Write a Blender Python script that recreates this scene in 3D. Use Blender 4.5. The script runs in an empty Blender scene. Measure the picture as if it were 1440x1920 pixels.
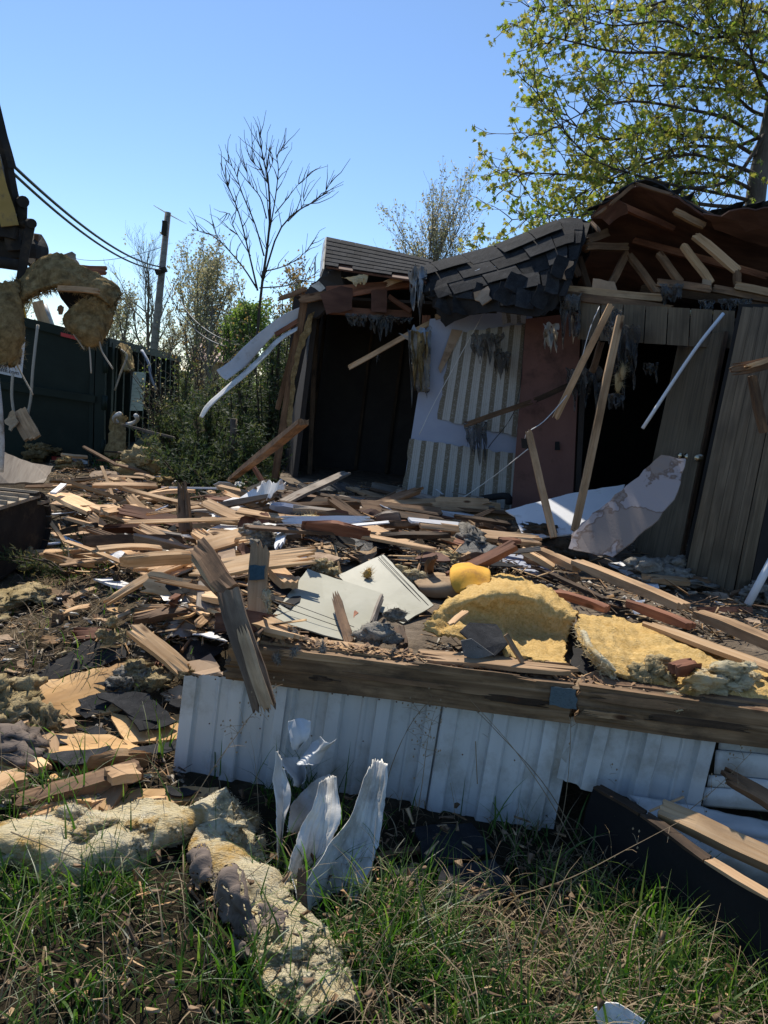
import bpy, bmesh, math, random
import numpy as np
from mathutils import Vector, Matrix, noise
from mathutils.geometry import delaunay_2d_cdt
R = math.radians
random.seed(11); rng = np.random.default_rng(11)
SC = bpy.context.scene
COL = SC.collection
V = Vector

# ---------------------------------------------------------------- camera
CAM = V((0.0, 0.0, 1.75)); PITCH = R(8.9); ROLL = R(6.0); FPX = 1440.0
cd = bpy.data.cameras.new('camera'); cam = bpy.data.objects.new('camera', cd); COL.objects.link(cam)
cd.sensor_fit = 'VERTICAL'; cd.sensor_height = 36.0; cd.sensor_width = 36.0; cd.lens = 27.0
cd.clip_start = 0.05; cd.clip_end = 3000
CR = (Matrix.Rotation(math.pi/2 - PITCH, 3, 'X') @ Matrix.Rotation(ROLL, 3, 'Z'))
cam.matrix_world = Matrix.Translation(CAM) @ CR.to_4x4()
SC.camera = cam

# ---------------------------------------------------------------- sky and sun
SUN_EL, SUN_AZ = R(51), R(-19)          # azimuth measured from +Y, negative to the left
sunv = V((math.sin(SUN_AZ)*math.cos(SUN_EL), math.cos(SUN_AZ)*math.cos(SUN_EL), math.sin(SUN_EL)))
wd = bpy.data.worlds.new('World'); SC.world = wd; wd.use_nodes = True
nt = wd.node_tree; nt.nodes.clear()
sky = nt.nodes.new('ShaderNodeTexSky'); sky.sky_type = 'NISHITA'; sky.sun_disc = False
sky.sun_elevation = SUN_EL; sky.sun_rotation = SUN_AZ
sky.altitude = 200; sky.air_density = 1.0; sky.dust_density = 0.1; sky.ozone_density = 6.0
bg = nt.nodes.new('ShaderNodeBackground'); bg.inputs[1].default_value = 0.13
wo = nt.nodes.new('ShaderNodeOutputWorld')
nt.links.new(sky.outputs[0], bg.inputs[0]); nt.links.new(bg.outputs[0], wo.inputs[0])
sl = bpy.data.lights.new('sun', 'SUN'); sl.energy = 5.0; sl.angle = R(0.53); sl.color = (1.0, 0.93, 0.82)
so = bpy.data.objects.new('sun', sl); COL.objects.link(so); so.rotation_mode = 'QUATERNION'
so.rotation_quaternion = sunv.to_track_quat('Z', 'Y'); so.location = (-6, 10, 14)
SC.view_settings.view_transform = 'Standard'; SC.view_settings.look = 'None'
SC.view_settings.exposure = 0.25; SC.view_settings.gamma = 1.0; SC.view_settings.use_curve_mapping = False
SC.cycles.max_bounces = 6; SC.cycles.diffuse_bounces = 3; SC.cycles.transparent_max_bounces = 8

# ---------------------------------------------------------------- where a spot of the photograph lies in the place
def ray(px, py): return CR @ V(((px-720)/FPX, -(py-960)/FPX, -1.0))
def W(px, py, Y):
    d = ray(px, py); return CAM + d*(Y/d.y)
def Z(px, py, z):
    d = ray(px, py); return CAM + d*((z-CAM.z)/d.z)
def onplane(px, py, p0, n):
    d = ray(px, py); return CAM + d*((p0-CAM).dot(n)/d.dot(n))
def lerp(a, b, t): return a+(b-a)*t
def smooth(a, b, x):
    t = min(1, max(0, (x-a)/(b-a))); return t*t*(3-2*t)

FLOOR = 0.60
SK0 = Z(350, 1442, 0.0); SK1 = Z(1090, 1560, 0.0)
SKD = (SK1-SK0).normalized(); SKN = V((SKD.y, -SKD.x, 0)).normalized()    # normal toward the camera
def front_y(x): return SK0.y + (x-SK0.x)*SKD.y/SKD.x
def left_x(y): return -0.62-(y-3.1)*0.10
def inplat(x, y): return x > left_x(y) and y > front_y(x)+0.02 and y < 12
def nz(x, y, z=0.0): return noise.noise(V((x, y, z)))
def ground(x, y):
    z = 0.035*nz(x*1.7, y*1.7)+0.02*nz(x*5, y*5, 3)
    d = left_x(y)-x
    if y > 3.3:
        f = smooth(3.3, 4.6, y)*(1-smooth(11, 14, y))
        if d > 0: z += f*(0.42*math.exp(-(d/0.9)**2)+0.16*smooth(0, .6, d)*(1-smooth(3.0, 5.0, d))*(0.7+0.6*nz(x*1.3, y*1.3, 9)))
        else: z += f*0.30
    if y > 30: z += 0
    r = math.hypot(x, y)
    return z*(1-smooth(18, 40, r))
def H(x, y): return FLOOR+0.02 if inplat(x, y) else ground(x, y)
def S(px, py, dz=0.0):
    d = ray(px, py); t = 1.2/d.y; st = 0.02/d.y
    for i in range(1500):
        p = CAM+d*t
        if p.z <= H(p.x, p.y)+dz: return p
        t += st*(1+i*0.004)
    return CAM+d*t

# ---------------------------------------------------------------- objects
def tag(o, label=None, cat=None, group=None, kind=None):
    if label: o['label'] = label
    if cat: o['category'] = cat
    if group: o['group'] = group
    if kind: o['kind'] = kind
    return o
def link(name, me, M=None, parent=None):
    o = bpy.data.objects.new(name, me); COL.objects.link(o)
    if parent is not None:
        bpy_par(o, parent)
    if M is not None: o.matrix_basis = M
    return o
PM = {}
def wm(o): return PM.get(o.name, Matrix.Identity(4))
def bpy_par(o, parent):
    o.parent = parent; o.matrix_parent_inverse = wm(parent).inverted()
def place(name, me, M, parent=None):
    o = link(name, me, M, parent); PM[o.name] = M.copy(); return o
def empty(name, loc, label, cat, group=None):
    o = bpy.data.objects.new(name, None); COL.objects.link(o); o.location = loc
    PM[o.name] = Matrix.Translation(V(loc)); return tag(o, label, cat, group)
def frame(origin, x, z):
    x = x.normalized(); y = z.cross(x)
    if y.length < 1e-5: y = V((0, 1, 0)).cross(x)
    y.normalize(); z = x.cross(y)
    M = Matrix((x, y, z)).transposed().to_4x4(); M.translation = origin; return M
def mk(name, vs, fs, mat, parent=None, M=None, smoothed=False, world=True):
    """vs in world coordinates unless world=False (then local to M)"""
    if M is None:
        n = max(1, len(vs)); c = V((sum(v[0] for v in vs)/n, sum(v[1] for v in vs)/n, min(v[2] for v in vs)))
        M = Matrix.Translation(c)
    if world:
        Mi = M.inverted(); vs = [Mi @ V(v) for v in vs]
    me = bpy.data.meshes.new(name); me.from_pydata([tuple(v) for v in vs], [], fs)
    mats = mat if isinstance(mat, (list, tuple)) else [mat]
    for m in mats: me.materials.append(m)
    if smoothed: me.polygons.foreach_set('use_smooth', [True]*len(me.polygons))
    me.update()
    return place(name, me, M, parent)
def mknp(name, vs, fs, mat, attr=None, parent=None, smoothed=False):
    """big meshes from numpy arrays, fs (n,3) or (n,4)"""
    c = np.array([vs[:, 0].mean(), vs[:, 1].mean(), vs[:, 2].min()])
    me = bpy.data.meshes.new(name); k = fs.shape[1]
    me.vertices.add(len(vs)); me.vertices.foreach_set('co', (vs-c).astype(np.float32).ravel())
    me.loops.add(fs.size); me.loops.foreach_set('vertex_index', fs.astype(np.int32).ravel())
    me.polygons.add(len(fs)); me.polygons.foreach_set('loop_start', np.arange(0, fs.size, k, dtype=np.int32))
    try: me.polygons.foreach_set('loop_total', np.full(len(fs), k, dtype=np.int32))
    except Exception: pass
    me.materials.append(mat)
    if attr is not None:
        a = me.attributes.new('rnd', 'FLOAT', 'POINT'); a.data.foreach_set('value', attr.astype(np.float32))
    if smoothed: me.polygons.foreach_set('use_smooth', [True]*len(fs))
    me.update(); me.validate()
    return place(name, me, Matrix.Translation(V(c)), parent)

def board(name, a, b, w, t, mat, up=(0, 0, 1), parent=None, splint=0.0, s0=None, s1=None, bow=0.0, split=0.0):
    """a plank or stud from a to b; w across, t through; ends broken by splint metres"""
    a = V(a); b = V(b); up = V(up); ax = (b-a); L = ax.length; ax.normalize()
    if abs(ax.dot(up)) > 0.97: up = V((0.3, -1, 0.1))
    M = frame((a+b)/2, ax, up)
    s0 = splint if s0 is None else s0; s1 = splint if s1 is None else s1
    ny = (11 if max(s0, s1) > .05 else 7) if (s0 > 0 or s1 > 0) else 2; nx = 5
    b0, b1 = random.gauss(0, .5), random.gauss(0, .5); rf = lambda j, b: min(1, max(0, (random.random()**2.2)*.75+.25*abs((j/(ny-1)-.5)*2*b)+random.choice((0, 0, .25))))
    e0 = [-L/2+rf(j, b0)*s0 for j in range(ny)]; e1 = [L/2-rf(j, b1)*s1 for j in range(ny)]
    ph = random.random()*9; vs = []; fs = []
    for side in (1, -1):
        for i in range(nx):
            u = i/(nx-1)
            for j in range(ny):
                v = j/(ny-1)
                x = e0[j]*(1-u)+e1[j]*u if (i in (0, nx-1)) else lerp(-L/2+s0*0.9, L/2-s1*0.9, u)
                tt = t/2*(1.0 if not (i in (0, nx-1) and ny > 2) else random.uniform(0.45, 1.0))
                y = (v-.5)*w+0.004*math.sin(ph+u*7)*(w/0.09)
                z = side*tt+bow*(0.25-(u-.5)**2)*4
                vs.append((x, y, z))
    n = nx*ny
    for i in range(nx-1):
        for j in range(ny-1):
            q = [i*ny+j, (i+1)*ny+j, (i+1)*ny+j+1, i*ny+j+1]
            fs.append(q); fs.append([k+n for k in reversed(q)])
        for j, flip in ((0, 0), (ny-1, 1)):
            q = [i*ny+j, i*ny+j+n, (i+1)*ny+j+n, (i+1)*ny+j]
            fs.append(q if not flip else q[::-1])
    for i, flip in ((0, 1), (nx-1, 0)):
        for j in range(ny-1):
            q = [i*ny+j, i*ny+j+n, i*ny+j+1+n, i*ny+j+1]
            fs.append(q if not flip else q[::-1])
    return mk(name, vs, fs, mat, parent, M, world=False)

def sheet(name, pts, thick, mat, jag=0.0, step=0.06, bump=0.0, parent=None, smoothed=False, bscale=2.0, inner=60, flip=False, M=None, curl=0.0):
    """flat or gently warped sheet with an outline of world points and real thickness"""
    pts = [V(p) for p in pts]; n = V((0, 0, 0))
    for i in range(len(pts)):
        p, q = pts[i], pts[(i+1) % len(pts)]
        n += V(((p.y-q.y)*(p.z+q.z), (p.z-q.z)*(p.x+q.x), (p.x-q.x)*(p.y+q.y)))
    n.normalize()
    if (CAM-pts[0]).dot(n) < 0: n = -n
    c = sum(pts, V())/len(pts)
    if M is None: M = frame(c, (pts[1]-pts[0])-(pts[1]-pts[0]).dot(n)*n, n)
    Mi = M.inverted(); P = [Mi @ p for p in pts]
    out = []; zz = []
    for i in range(len(P)):
        p, q = P[i], P[(i+1) % len(P)]; L = (q-p).length; k = max(1, int(L/step)); nn = V((-(q-p).y, (q-p).x, 0)).normalized()
        for s in range(k):
            f = s/k; o = p.lerp(q, f)
            if s: o = o+nn*random.uniform(-jag, jag)
            out.append(o)
    poly = [V((p.x, p.y)) for p in out]; xs = [p.x for p in poly]; ys = [p.y for p in poly]
    ins = []
    if bump > 0 or curl:
        for _ in range(inner): ins.append(V((random.uniform(min(xs), max(xs)), random.uniform(min(ys), max(ys)))))
    m = len(poly)
    vo, ed, fo, *_r = delaunay_2d_cdt(poly+ins, [(i, (i+1) % m) for i in range(m)], [], 1, 1e-6)
    sd = random.random()*50; A = []
    # plane of outline height kept by inverse distance on the corners
    def hgt(x, y):
        s = 0; ws = 0
        for p in P:
            wgt = 1/((p.x-x)**2+(p.y-y)**2+1e-5); s += wgt*p.z; ws += wgt
        z = s/ws+bump*(nz(x*bscale+sd, y*bscale, sd)+0.5*nz(x*bscale*2.7, y*bscale*2.7+sd, sd))
        if curl: z += curl*((x/max(1e-3, max(xs)-min(xs)))**2)*4
        return z
    for p in vo: A.append((p.x, p.y, hgt(p.x, p.y)))
    k = len(A); vs = A+[(x, y, z-thick) for x, y, z in A]
    fs = [list(f) for f in fo]; from collections import Counter
    ec = Counter()
    for f in fs:
        for i in range(len(f)): ec[(f[i], f[(i+1) % len(f)])] += 1
    side = [e for e in ec if (e[1], e[0]) not in ec]
    fs2 = fs+[[i+k for i in reversed(f)] for f in fs]+[[b, a, a+k, b+k] for a, b in side]
    return mk(name, vs, fs2, mat, parent, M, smoothed, world=False)

def crom(p0, p1, p2, p3, t):
    return 0.5*((2*p1)+(-p0+p2)*t+(2*p0-5*p1+4*p2-p3)*t*t+(-p0+3*p1-3*p2+p3)*t**3)
def curve_at(P, t):
    n = len(P)-1; x = min(max(t, 0), 1)*n; i = min(int(x), n-1); f = x-i
    a = P[i-1] if i > 0 else 2*P[0]-P[1]; d = P[i+2] if i+2 <= n else 2*P[n]-P[n-1]
    return crom(a, P[i], P[i+1], d, f)
class Surf:
    """smooth surface through a grid of world points"""
    def __init__(s, rows): s.r = [[V(p) for p in r] for r in rows]
    def at(s, u, v): return curve_at([curve_at(r, u) for r in s.r], v)
    def nrm(s, u, v):
        e = 0.01; a = s.at(min(1, u+e), v)-s.at(max(0, u-e), v); b = s.at(u, min(1, v+e))-s.at(u, max(0, v-e)); n = a.cross(b)
        return n.normalized() if n.length > 1e-9 else V((0, 0, 1))
def pix(rows): return [[W(*p) for p in r] for r in rows]
def patch(name, rows, mat, nu=24, nv=16, thick=0.004, bump=0.0, bscale=3.0, ragged=0.0, parent=None, smoothed=True, fine=0.0, inward=1, eat=0.0, fibers=0, flen=0.03, ridge=0.0, rscale=10.0, pleat=0.0, rst=(1, 1, 1), fw=.0016):
    sf = rows if isinstance(rows, Surf) else Surf(rows)
    g = []; sd = random.random()*60
    for j in range(nv+1):
        for i in range(nu+1):
            u, v = i/nu, j/nv; uu, vv = u, v
            if ragged and (i in (0, nu)): uu += random.uniform(-1, .2)*ragged*(-1 if i == 0 else 1)
            if ragged and (j in (0, nv)): vv += random.uniform(-1, .2)*ragged*(-1 if j == 0 else 1)
            uu = min(1, max(0, uu)); vv = min(1, max(0, vv))
            p = sf.at(uu, vv); n = sf.nrm(min(.99, max(.01, u)), min(.99, max(.01, v)))
            q = p*bscale+V((sd, 0, 0))
            b = bump*(noise.noise(q)+0.5*noise.noise(q*2.3)) if bump else 0
            if fine: b += fine*(noise.noise(p*bscale*7)+0.6*noise.noise(p*bscale*16))
            if ridge:
                q2 = V((p.x*rst[0], p.y*rst[1], p.z*rst[2]))*rscale+V((0, sd, 0)); b += ridge*(.35-abs(noise.noise(q2))-.5*abs(noise.noise(q2*2.3))-.25*abs(noise.noise(q2*5.1)))
            if pleat: b += pleat*math.sin(u*46+3*noise.noise(p*6))
            g.append((p+n*b, n))
    w = nu+1; N = len(g); vs = [p for p, n in g]+[p-n*thick*inward for p, n in g]; fs = []; keep = {}
    for j in range(nv):
        for i in range(nu):
            if eat and noise.noise(V((i*.37+sd, j*.37, 1)))*0.5+0.5 < eat*(1 if 2 < i < nu-3 and 2 < j < nv-3 else 1.6): continue
            keep[(i, j)] = 1
    for (i, j) in keep:
        q = [j*w+i, j*w+i+1, (j+1)*w+i+1, (j+1)*w+i]
        fs.append(q); fs.append([k+N for k in reversed(q)])
        for (di, dj, e) in ((0, -1, (q[1], q[0])), (1, 0, (q[2], q[1])), (0, 1, (q[3], q[2])), (-1, 0, (q[0], q[3]))):
            if (i+di, j+dj) not in keep: a, b = e; fs.append([a, b, b+N, a+N])
    sm = smoothed
    for _ in range(fibers):
        k = random.randrange(N); p, n = g[k]; p = p+V((random.uniform(-1, 1), random.uniform(-1, 1), random.uniform(-1, 1)))*0.02
        d = (n*random.uniform(-.4, 1)+V((random.uniform(-1, 1), random.uniform(-1, 1), random.uniform(-1, .6)))).normalized()*flen*random.uniform(.4, 1.3)
        s = d.orthogonal().normalized()*fw; k = len(vs); vs += [p-s, p+s, p+d]; fs.append([k, k+1, k+2])
    return mk(name, vs, fs, mat, parent, None, sm)

def tube_into(vs, fs, pts, rad, sides=6, cap=True):
    n0 = len(vs); n = len(pts)
    for i, p in enumerate(pts):
        t = (pts[min(i+1, n-1)]-pts[max(i-1, 0)]); 
        if t.length < 1e-9: t = V((0, 0, 1))
        t.normalize(); a = t.cross(V((0.13, 0.31, 0.94))) if abs(t.z) < .9 else t.cross(V((1, .1, 0))); a.normalize(); b = t.cross(a)
        r = rad[i] if isinstance(rad, (list, tuple)) else rad
        for k in range(sides):
            th = 2*math.pi*k/sides; vs.append(p+a*(r*math.cos(th))+b*(r*math.sin(th)))
    for i in range(n-1):
        for k in range(sides):
            k2 = (k+1) % sides
            fs.append([n0+i*sides+k, n0+i*sides+k2, n0+(i+1)*sides+k2, n0+(i+1)*sides+k])
    if cap:
        fs.append([n0+k for k in reversed(range(sides))]); fs.append([n0+(n-1)*sides+k for k in range(sides)])
def tube(name, pts, rad, mat, sides=6, parent=None, sub=0, smoothed=True):
    pts = [V(p) for p in pts]
    if sub:
        if isinstance(rad, (list, tuple)): rad = [float(np.interp(i/sub, np.linspace(0, 1, len(rad)), rad)) for i in range(sub+1)]
        pts = [curve_at(pts, i/sub) for i in range(sub+1)]
    vs = []; fs = []; tube_into(vs, fs, pts, rad, sides); return mk(name, vs, fs, mat, parent, None, smoothed)
def sag(a, b, k, n=24):
    return [a.lerp(b, i/n)-V((0, 0, 1))*k*4*(i/n)*(1-i/n) for i in range(n+1)]
def boxm(vs, fs, a, b, w, t, up=V((0, 0, 1))):
    a = V(a); b = V(b); ax = b-a; L = ax.length; M = frame(a, ax, up if abs(ax.normalized().dot(up)) < .98 else V((0, 1, 0)))
    k = len(vs)
    for x in (0, L):
        for y in (-w/2, w/2):
            for z in (-t/2, t/2): vs.append(M @ V((x, y, z)))
    for f in ((0, 1, 3, 2), (4, 6, 7, 5), (0, 4, 5, 1), (2, 3, 7, 6), (0, 2, 6, 4), (1, 5, 7, 3)): fs.append([k+i for i in f])

def fluff(name, c, size, mat, parent=None, rot=0.0, seed=0, fibers=900, flen=0.035, rough=0.35, sub=4):
    """clump of torn fibre insulation: many overlapping tufts"""
    rd = random.Random(seed+1); c = V(c); Mr = Matrix.Rotation(rot, 3, 'Z'); vs = []; fs = []; n = 14 if sub >= 4 else 5
    bm = bmesh.new(); bmesh.ops.create_icosphere(bm, subdivisions=3 if sub >= 4 else 2, radius=1.0)
    base = [v.co.copy() for v in bm.verts]; tri = [[v.index for v in f.verts] for f in bm.faces]; bm.free()
    for b in range(n):
        q = V((rd.gauss(0, .42), rd.gauss(0, .42), rd.gauss(0, .38))) if b else V((0, 0, -.15)); r = rd.uniform(.26, .5) if b else .62; o = V((seed*7.3+b, b*3.1, seed)); k = len(vs); st = V((rd.uniform(.7, 1.5), rd.uniform(.7, 1.5), rd.uniform(.6, 1.2)))
        for p in base:
            d = r*(1+1.5*rough*(.8*noise.noise(p*1.6+o)+.5-.9*abs(noise.noise(p*3+o))-.7*abs(noise.noise(p*6.5+o))-.5*abs(noise.noise(p*12+o))))
            vs.append(c+Mr @ V(((q.x+p.x*d*st.x)*size[0], (q.y+p.y*d*st.y)*size[1], (q.z+p.z*d*st.z)*size[2])))
        fs += [[x+k for x in t] for t in tri]
    nv = len(vs); hw = max(.0011, (c-CAM).length*.0003)
    for _ in range(fibers):
        p = vs[rd.randrange(nv)]; d = ((p-c).normalized()*rd.uniform(0, 1)+V((rd.uniform(-1, 1), rd.uniform(-1, 1), rd.uniform(-1, 1)))).normalized()*max(flen, .02)*rd.uniform(.4, 1.5)
        t = d.orthogonal().normalized()*hw; k = len(vs); vs += [p-t, p+t, p+d]; fs.append([k, k+1, k+2])
    return mk(name, vs, fs, mat, parent, None, True)
def drape(name, P4, Y, mat, parent=None, seed=0):
    """torn film hanging in folds inside the outline P4 (pixels) at depth Y"""
    rd = random.Random(seed); xs = [p[0] for p in P4]; ys = [p[1] for p in P4]; x0, x1, y0, y1 = min(xs), max(xs), min(ys), max(ys); nu = max(9, int((x1-x0)/3)); nv = max(9, int((y1-y0)/5)); g = []; keep = set()
    L = [min(1, max(.12, .62+.6*noise.noise(V((i*.35+seed, seed, 1)))+rd.uniform(-.14, .14))) for i in range(nu+1)]; tp = [.10*noise.noise(V((i*.4, seed, 5))) for i in range(nu+1)]
    for j in range(nv+1):
        for i in range(nu+1):
            u, v = i/nu, j/nv; cx = (x0+x1)/2; x = cx+(x0+(x1-x0)*u-cx)*(1-.25*v+.25*noise.noise(V((u*2, v*3, seed))))
            g.append(W(x+rd.uniform(-.5, .5), y0+(y1-y0)*(v*L[i]+tp[i]*(1-v)), Y+.05*math.sin(u*nu*.9+3*noise.noise(V((u*3, v*2, seed))))*(.4+v)+.10*noise.noise(V((u*2.5, v*2.5, seed+9)))))
    w = nu+1; m = len(g); vs = g+[p+V((0, .002, 0)) for p in g]; fs = []
    for j in range(nv):
        for i in range(nu):
            if noise.noise(V((i*.5+seed*3, j*.4, 3))) > .42: continue
            q = [j*w+i, j*w+i+1, (j+1)*w+i+1, (j+1)*w+i]; fs.append(q); fs.append([k+m for k in reversed(q)])
    return mk(name, vs, fs, mat, parent, None, True)

# ---------------------------------------------------------------- materials
def newmat(name):
    m = bpy.data.materials.new(name); m.use_nodes = True; t = m.node_tree; t.nodes.clear()
    out = t.nodes.new('ShaderNodeOutputMaterial'); b = t.nodes.new('ShaderNodeBsdfPrincipled'); t.links.new(b.outputs[0], out.inputs[0])
    return m, t, b, out
def N(t, typ, **kw):
    n = t.nodes.new(typ)
    for k, v in kw.items(): setattr(n, k, v)
    return n
def ramp(t, fac, cols, pos=None, interp='LINEAR'):
    r = N(t, 'ShaderNodeValToRGB'); e = r.color_ramp; e.interpolation = interp
    n = len(cols); pos = pos or [i/(n-1) for i in range(n)]
    while len(e.elements) < n: e.elements.new(0.5)
    for i in range(n): e.elements[i].position = pos[i]; e.elements[i].color = (*cols[i], 1)
    t.links.new(fac, r.inputs[0]); return r.outputs[0]
def coords(t, scale=(1, 1, 1), kind='Object', off=True):
    tc = N(t, 'ShaderNodeTexCoord'); mp = N(t, 'ShaderNodeMapping'); mp.inputs['Scale'].default_value = scale
    t.links.new(tc.outputs[kind], mp.inputs[0])
    if off:
        oi = N(t, 'ShaderNodeObjectInfo'); ml = N(t, 'ShaderNodeMath', operation='MULTIPLY'); ml.inputs[1].default_value = 37
        t.links.new(oi.outputs['Random'], ml.inputs[0]); t.links.new(ml.outputs[0], mp.inputs['Location'])
    return mp.outputs[0]
def ntex(t, vec, scale, detail=4, rough=.6, dist=0):
    n = N(t, 'ShaderNodeTexNoise'); n.inputs['Scale'].default_value = scale; n.inputs['Detail'].default_value = detail
    n.inputs['Roughness'].default_value = rough; n.inputs['Distortion'].default_value = dist; t.links.new(vec, n.inputs['Vector']); return n.outputs['Fac']
def mix(t, f, a, b, mode='MIX'):
    m = N(t, 'ShaderNodeMix', data_type='RGBA', blend_type=mode)
    for s, x in ((0, f), (6, a), (7, b)):
        if hasattr(x, 'is_linked') or hasattr(x, 'node'): t.links.new(x, m.inputs[s])
        elif s == 0: m.inputs[0].default_value = x
        else: m.inputs[s].default_value = (*x, 1)
    return m.outputs[2]
def vary(t, col, amt=0.35, hue=0.012):
    oi = N(t, 'ShaderNodeObjectInfo'); mr = N(t, 'ShaderNodeMapRange'); mr.inputs['To Min'].default_value = 1-amt; mr.inputs['To Max'].default_value = 1+amt*.5
    t.links.new(oi.outputs['Random'], mr.inputs[0]); h = N(t, 'ShaderNodeHueSaturation'); t.links.new(mr.outputs[0], h.inputs['Value'])
    t.links.new(col, h.inputs['Color']); return h.outputs[0]
def bump(t, b, h, s=0.3, d=0.01):
    n = N(t, 'ShaderNodeBump'); n.inputs['Strength'].default_value = s; n.inputs['Distance'].default_value = d
    t.links.new(h, n.inputs['Height']); t.links.new(n.outputs[0], b.inputs['Normal'])
def M_noise(name, cols, scale=6, stretch=(1, 1, 1), rough=.85, bs=.4, bd=.01, bsc=None, detail=6, dirt=None, dirtscale=1.5, dirtlo=.52, dirthi=.68, var=.25, spec=.3, metal=0, transl=0, tcol=None, speck=None, pos=None):
    m, t, b, out = newmat(name); c = coords(t, stretch); f = ntex(t, c, scale, detail, .65, .2); col = ramp(t, f, cols, pos or [0.25+0.5*i/(len(cols)-1) for i in range(len(cols))])
    if speck:
        f3 = ntex(t, c, speck[1], 2, .5); col = mix(t, ramp(t, f3, [(0, 0, 0), (1, 1, 1)], [speck[2], speck[2]+.06]), col, speck[0])
    if dirt:
        c2 = coords(t); f2 = ntex(t, c2, dirtscale, 7, .7); col = mix(t, ramp(t, f2, [(0, 0, 0), (1, 1, 1)], [dirtlo, dirthi]), col, dirt)
    if var: col = vary(t, col, var)
    t.links.new(col, b.inputs['Base Color']); b.inputs['Roughness'].default_value = rough; b.inputs['Specular IOR Level'].default_value = spec; b.inputs['Metallic'].default_value = metal
    if bs: bump(t, b, ntex(t, c, bsc or scale*3, 6, .65), bs, bd)
    if transl:
        tr = N(t, 'ShaderNodeBsdfTranslucent'); mx = N(t, 'ShaderNodeMixShader'); mx.inputs[0].default_value = transl
        if tcol: tr.inputs[0].default_value = (*tcol, 1)
        else: t.links.new(col, tr.inputs[0])
        t.links.new(b.outputs[0], mx.inputs[1]); t.links.new(tr.outputs[0], mx.inputs[2]); t.links.new(mx.outputs[0], out.inputs[0])
    return m
def M_wood(name, cols, dirt=None, dlo=.5, dhi=.75, var=.4, knots=True, grain=1.0, rough=.8):
    m, t, b, out = newmat(name); c = coords(t, (1.1, 26*grain, 26*grain)); f = ntex(t, c, 1.6, 7, .62, .6); col = ramp(t, f, cols, [.28+.44*i/(len(cols)-1) for i in range(len(cols))])
    c3 = coords(t, (2.2, 5, 5)); f3 = ntex(t, c3, 1.3, 3, .5)
    col = mix(t, ramp(t, f3, [(0, 0, 0), (1, 1, 1)], [.45, .8]), col, tuple(x*.62 for x in cols[0]))
    if knots:
        vo = N(t, 'ShaderNodeTexVoronoi'); vo.inputs['Scale'].default_value = 1.0; c4 = coords(t, (3.2, 8, 8)); t.links.new(c4, vo.inputs['Vector'])
        col = mix(t, ramp(t, vo.outputs['Distance'], [(1, 1, 1), (0, 0, 0)], [.07, .14]), col, (.10, .045, .02))
    if dirt:
        c2 = coords(t, (1.2, 3, 3)); f2 = ntex(t, c2, 2.2, 8, .72); col = mix(t, ramp(t, f2, [(0, 0, 0), (1, 1, 1)], [dlo, dhi]), col, dirt)
    col = vary(t, col, var); t.links.new(col, b.inputs['Base Color']); b.inputs['Roughness'].default_value = rough; b.inputs['Specular IOR Level'].default_value = .25
    bump(t, b, f, .35, .006); return m

wood_fresh = M_wood('fresh_pine', [(.50, .28, .125), (.70, .45, .235), (.78, .55, .33)], (.26, .16, .085), .58, .88)
wood_tan = M_wood('tan_lumber', [(.37, .215, .105), (.54, .345, .185), (.62, .42, .25)], (.15, .095, .055), .53, .82)
wood_old = M_wood('aged_lumber', [(.14, .075, .04), (.24, .14, .075), (.32, .20, .11)], (.05, .032, .02), .46, .72)
wood_dark = M_wood('stained_lumber', [(.055, .035, .022), (.10, .062, .036), (.16, .10, .06)], (.02, .014, .01), .46, .7)
wood_red = M_wood('red_brown_lumber', [(.17, .065, .035), (.26, .11, .06), (.33, .16, .09)], (.07, .03, .02), .5, .8)
wood_grey = M_wood('weathered_lumber', [(.20, .165, .13), (.30, .25, .20), (.38, .33, .27)], (.09, .07, .05), .5, .75)
plywood = M_wood('plywood', [(.52, .29, .11), (.66, .40, .17), (.74, .50, .26)], (.30, .19, .10), .5, .8, grain=.35, var=.2)
plywood_red = M_wood('roof_sheathing', [(.085, .042, .030), (.125, .062, .042), (.17, .085, .057)], (.07, .03, .02), .5, .75, grain=.3, var=.15, knots=False)
panel_wood = M_wood('walnut_panelling', [(.075, .056, .036), (.135, .105, .068), (.19, .15, .10)], None, var=.15, knots=False, grain=1.4, rough=.5)
white_metal = M_noise('white_steel', [(.46, .47, .46), (.60, .61, .60)], 3, (2.5, 2.5, .35), rough=.5, bs=.08, bd=.004, dirt=(.24, .215, .17), dirtscale=3.5, dirtlo=.5, dirthi=.76, var=.05, spec=.4)
scrap_metal = M_noise('scrap_aluminium', [(.52, .50, .45), (.68, .66, .60)], 5, (1, 6, 1), rough=.42, bs=.3, bd=.004, dirt=(.20, .16, .11), dirtscale=4, dirtlo=.5, dirthi=.7, var=.1, spec=.45, metal=.1)
wood_joist = M_wood('joist_lumber', [(.11, .065, .033), (.26, .16, .085), (.40, .27, .155)], (.05, .034, .022), .48, .68, var=.25)
blue_white = M_noise('chalky_siding', [(.50, .52, .54), (.62, .64, .66)], 3, rough=.6, bs=.1, dirt=(.30, .28, .25), dirtscale=3, var=.1)
shingle_m = M_noise('asphalt_shingle', [(.016, .016, .018), (.030, .031, .033), (.050, .050, .052)], 14, rough=.95, bs=.6, bd=.004, bsc=240, speck=((.12, .12, .122), 320, .66), var=.35, spec=.1)
shingle_grey = M_noise('grey_shingle', [(.09, .09, .088), (.13, .13, .125), (.17, .168, .16)], 10, rough=.9, bs=.5, bd=.004, bsc=200, speck=((.26, .255, .25), 260, .64), var=.25)
felt = M_noise('tar_paper_and_shade', [(.010, .010, .011), (.022, .021, .021)], 5, rough=.9, bs=.4, var=.15)
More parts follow.
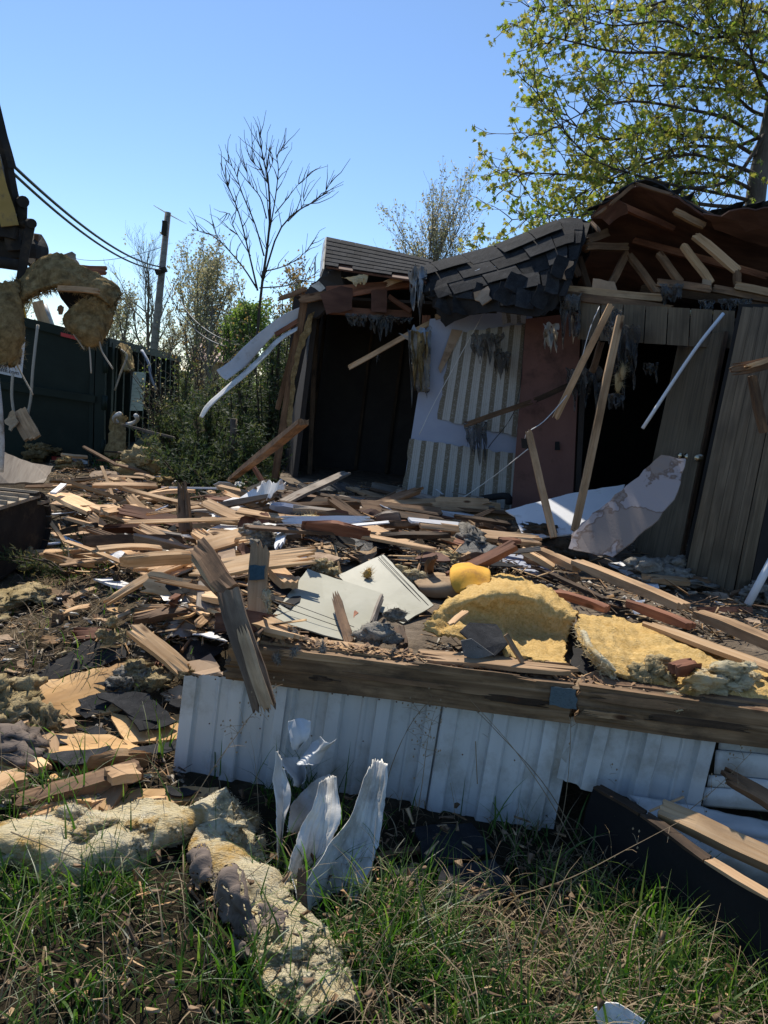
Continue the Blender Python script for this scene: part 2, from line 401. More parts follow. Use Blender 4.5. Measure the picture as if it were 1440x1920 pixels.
blackboard = M_noise('black_board', [(.008, .008, .009), (.017, .016, .016)], 4, rough=.85, bs=.3, var=.1, spec=.2)
insul_cream = M_noise('cream_insulation', [(.60, .46, .22), (.82, .71, .46), (.87, .80, .62)], 7, (.6, 1.6, 1.6), rough=1, bs=1, bd=.02, bsc=75, dirt=(.60, .34, .06), dirtscale=3.4, dirtlo=.50, dirthi=.66, var=.05, spec=.05, transl=.2)
insul_tan = M_noise('tan_insulation', [(.33, .25, .12), (.47, .37, .20), (.56, .46, .29)], 7, rough=1, bs=.9, bd=.02, bsc=70, dirt=(.12, .09, .055), dirtscale=5, dirtlo=.55, dirthi=.75, var=.2, spec=.05, transl=.1)
insul_brown = M_noise('old_brown_insulation', [(.15, .10, .045), (.34, .245, .115), (.50, .385, .20)], 16, rough=1, bs=1, bd=.03, bsc=50, dirt=(.13, .09, .045), dirtscale=6, var=.15, spec=.03, transl=.06)
insul_grey = M_noise('grey_insulation', [(.22, .20, .17), (.36, .33, .28), (.46, .43, .36)], 9, rough=1, bs=1, bd=.02, bsc=70, dirt=(.08, .07, .055), dirtscale=6, var=.25, spec=.03, transl=.08)
foam_pad = M_noise('yellow_carpet_pad', [(.42, .26, .08), (.66, .44, .165), (.76, .56, .27)], 60, rough=1, bs=1, bd=.012, bsc=120, dirt=(.50, .27, .06), dirtscale=4, dirtlo=.55, dirthi=.8, var=0, spec=.05)
orange_cloth = M_noise('orange_cloth', [(.68, .33, .03), (.80, .44, .07)], 8, rough=.9, bs=.3, dirt=(.45, .22, .05), dirtscale=6, var=0)
hardboard = M_noise('grey_green_hardboard', [(.29, .28, .21), (.345, .335, .255), (.385, .37, .29)], 4, rough=.55, bs=.12, bd=.004, dirt=(.20, .16, .11), dirtscale=6, dirtlo=.62, dirthi=.74, var=.06)
brownboard = M_noise('brown_board', [(.32, .22, .14), (.42, .30, .20), (.48, .36, .25)], 6, rough=.9, bs=.3, dirt=(.20, .13, .08), dirtscale=4, var=.2)
cardboard = M_noise('torn_cardboard', [(.30, .20, .11), (.42, .29, .17), (.50, .37, .23)], 6, rough=.9, bs=.4, dirt=(.14, .09, .05), dirtscale=4, var=.25)
paperwhite = M_noise('white_board_face', [(.66, .66, .66), (.76, .76, .75)], 4, rough=.6, bs=.08, dirt=(.40, .36, .30), dirtscale=4, dirtlo=.6, dirthi=.78, var=.08)
bluewall = M_noise('pale_blue_wall', [(.30, .33, .42), (.36, .39, .47)], 4, rough=.7, bs=.1, dirt=(.20, .18, .16), dirtscale=3, dirtlo=.6, dirthi=.8, var=0)
redpanel = M_noise('red_brown_panel', [(.13, .062, .05), (.165, .082, .065)], 5, (1, 1, 1), rough=.75, bs=.15, dirt=(.07, .035, .028), dirtscale=3, var=0)
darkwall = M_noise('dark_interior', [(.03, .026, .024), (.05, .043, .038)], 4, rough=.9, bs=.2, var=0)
dust_plastic = M_noise('dusty_vapour_film', [(.13, .13, .125), (.22, .22, .21)], 8, rough=.5, bs=.6, bd=.02, bsc=18, dirt=(.14, .12, .10), dirtscale=5, var=.15, transl=.35)
def add_clear(m, f):
    t = m.node_tree; out = [n for n in t.nodes if n.type == 'OUTPUT_MATERIAL'][0]; src = out.inputs[0].links[0].from_socket; tp = N(t, 'ShaderNodeBsdfTransparent'); mx = N(t, 'ShaderNodeMixShader'); mx.inputs[0].default_value = f
    t.links.new(src, mx.inputs[1]); t.links.new(tp.outputs[0], mx.inputs[2]); t.links.new(mx.outputs[0], out.inputs[0])
add_clear(dust_plastic, .38)
clear_plastic = M_noise('clear_plastic', [(.50, .46, .40), (.66, .62, .55)], 6, rough=.3, bs=.6, bd=.02, bsc=14, dirt=(.30, .24, .17), dirtscale=6, var=.1, transl=.45, spec=.6)
foilpaper = M_noise('blue_faced_insulation', [(.16, .21, .27), (.30, .35, .40)], 18, rough=.8, bs=.6, dirt=(.30, .25, .19), dirtscale=3.5, dirtlo=.42, dirthi=.56, var=0)
paper_brown = M_noise('kraft_backing', [(.13, .10, .08), (.20, .155, .125)], 8, (1, 5, 1), rough=.85, bs=.5, dirt=(.07, .05, .04), dirtscale=5, var=.1)
soil = M_noise('dark_soil', [(.035, .026, .018), (.075, .055, .036), (.12, .09, .06)], 9, rough=1, bs=1, bd=.03, bsc=24, var=0)
dumpster_m = M_noise('dark_green_paint', [(.009, .016, .012), (.016, .027, .021)], 3, rough=.6, bs=.15, bd=.006, dirt=(.035, .032, .026), dirtscale=3, dirtlo=.6, dirthi=.85, var=0, spec=.2)
steel_dark = M_noise('greasy_steel', [(.018, .017, .016), (.040, .035, .03)], 6, rough=.85, bs=.3, bd=.006, dirt=(.08, .06, .04), dirtscale=5, var=.1, spec=.12)
steel_white = M_noise('dusty_white_paint', [(.38, .37, .35), (.50, .49, .47)], 4, rough=.5, bs=.1, dirt=(.20, .16, .11), dirtscale=4, var=0)
mud_steel = M_noise('muddy_track_steel', [(.18, .14, .10), (.34, .275, .195), (.44, .365, .26)], 10, rough=.95, bs=.8, bd=.01, var=.2)
rust = M_noise('rusty_steel', [(.10, .05, .03), (.20, .11, .065)], 8, rough=.9, bs=.4, var=.1)
red_tape = M_noise('red_tape', [(.42, .03, .03), (.5, .05, .045)], 5, rough=.4, bs=0, var=0)
white_tape = M_noise('white_tape', [(.6, .6, .6), (.7, .7, .7)], 5, rough=.4, bs=0, var=0)
rope_m = M_noise('pale_rope', [(.36, .32, .25), (.48, .43, .35)], 30, rough=.9, bs=.4, var=.1)
cable_m = M_noise('black_cable', [(.012, .012, .013), (.02, .02, .02)], 5, rough=.5, bs=0, var=0)
cable_w = M_noise('white_cable', [(.55, .54, .52), (.62, .61, .58)], 5, rough=.5, bs=0, var=0)
pole_m = M_wood('utility_pole_wood', [(.12, .105, .09), (.19, .165, .14), (.25, .22, .19)], None, knots=False)
bark = M_noise('grey_bark', [(.055, .045, .036), (.11, .095, .08), (.17, .15, .13)], 8, (1, 1, .3), rough=.95, bs=1, bd=.02, bsc=22, var=.1)
bark_far = M_noise('pale_twig', [(.12, .10, .08), (.20, .17, .14)], 8, rough=.95, bs=.2, var=.1)
bark_dark = M_noise('dark_twig', [(.045, .036, .028), (.085, .066, .05)], 8, rough=.95, bs=.5, var=.1)
black = M_noise('black_ink', [(.01, .01, .01), (.02, .02, .02)], 3, bs=0, var=0)
brass = M_noise('dull_brass', [(.50, .42, .28), (.62, .54, .38)], 5, rough=.3, bs=0, var=0, metal=1)
red_roof = M_noise('faded_red_metal_roof', [(.34, .17, .14), (.42, .23, .19)], 3, rough=.6, bs=.1, var=0)
def M_leaf(name, cols, transl=.45, rough=.55):
    m, t, b, out = newmat(name); at = N(t, 'ShaderNodeAttribute'); at.attribute_name = 'rnd'; col = ramp(t, at.outputs['Fac'], cols)
    t.links.new(col, b.inputs['Base Color']); b.inputs['Roughness'].default_value = rough; b.inputs['Specular IOR Level'].default_value = .35
    tr = N(t, 'ShaderNodeBsdfTranslucent'); hs = N(t, 'ShaderNodeHueSaturation'); hs.inputs['Value'].default_value = 1.5; hs.inputs['Saturation'].default_value = 1.1
    t.links.new(col, hs.inputs['Color']); t.links.new(hs.outputs[0], tr.inputs[0])
    mx = N(t, 'ShaderNodeMixShader'); mx.inputs[0].default_value = transl; t.links.new(b.outputs[0], mx.inputs[1]); t.links.new(tr.outputs[0], mx.inputs[2]); t.links.new(mx.outputs[0], out.inputs[0])
    return m
leaf_maple = M_leaf('spring_maple_leaf', [(.14, .21, .035), (.21, .27, .05), (.33, .29, .08), (.18, .25, .045)])
leaf_juniper = M_leaf('juniper_needle', [(.026, .045, .017), (.05, .075, .026), (.085, .105, .038), (.15, .13, .055)], .3)
leaf_green = M_leaf('fresh_bush_leaf', [(.10, .16, .035), (.16, .23, .055), (.22, .27, .07)], .45)
leaf_far = M_leaf('budding_leaf', [(.20, .21, .10), (.30, .28, .16), (.36, .31, .19)], .45)
leaf_gold = M_leaf('golden_bud', [(.22, .15, .05), (.30, .21, .08)], .4)
grass_m = M_leaf('grass_blade', [(.018, .048, .008), (.04, .10, .015), (.075, .155, .025), (.14, .20, .045)], .5, .4)
straw_m = M_leaf('dry_straw', [(.20, .14, .075), (.32, .24, .14), (.40, .31, .19), (.25, .18, .11)], .25, .7)

# ================================================================ the setting
def ground_mat():
    m, t, b, out = newmat('ground_earth'); tc = N(t, 'ShaderNodeTexCoord'); c = tc.outputs['Object']
    f = ntex(t, c, 7, 8, .7, .3); soilc = ramp(t, f, [(.05, .036, .022), (.12, .09, .055), (.20, .155, .10), (.27, .215, .14)], [.3, .45, .58, .75])
    f2 = ntex(t, c, .9, 5, .6); soilc = mix(t, ramp(t, f2, [(0, 0, 0), (1, 1, 1)], [.42, .62]), soilc, (.055, .042, .026))
    g = ntex(t, c, 3, 6, .7); grassc = ramp(t, g, [(.045, .075, .018), (.09, .125, .035), (.17, .18, .07)], [.35, .5, .7])
    sx = N(t, 'ShaderNodeSeparateXYZ'); t.links.new(c, sx.inputs[0])
    m2 = N(t, 'ShaderNodeMapRange'); m2.inputs['From Min'].default_value = 3.35; m2.inputs['From Max'].default_value = 2.95; t.links.new(sx.outputs['Y'], m2.inputs[0]); soilc = mix(t, m2.outputs[0], soilc, ramp(t, f, [(.018, .015, .009), (.045, .036, .022), (.085, .066, .04)], [.35, .55, .75]))  # near earth coloured darker to paint the shade under the grass
    mr = N(t, 'ShaderNodeMapRange'); mr.inputs['From Min'].default_value = 12.5; mr.inputs['From Max'].default_value = 15; t.links.new(sx.outputs['Y'], mr.inputs[0])
    col = mix(t, mr.outputs[0], soilc, grassc); t.links.new(col, b.inputs['Base Color']); b.inputs['Roughness'].default_value = 1; b.inputs['Specular IOR Level'].default_value = .1
    bump(t, b, ntex(t, c, 22, 8, .75), 1.0, .04); return m
ground_m = ground_mat()
xs = np.concatenate([-np.geomspace(7.2, 900, 26)[::-1], np.arange(-7, 5.01, .11), np.geomspace(5.2, 900, 26)])
ys = np.concatenate([[-40, -15, -6, -3, -1], np.arange(0, 14.01, .11), np.geomspace(14.3, 1500, 34)])
vs = [(x, y, ground(x, y)) for y in ys for x in xs]; w = len(xs)
fs = [[j*w+i, j*w+i+1, (j+1)*w+i+1, (j+1)*w+i] for j in range(len(ys)-1) for i in range(w-1)]
tag(mk('ground', vs, fs, ground_m, M=Matrix.Identity(4), smoothed=True), kind='structure')

# ---------------------------------------------------------------- trees
def branch_tree(name, loc, h, lean, r0, seed, label, group=None, levels=4, leaf=None, leafn=0, leafsize=.06, bmat=None, spread=.75, first=.3, sides=6, up=.25, kids=(7, 5, 4, 3), ratio=(.55, .5, .48, .45), leafshape='blade', crook=.18):
    rd = random.Random(seed); root = empty(name, loc, label, 'tree', group); loc = V(loc)
    vs = []; fs = []; tips = []
    def grow(p, d, L, r, lev):
        n = 7 if lev == 0 else 5; pts = [p]; rad = [r]; q = p; dd = d
        for i in range(n):
            dd = (dd+V((rd.gauss(0, 1), rd.gauss(0, 1), rd.gauss(0, .6)))*crook*(.5 if lev == 0 else 1)+V((0, 0, up*.25))).normalized(); q = q+dd*(L/n); pts.append(q); rad.append(max(.0035, r*(1-.75*(i+1)/n)))
        tube_into(vs, fs, pts, rad, sides if lev < 1 else (4 if lev < 2 else 3), cap=False)
        if lev >= levels-1:
            tips.append((pts, lev)); return
        k = kids[lev]
        for i in range(k):
            f = first+(1-first)*(i+rd.random()*.9)/k if lev == 0 else .2+.8*(i+rd.random())/k
            x = min(f, .999)*n; ii = int(x); pp = pts[ii].lerp(pts[ii+1], x-ii); td = (pts[ii+1]-pts[ii]).normalized()
            a = rd.random()*6.283; o = td.orthogonal().normalized(); o = Matrix.Rotation(a, 3, td) @ o
            nd = (td*(1-spread*.5)+o*spread*rd.uniform(.6, 1.1)+V((0, 0, up))).normalized()
            grow(pp, nd, L*ratio[lev]*rd.uniform(.7, 1.15)*(1.15-.45*f), max(.004, rad[ii]*.55), lev+1)
        tips.append((pts[-3:], lev))
    grow(loc, (V((0, 0, 1))+V(lean)).normalized(), h, r0, 0)
    mk('trunk', vs, fs, bmat or bark_dark, root, None, True)
    if leaf and leafn:
        LV = []; LF = []; AT = []
        for _ in range(leafn):
            pts, lev = tips[rd.randrange(len(tips))]; i = rd.randrange(len(pts)-1); p = pts[i].lerp(pts[i+1], rd.random())+V((rd.gauss(0, 1), rd.gauss(0, 1), rd.gauss(0, 1)))*leafsize*.7
            d = V((rd.gauss(0, 1), rd.gauss(0, 1), rd.gauss(-.2, 1))).normalized(); s = d.orthogonal().normalized()*leafsize*rd.uniform(.3, .5); L = leafsize*rd.uniform(.6, 1.3); k = len(LV)
            LV += [p, p+d*L*.5+s, p+d*L, p+d*L*.5-s]; LF.append([k, k+1, k+2, k+3]); AT += [rd.random()]*4
        mknp('crown', np.array([tuple(v) for v in LV]), np.array(LF), leaf, np.array(AT), root)
    return root
G0 = lambda px, Y: V((W(px, 700, Y).x, Y, 0))
# far treeline: individual budding trees behind the bin
far = [(228, 42, 6.5, 'thin budding tree seen between the insulation and the utility pole', 1300, leaf_far), (268, 40, 9.0, 'bare forked tree just left of the utility pole', 60, leaf_far), (205, 46, 5.0, 'low budding tree beside the hanging insulation bundle', 1200, leaf_far),
       (345, 38, 8.2, 'hazy budding tree just right of the utility pole', 2600, leaf_far), (392, 36, 7.6, 'brownish budding tree behind the faded red roof', 2400, leaf_far), (300, 50, 5.5, 'low twiggy tree behind the foot of the utility pole', 1400, leaf_far),
       (372, 44, 9.0, 'tall fine twigged tree left of the green willowy tree', 2200, leaf_far), (30, 60, 7, 'distant tree behind the dark bin under the insulation', 1500, leaf_far),
       (560, 34, 6.6, 'pale budding tree between the bare tree and the ruined gable', 2600, leaf_gold)]
for i, (px, Y, h, lb, nl, lm) in enumerate(far):
    branch_tree('budding_tree', G0(px, Y)-V((0, 0, .2)), h*.74, (.05, 0, 0), .13, 40+i, lb, 'budding trees in the field behind the bin', leaf=lm, leafn=int(nl*.8), leafsize=.13, kids=(15, 8, 6, 3), first=.2, levels=4, spread=.7, up=.35, bmat=bark_far, sides=5)
branch_tree('green_tree', G0(436, 30)-V((0, 0, .2)), 3.5, (.02, 0, 0), .10, 77, 'bright green leafy tree behind the dark juniper', 'green leafing trees', leaf=leaf_green, leafn=9000, leafsize=.13, kids=(18, 8, 6, 3), first=.08, bmat=bark_far, spread=.6, up=.45)
branch_tree('green_tree', G0(500, 31)-V((0, 0, .2)), 2.9, (.02, 0, 0), .09, 79, 'smaller green tree half hidden by the bare dead tree', 'green leafing trees', leaf=leaf_green, leafn=5000, leafsize=.13, kids=(15, 8, 6, 3), first=.08, bmat=bark_far, spread=.6, up=.45)
branch_tree('budding_tree', G0(780, 30)-V((0, 0, .2)), 7.0, (.10, 0, 0), .16, 91, 'fan shaped budding tree rising behind the shingled roofs', 'budding trees in the field behind the bin', leaf=leaf_far, leafn=4200, leafsize=.10, kids=(24, 10, 7, 3), first=.35, spread=.66, up=.36, crook=.1, bmat=bark_far, ratio=(.62, .5, .48, .45), sides=5)
branch_tree('budding_tree', G0(745, 33)-V((0, 0, .2)), 5.4, (.10, 0, 0), .10, 95, 'slim budding tree left of the fan shaped one above the roof', 'budding trees in the field behind the bin', leaf=leaf_far, leafn=900, leafsize=.09, kids=(12, 7, 5, 3), first=.45, spread=.5, up=.5, crook=.1, bmat=bark_far)

# dead tree with limbs as the photograph shows them
def limb_tree(name, label, Y, limbs, r, seed, twigs=7, cat='tree', mat=None, tl=.7):
    rd = random.Random(seed); b = W(limbs[0][0][0], limbs[0][0][1], Y); root = empty(name, (b.x, b.y, 0), label, cat); vs = []; fs = []
    for L in limbs:
        dz = rd.uniform(-.9, .9); n = len(L); P = [W(p[0], p[1], Y+dz*(i/(n-1))*(0 if L is limbs[0] else 1)) for i, p in enumerate(L)]
        r0 = L[0][2] if len(L[0]) > 2 else r
        m = 12; pts = [curve_at(P, i/m) for i in range(m+1)]; tot = sum((pts[i+1]-pts[i]).length for i in range(m))
        tube_into(vs, fs, pts, [max(.006, .36*r0*(1-.8*i/m)) for i in range(m+1)], 6)
        for k in range(int(twigs*tot)):
            i = rd.randrange(3, m); p = pts[i]; t = (pts[i+1]-pts[i]).normalized(); o = Matrix.Rotation(rd.random()*6.28, 3, t) @ t.orthogonal().normalized()
            q = [p]; d = (t*.9+o*.7+V((0, 0, .45))).normalized(); l = tl*rd.uniform(.3, 1)
            for s in range(4): d = (d+V((rd.gauss(0, .2), rd.gauss(0, .2), rd.gauss(.06, .15)))).normalized(); q.append(q[-1]+d*l/4)
            tube_into(vs, fs, q, [.011, .009, .007, .005, .004], 3, False)
    mk('trunk', vs, fs, mat or bark_dark, root, None, True); return root
limb_tree('dead_tree', 'bare dead tree with upswept limbs standing behind the juniper', 16, [
    [(478, 700, .10), (488, 560), (505, 430), (503, 340), (492, 290), (484, 237)],
    [(483, 545, .06), (468, 480), (448, 400), (428, 350), (413, 305)], [(481, 540, .05), (455, 500), (420, 460), (395, 440), (360, 430)],
    [(492, 530, .06), (520, 440), (552, 400), (585, 380), (608, 362), (625, 332)], [(503, 445, .045), (515, 380), (522, 320), (520, 290), (540, 275)],
    [(495, 480, .05), (478, 420), (455, 365), (440, 320), (424, 300)], [(500, 410, .04), (488, 370), (466, 340), (462, 305)], [(516, 400, .035), (540, 370), (560, 345), (578, 330)],
    [(505, 420, .03), (495, 330), (475, 305), (473, 275)], [(470, 480, .03), (440, 430), (430, 400), (412, 412)], [(540, 415, .03), (568, 385), (568, 365)],
    [(490, 510, .04), (530, 500), (565, 480), (590, 450)], [(486, 540, .04), (540, 535), (580, 520), (598, 505)], [(500, 330, .025), (512, 300), (505, 277)], [(412, 460, .025), (398, 420)]], .1, 5)

# utility pole and its cables
po = empty('utility_pole', W(288, 690, 35)*V((1, 1, 0)) if False else V((W(289, 690, 35).x, 35, 0)), 'grey wooden utility pole leaning slightly behind the bin', 'utility pole')
pb = W(285, 690, 35); pt = W(315, 398, 35); tube('shaft', [pb-V((0, 0, 2)), pb, pt], [.19, .18, .13], pole_m, 10, po)
a = W(303, 508, 34.8); board('bracket', a-V((.25, 0, .1)), a+V((.2, 0, .1)), .22, .2, steel_dark, parent=po); a = W(309, 414, 34.8); board('bracket', a, a-V((0, 0, .6)), .2, .12, steel_dark, up=(0, -1, 0), parent=po)
for i, (p0, rr, lb) in enumerate([((18, 288), .055, 'upper lashed black cable bundle sloping from the digger arm to the pole'), ((20, 298), .05, 'lower twin black cable sloping down to the utility pole')]):
    A = W(p0[0]-420, p0[1]-420, 9); B = W(300+4*i, 500+6*i, 34.8); tag(tube('overhead_cable', sag(A, B, .72+.12*i, 60), rr*.62, cable_m, 6), lb, 'cable', 'cables on the utility pole')
for i, (p1, p2, lb) in enumerate([((312, 518), (430, 640), 'upper thin wire running down behind the trees from the pole'), ((310, 535), (425, 650), 'lower thin wire running down behind the trees from the pole')]):
    tag(tube('overhead_cable', sag(W(*p1, 34.9), W(*p2, 24), .5, 20), .022, cable_m, 4), lb, 'cable', 'cables on the utility pole')
tag(tube('overhead_cable', sag(W(305, 463, 35), W(130, 482, 60), .4, 12), .018, cable_m, 4), 'hairline wire crossing the sky left of the pole top', 'cable', 'cables on the utility pole')
vs = []; fs = []; tube_into(vs, fs, [W(288, 385, 1400), W(315, 401, 1400), W(350, 420, 1400)], [.5, 1.3, .3], 6)
tag(mk('contrail', vs, fs, white_tape), 'short white aircraft trail behind the top of the utility pole', 'contrail')

# far house with a faded red roof
hb = W(397, 640, 44); hr = empty('house', (hb.x, 44, 0), 'far house with faded red metal roof among the trees', 'house')
x, z0 = hb.x, 2.6
P = lambda dx, dy, z: V((x+dx, 44+dy, z))
mk('wall', [P(-.9, 0, 0), P(1.6, 0, 0), P(1.6, 5, 0), P(-.9, 5, 0), P(-.9, 0, z0), P(1.6, 0, z0), P(1.6, 5, z0), P(-.9, 5, z0), P(-.9, 2.5, 4), P(1.6, 2.5, 4)], [[0, 1, 5, 4], [1, 2, 6, 9, 5], [2, 3, 7, 6], [3, 0, 4, 8, 7]], brownboard, hr)
for s, (ya, yb) in enumerate(((-.4, 2.5), (5.4, 2.5))):
    sheet('roof', [P(-1.2, ya, 2.4), P(1.9, ya, 2.4), P(1.9, yb, 4.15), P(-1.2, yb, 4.15)], .08, red_roof, parent=hr)
    for k in range(8): board('seam', P(-1.1+k*.41, ya, 2.43), P(-1.1+k*.41, yb, 4.18), .05, .05, red_roof, parent=hr)

# ---------------------------------------------------------------- maple overhanging from the right
def maple():
    rd = random.Random(8); Yt = 11.5; tb = W(1410, 640, Yt); root = empty('maple_tree', (tb.x, Yt, 0), 'maple in fresh yellow green leaf overhanging the roof from the right', 'tree')
    vs = []; fs = []; tr = [V((tb.x-.15, Yt, 0)), W(1396, 600, Yt), W(1418, 360, Yt), W(1442, 240, Yt), W(1475, 60, Yt), W(1500, -120, Yt)]
    pts = [curve_at(tr, i/24) for i in range(25)]; tube_into(vs, fs, pts, [.17-.004*i for i in range(25)], 12)
    mk('trunk', vs, fs, bark, root, None, True)
    limbs = [[(1425, 330), (1380, 312), (1300, 290), (1230, 300), (1150, 335), (1080, 370)], [(1440, 185), (1390, 172), (1290, 162), (1220, 160), (1130, 150)], [(1440, 250), (1375, 275), (1290, 275), (1210, 300), (1120, 345), (1040, 395)],
             [(1470, 130), (1395, 100), (1340, 40), (1310, -30)], [(1412, 378), (1365, 366), (1290, 352), (1225, 342), (1150, 372), (1060, 400), (960, 412)], [(1438, 268), (1370, 225), (1290, 205), (1190, 190), (1110, 205), (1020, 250)],
             [(1460, 160), (1390, 120), (1260, 100), (1160, 98), (1080, 80), (1000, 62)], [(1480, 40), (1400, 10), (1300, -10), (1180, 20), (1080, 10), (1005, 15)], [(1430, 300), (1360, 262), (1290, 255), (1220, 245), (1140, 262), (1070, 225), (1020, 110)],
             [(1445, 220), (1400, 200), (1330, 120), (1280, 60), (1230, -20)], [(1420, 360), (1350, 330), (1270, 325), (1180, 345), (1090, 330), (1000, 325), (970, 330)], [(1450, 200), (1420, 140), (1400, 60), (1385, -20)],
             [(1440, 240), (1380, 330), (1300, 352), (1200, 330), (1100, 290), (1010, 180)], [(1470, 90), (1420, 60), (1330, 70), (1250, 40), (1150, 48), (1060, 20)], [(1415, 390), (1330, 385), (1260, 375), (1180, 395), (1100, 400), (1030, 440), (955, 470)]]
    bv = []; bf = []; sites = []
    def twig(p, d, l, r, lev):
        q = [p]; n = 5
        for s in range(n): d = (d+V((rd.gauss(0, .2), rd.gauss(0, .2), rd.gauss(.03, .16)))).normalized(); q.append(q[-1]+d*l/n)
        tube_into(bv, bf, q, [max(.0035, r*(1-.7*s/n)) for s in range(n+1)], 3, False)
        sites.append((q[-1], 1.0)); 
        for s in range(2, n):
            if rd.random() < .34: sites.append((q[s], .75))
        if lev > 0:
            for k in range(rd.choice((2, 3))):
                s = rd.randrange(1, n); o = Matrix.Rotation(rd.random()*6.28, 3, d) @ d.orthogonal().normalized(); twig(q[s], (d+o*.8).normalized(), l*rd.uniform(.4, .7), r*.6, lev-1)
    for L in limbs:
        de = rd.uniform(-2.4, .6); n = len(L); Pp = [W(p[0], p[1], Yt+de*(i/(n-1))) for i, p in enumerate(L)]; m = 20; pts = [curve_at(Pp, i/m) for i in range(m+1)]
        tube_into(bv, bf, pts, [max(.006, .029*(1-.85*i/m)) for i in range(m+1)], 6)
        for i in range(3, m+1):
            for k in range(2):
                t = (pts[i]-pts[i-1]).normalized(); o = Matrix.Rotation(rd.random()*6.28, 3, t) @ t.orthogonal().normalized()
                twig(pts[i], (t*.8+o*.75).normalized(), rd.uniform(.3, .95)*(1.1-.35*i/m), .009, 1)
    mk('branches', bv, bf, bark_dark, root, None, True)
    # five-lobed young leaves hanging in bunches
    ang = [90, 66, 48, 25, 8, -25, -50, -80]; rr = [1.0, .5, .82, .42, .72, .3, .42, .12]
    out = [(0, 0)]+[(math.cos(R(a))*r, math.sin(R(a))*r) for a, r in zip(ang, rr)]+[(-math.cos(R(a))*r, math.sin(R(a))*r) for a, r in list(zip(ang, rr))[::-1][:-1]]
    LV = []; LF = []; AT = []
    for p, wgt in sites:
        tone = rd.random()
        for k in range(rd.randint(2, 6) if wgt > .8 else rd.randint(1, 3)):
            sz = rd.uniform(.032, .070); dirn = V((rd.gauss(0, .8), rd.gauss(0, .8), rd.gauss(-.75, .5))).normalized(); side = dirn.cross(V((rd.gauss(0, 1), rd.gauss(0, 1), rd.gauss(0, 1)))).normalized(); nn = dirn.cross(side)
            base = p+V((rd.gauss(0, 1), rd.gauss(0, 1), rd.gauss(-.4, 1)))*.028; k0 = len(LV)
            for (x, y) in out: LV.append(base+side*x*sz+dirn*y*sz+nn*(abs(x)*-.35*sz))
            m = len(out)
            for i in range(1, m): LF.append([k0, k0+i, k0+(i % (m-1))+1])
            a = min(1, max(0, tone*.6+rd.random()*.4)); AT += [a]*m
    mknp('leaves', np.array([tuple(v) for v in LV]), np.array(LF), leaf_maple, np.array(AT), root)
    print('maple leaves', len(LF))
maple()

# ---------------------------------------------------------------- evergreen and brush by the ruined gable
def juniper(px, Y, h, wd, n, seed, label, gold=0):
    rd = random.Random(seed); b = G0(px, Y); root = empty('juniper_bush', (b.x, b.y, 0), label, 'bush', 'dark evergreen bushes'); vs = []; fs = []; LV = []; LF = []; AT = []
    for i in range(n):
        a = rd.random()*6.28; out = rd.random(); top = h*(1-.55*out)*rd.uniform(.55, 1.05); P = [b+V((math.cos(a)*.15, math.sin(a)*.15, 0)), b+V((math.cos(a)*wd*.35*out, math.sin(a)*wd*.35*out, top*.5)), b+V((math.cos(a)*wd*out*.62, math.sin(a)*wd*out*.62, top))]
        m = 9; pts = [curve_at(P, k/m) for k in range(m+1)]; tube_into(vs, fs, pts, [.03*(1-.85*k/m) for k in range(m+1)], 4, False)
        for k in range(1, m+1):
            for s in range(4):
                d = (V((rd.gauss(0, 1), rd.gauss(0, 1), rd.gauss(.35, .7)))).normalized(); l = rd.uniform(.12, .34); p = pts[k]; ton = rd.random()*.8+(0.2 if rd.random() < gold else 0)
                for q in range(9):
                    f = q/9; c = p+d*l*f; dd = (d*.8+V((rd.gauss(0, .8), rd.gauss(0, .8), rd.gauss(0, .8)))).normalized()*rd.uniform(.04, .085); sd = dd.orthogonal().normalized()*.011; k0 = len(LV)
                    LV += [c-sd, c+sd, c+dd]; LF.append([k0, k0+1, k0+2]); AT += [ton]*3
    mk('stems', vs, fs, bark_dark, root, None, True); mknp('foliage', np.array([tuple(v) for v in LV]), np.array(LF), leaf_juniper, np.array(AT), root)
for a in [(520, 11.2, 2.9, 1.3, 46, 1, 'tall dark juniper right beside the ruined gable end', .1), (455, 11.8, 2.5, 1.4, 46, 2, 'dark juniper in the middle, under the bent siding strip', .05), (400, 10.6, 1.6, 1.4, 40, 3, 'low spreading juniper flattened beside the bin', .1), (350, 12.6, 2.0, 1.0, 22, 4, 'thin straggling juniper at the right end of the bin', .2), (470, 9.9, 1.2, 1.5, 40, 6, 'crushed juniper boughs at the edge of the debris', .05), (545, 12.4, 3.3, .9, 26, 7, 'narrow juniper spire behind the leaning studs', .3)]: juniper(*a)
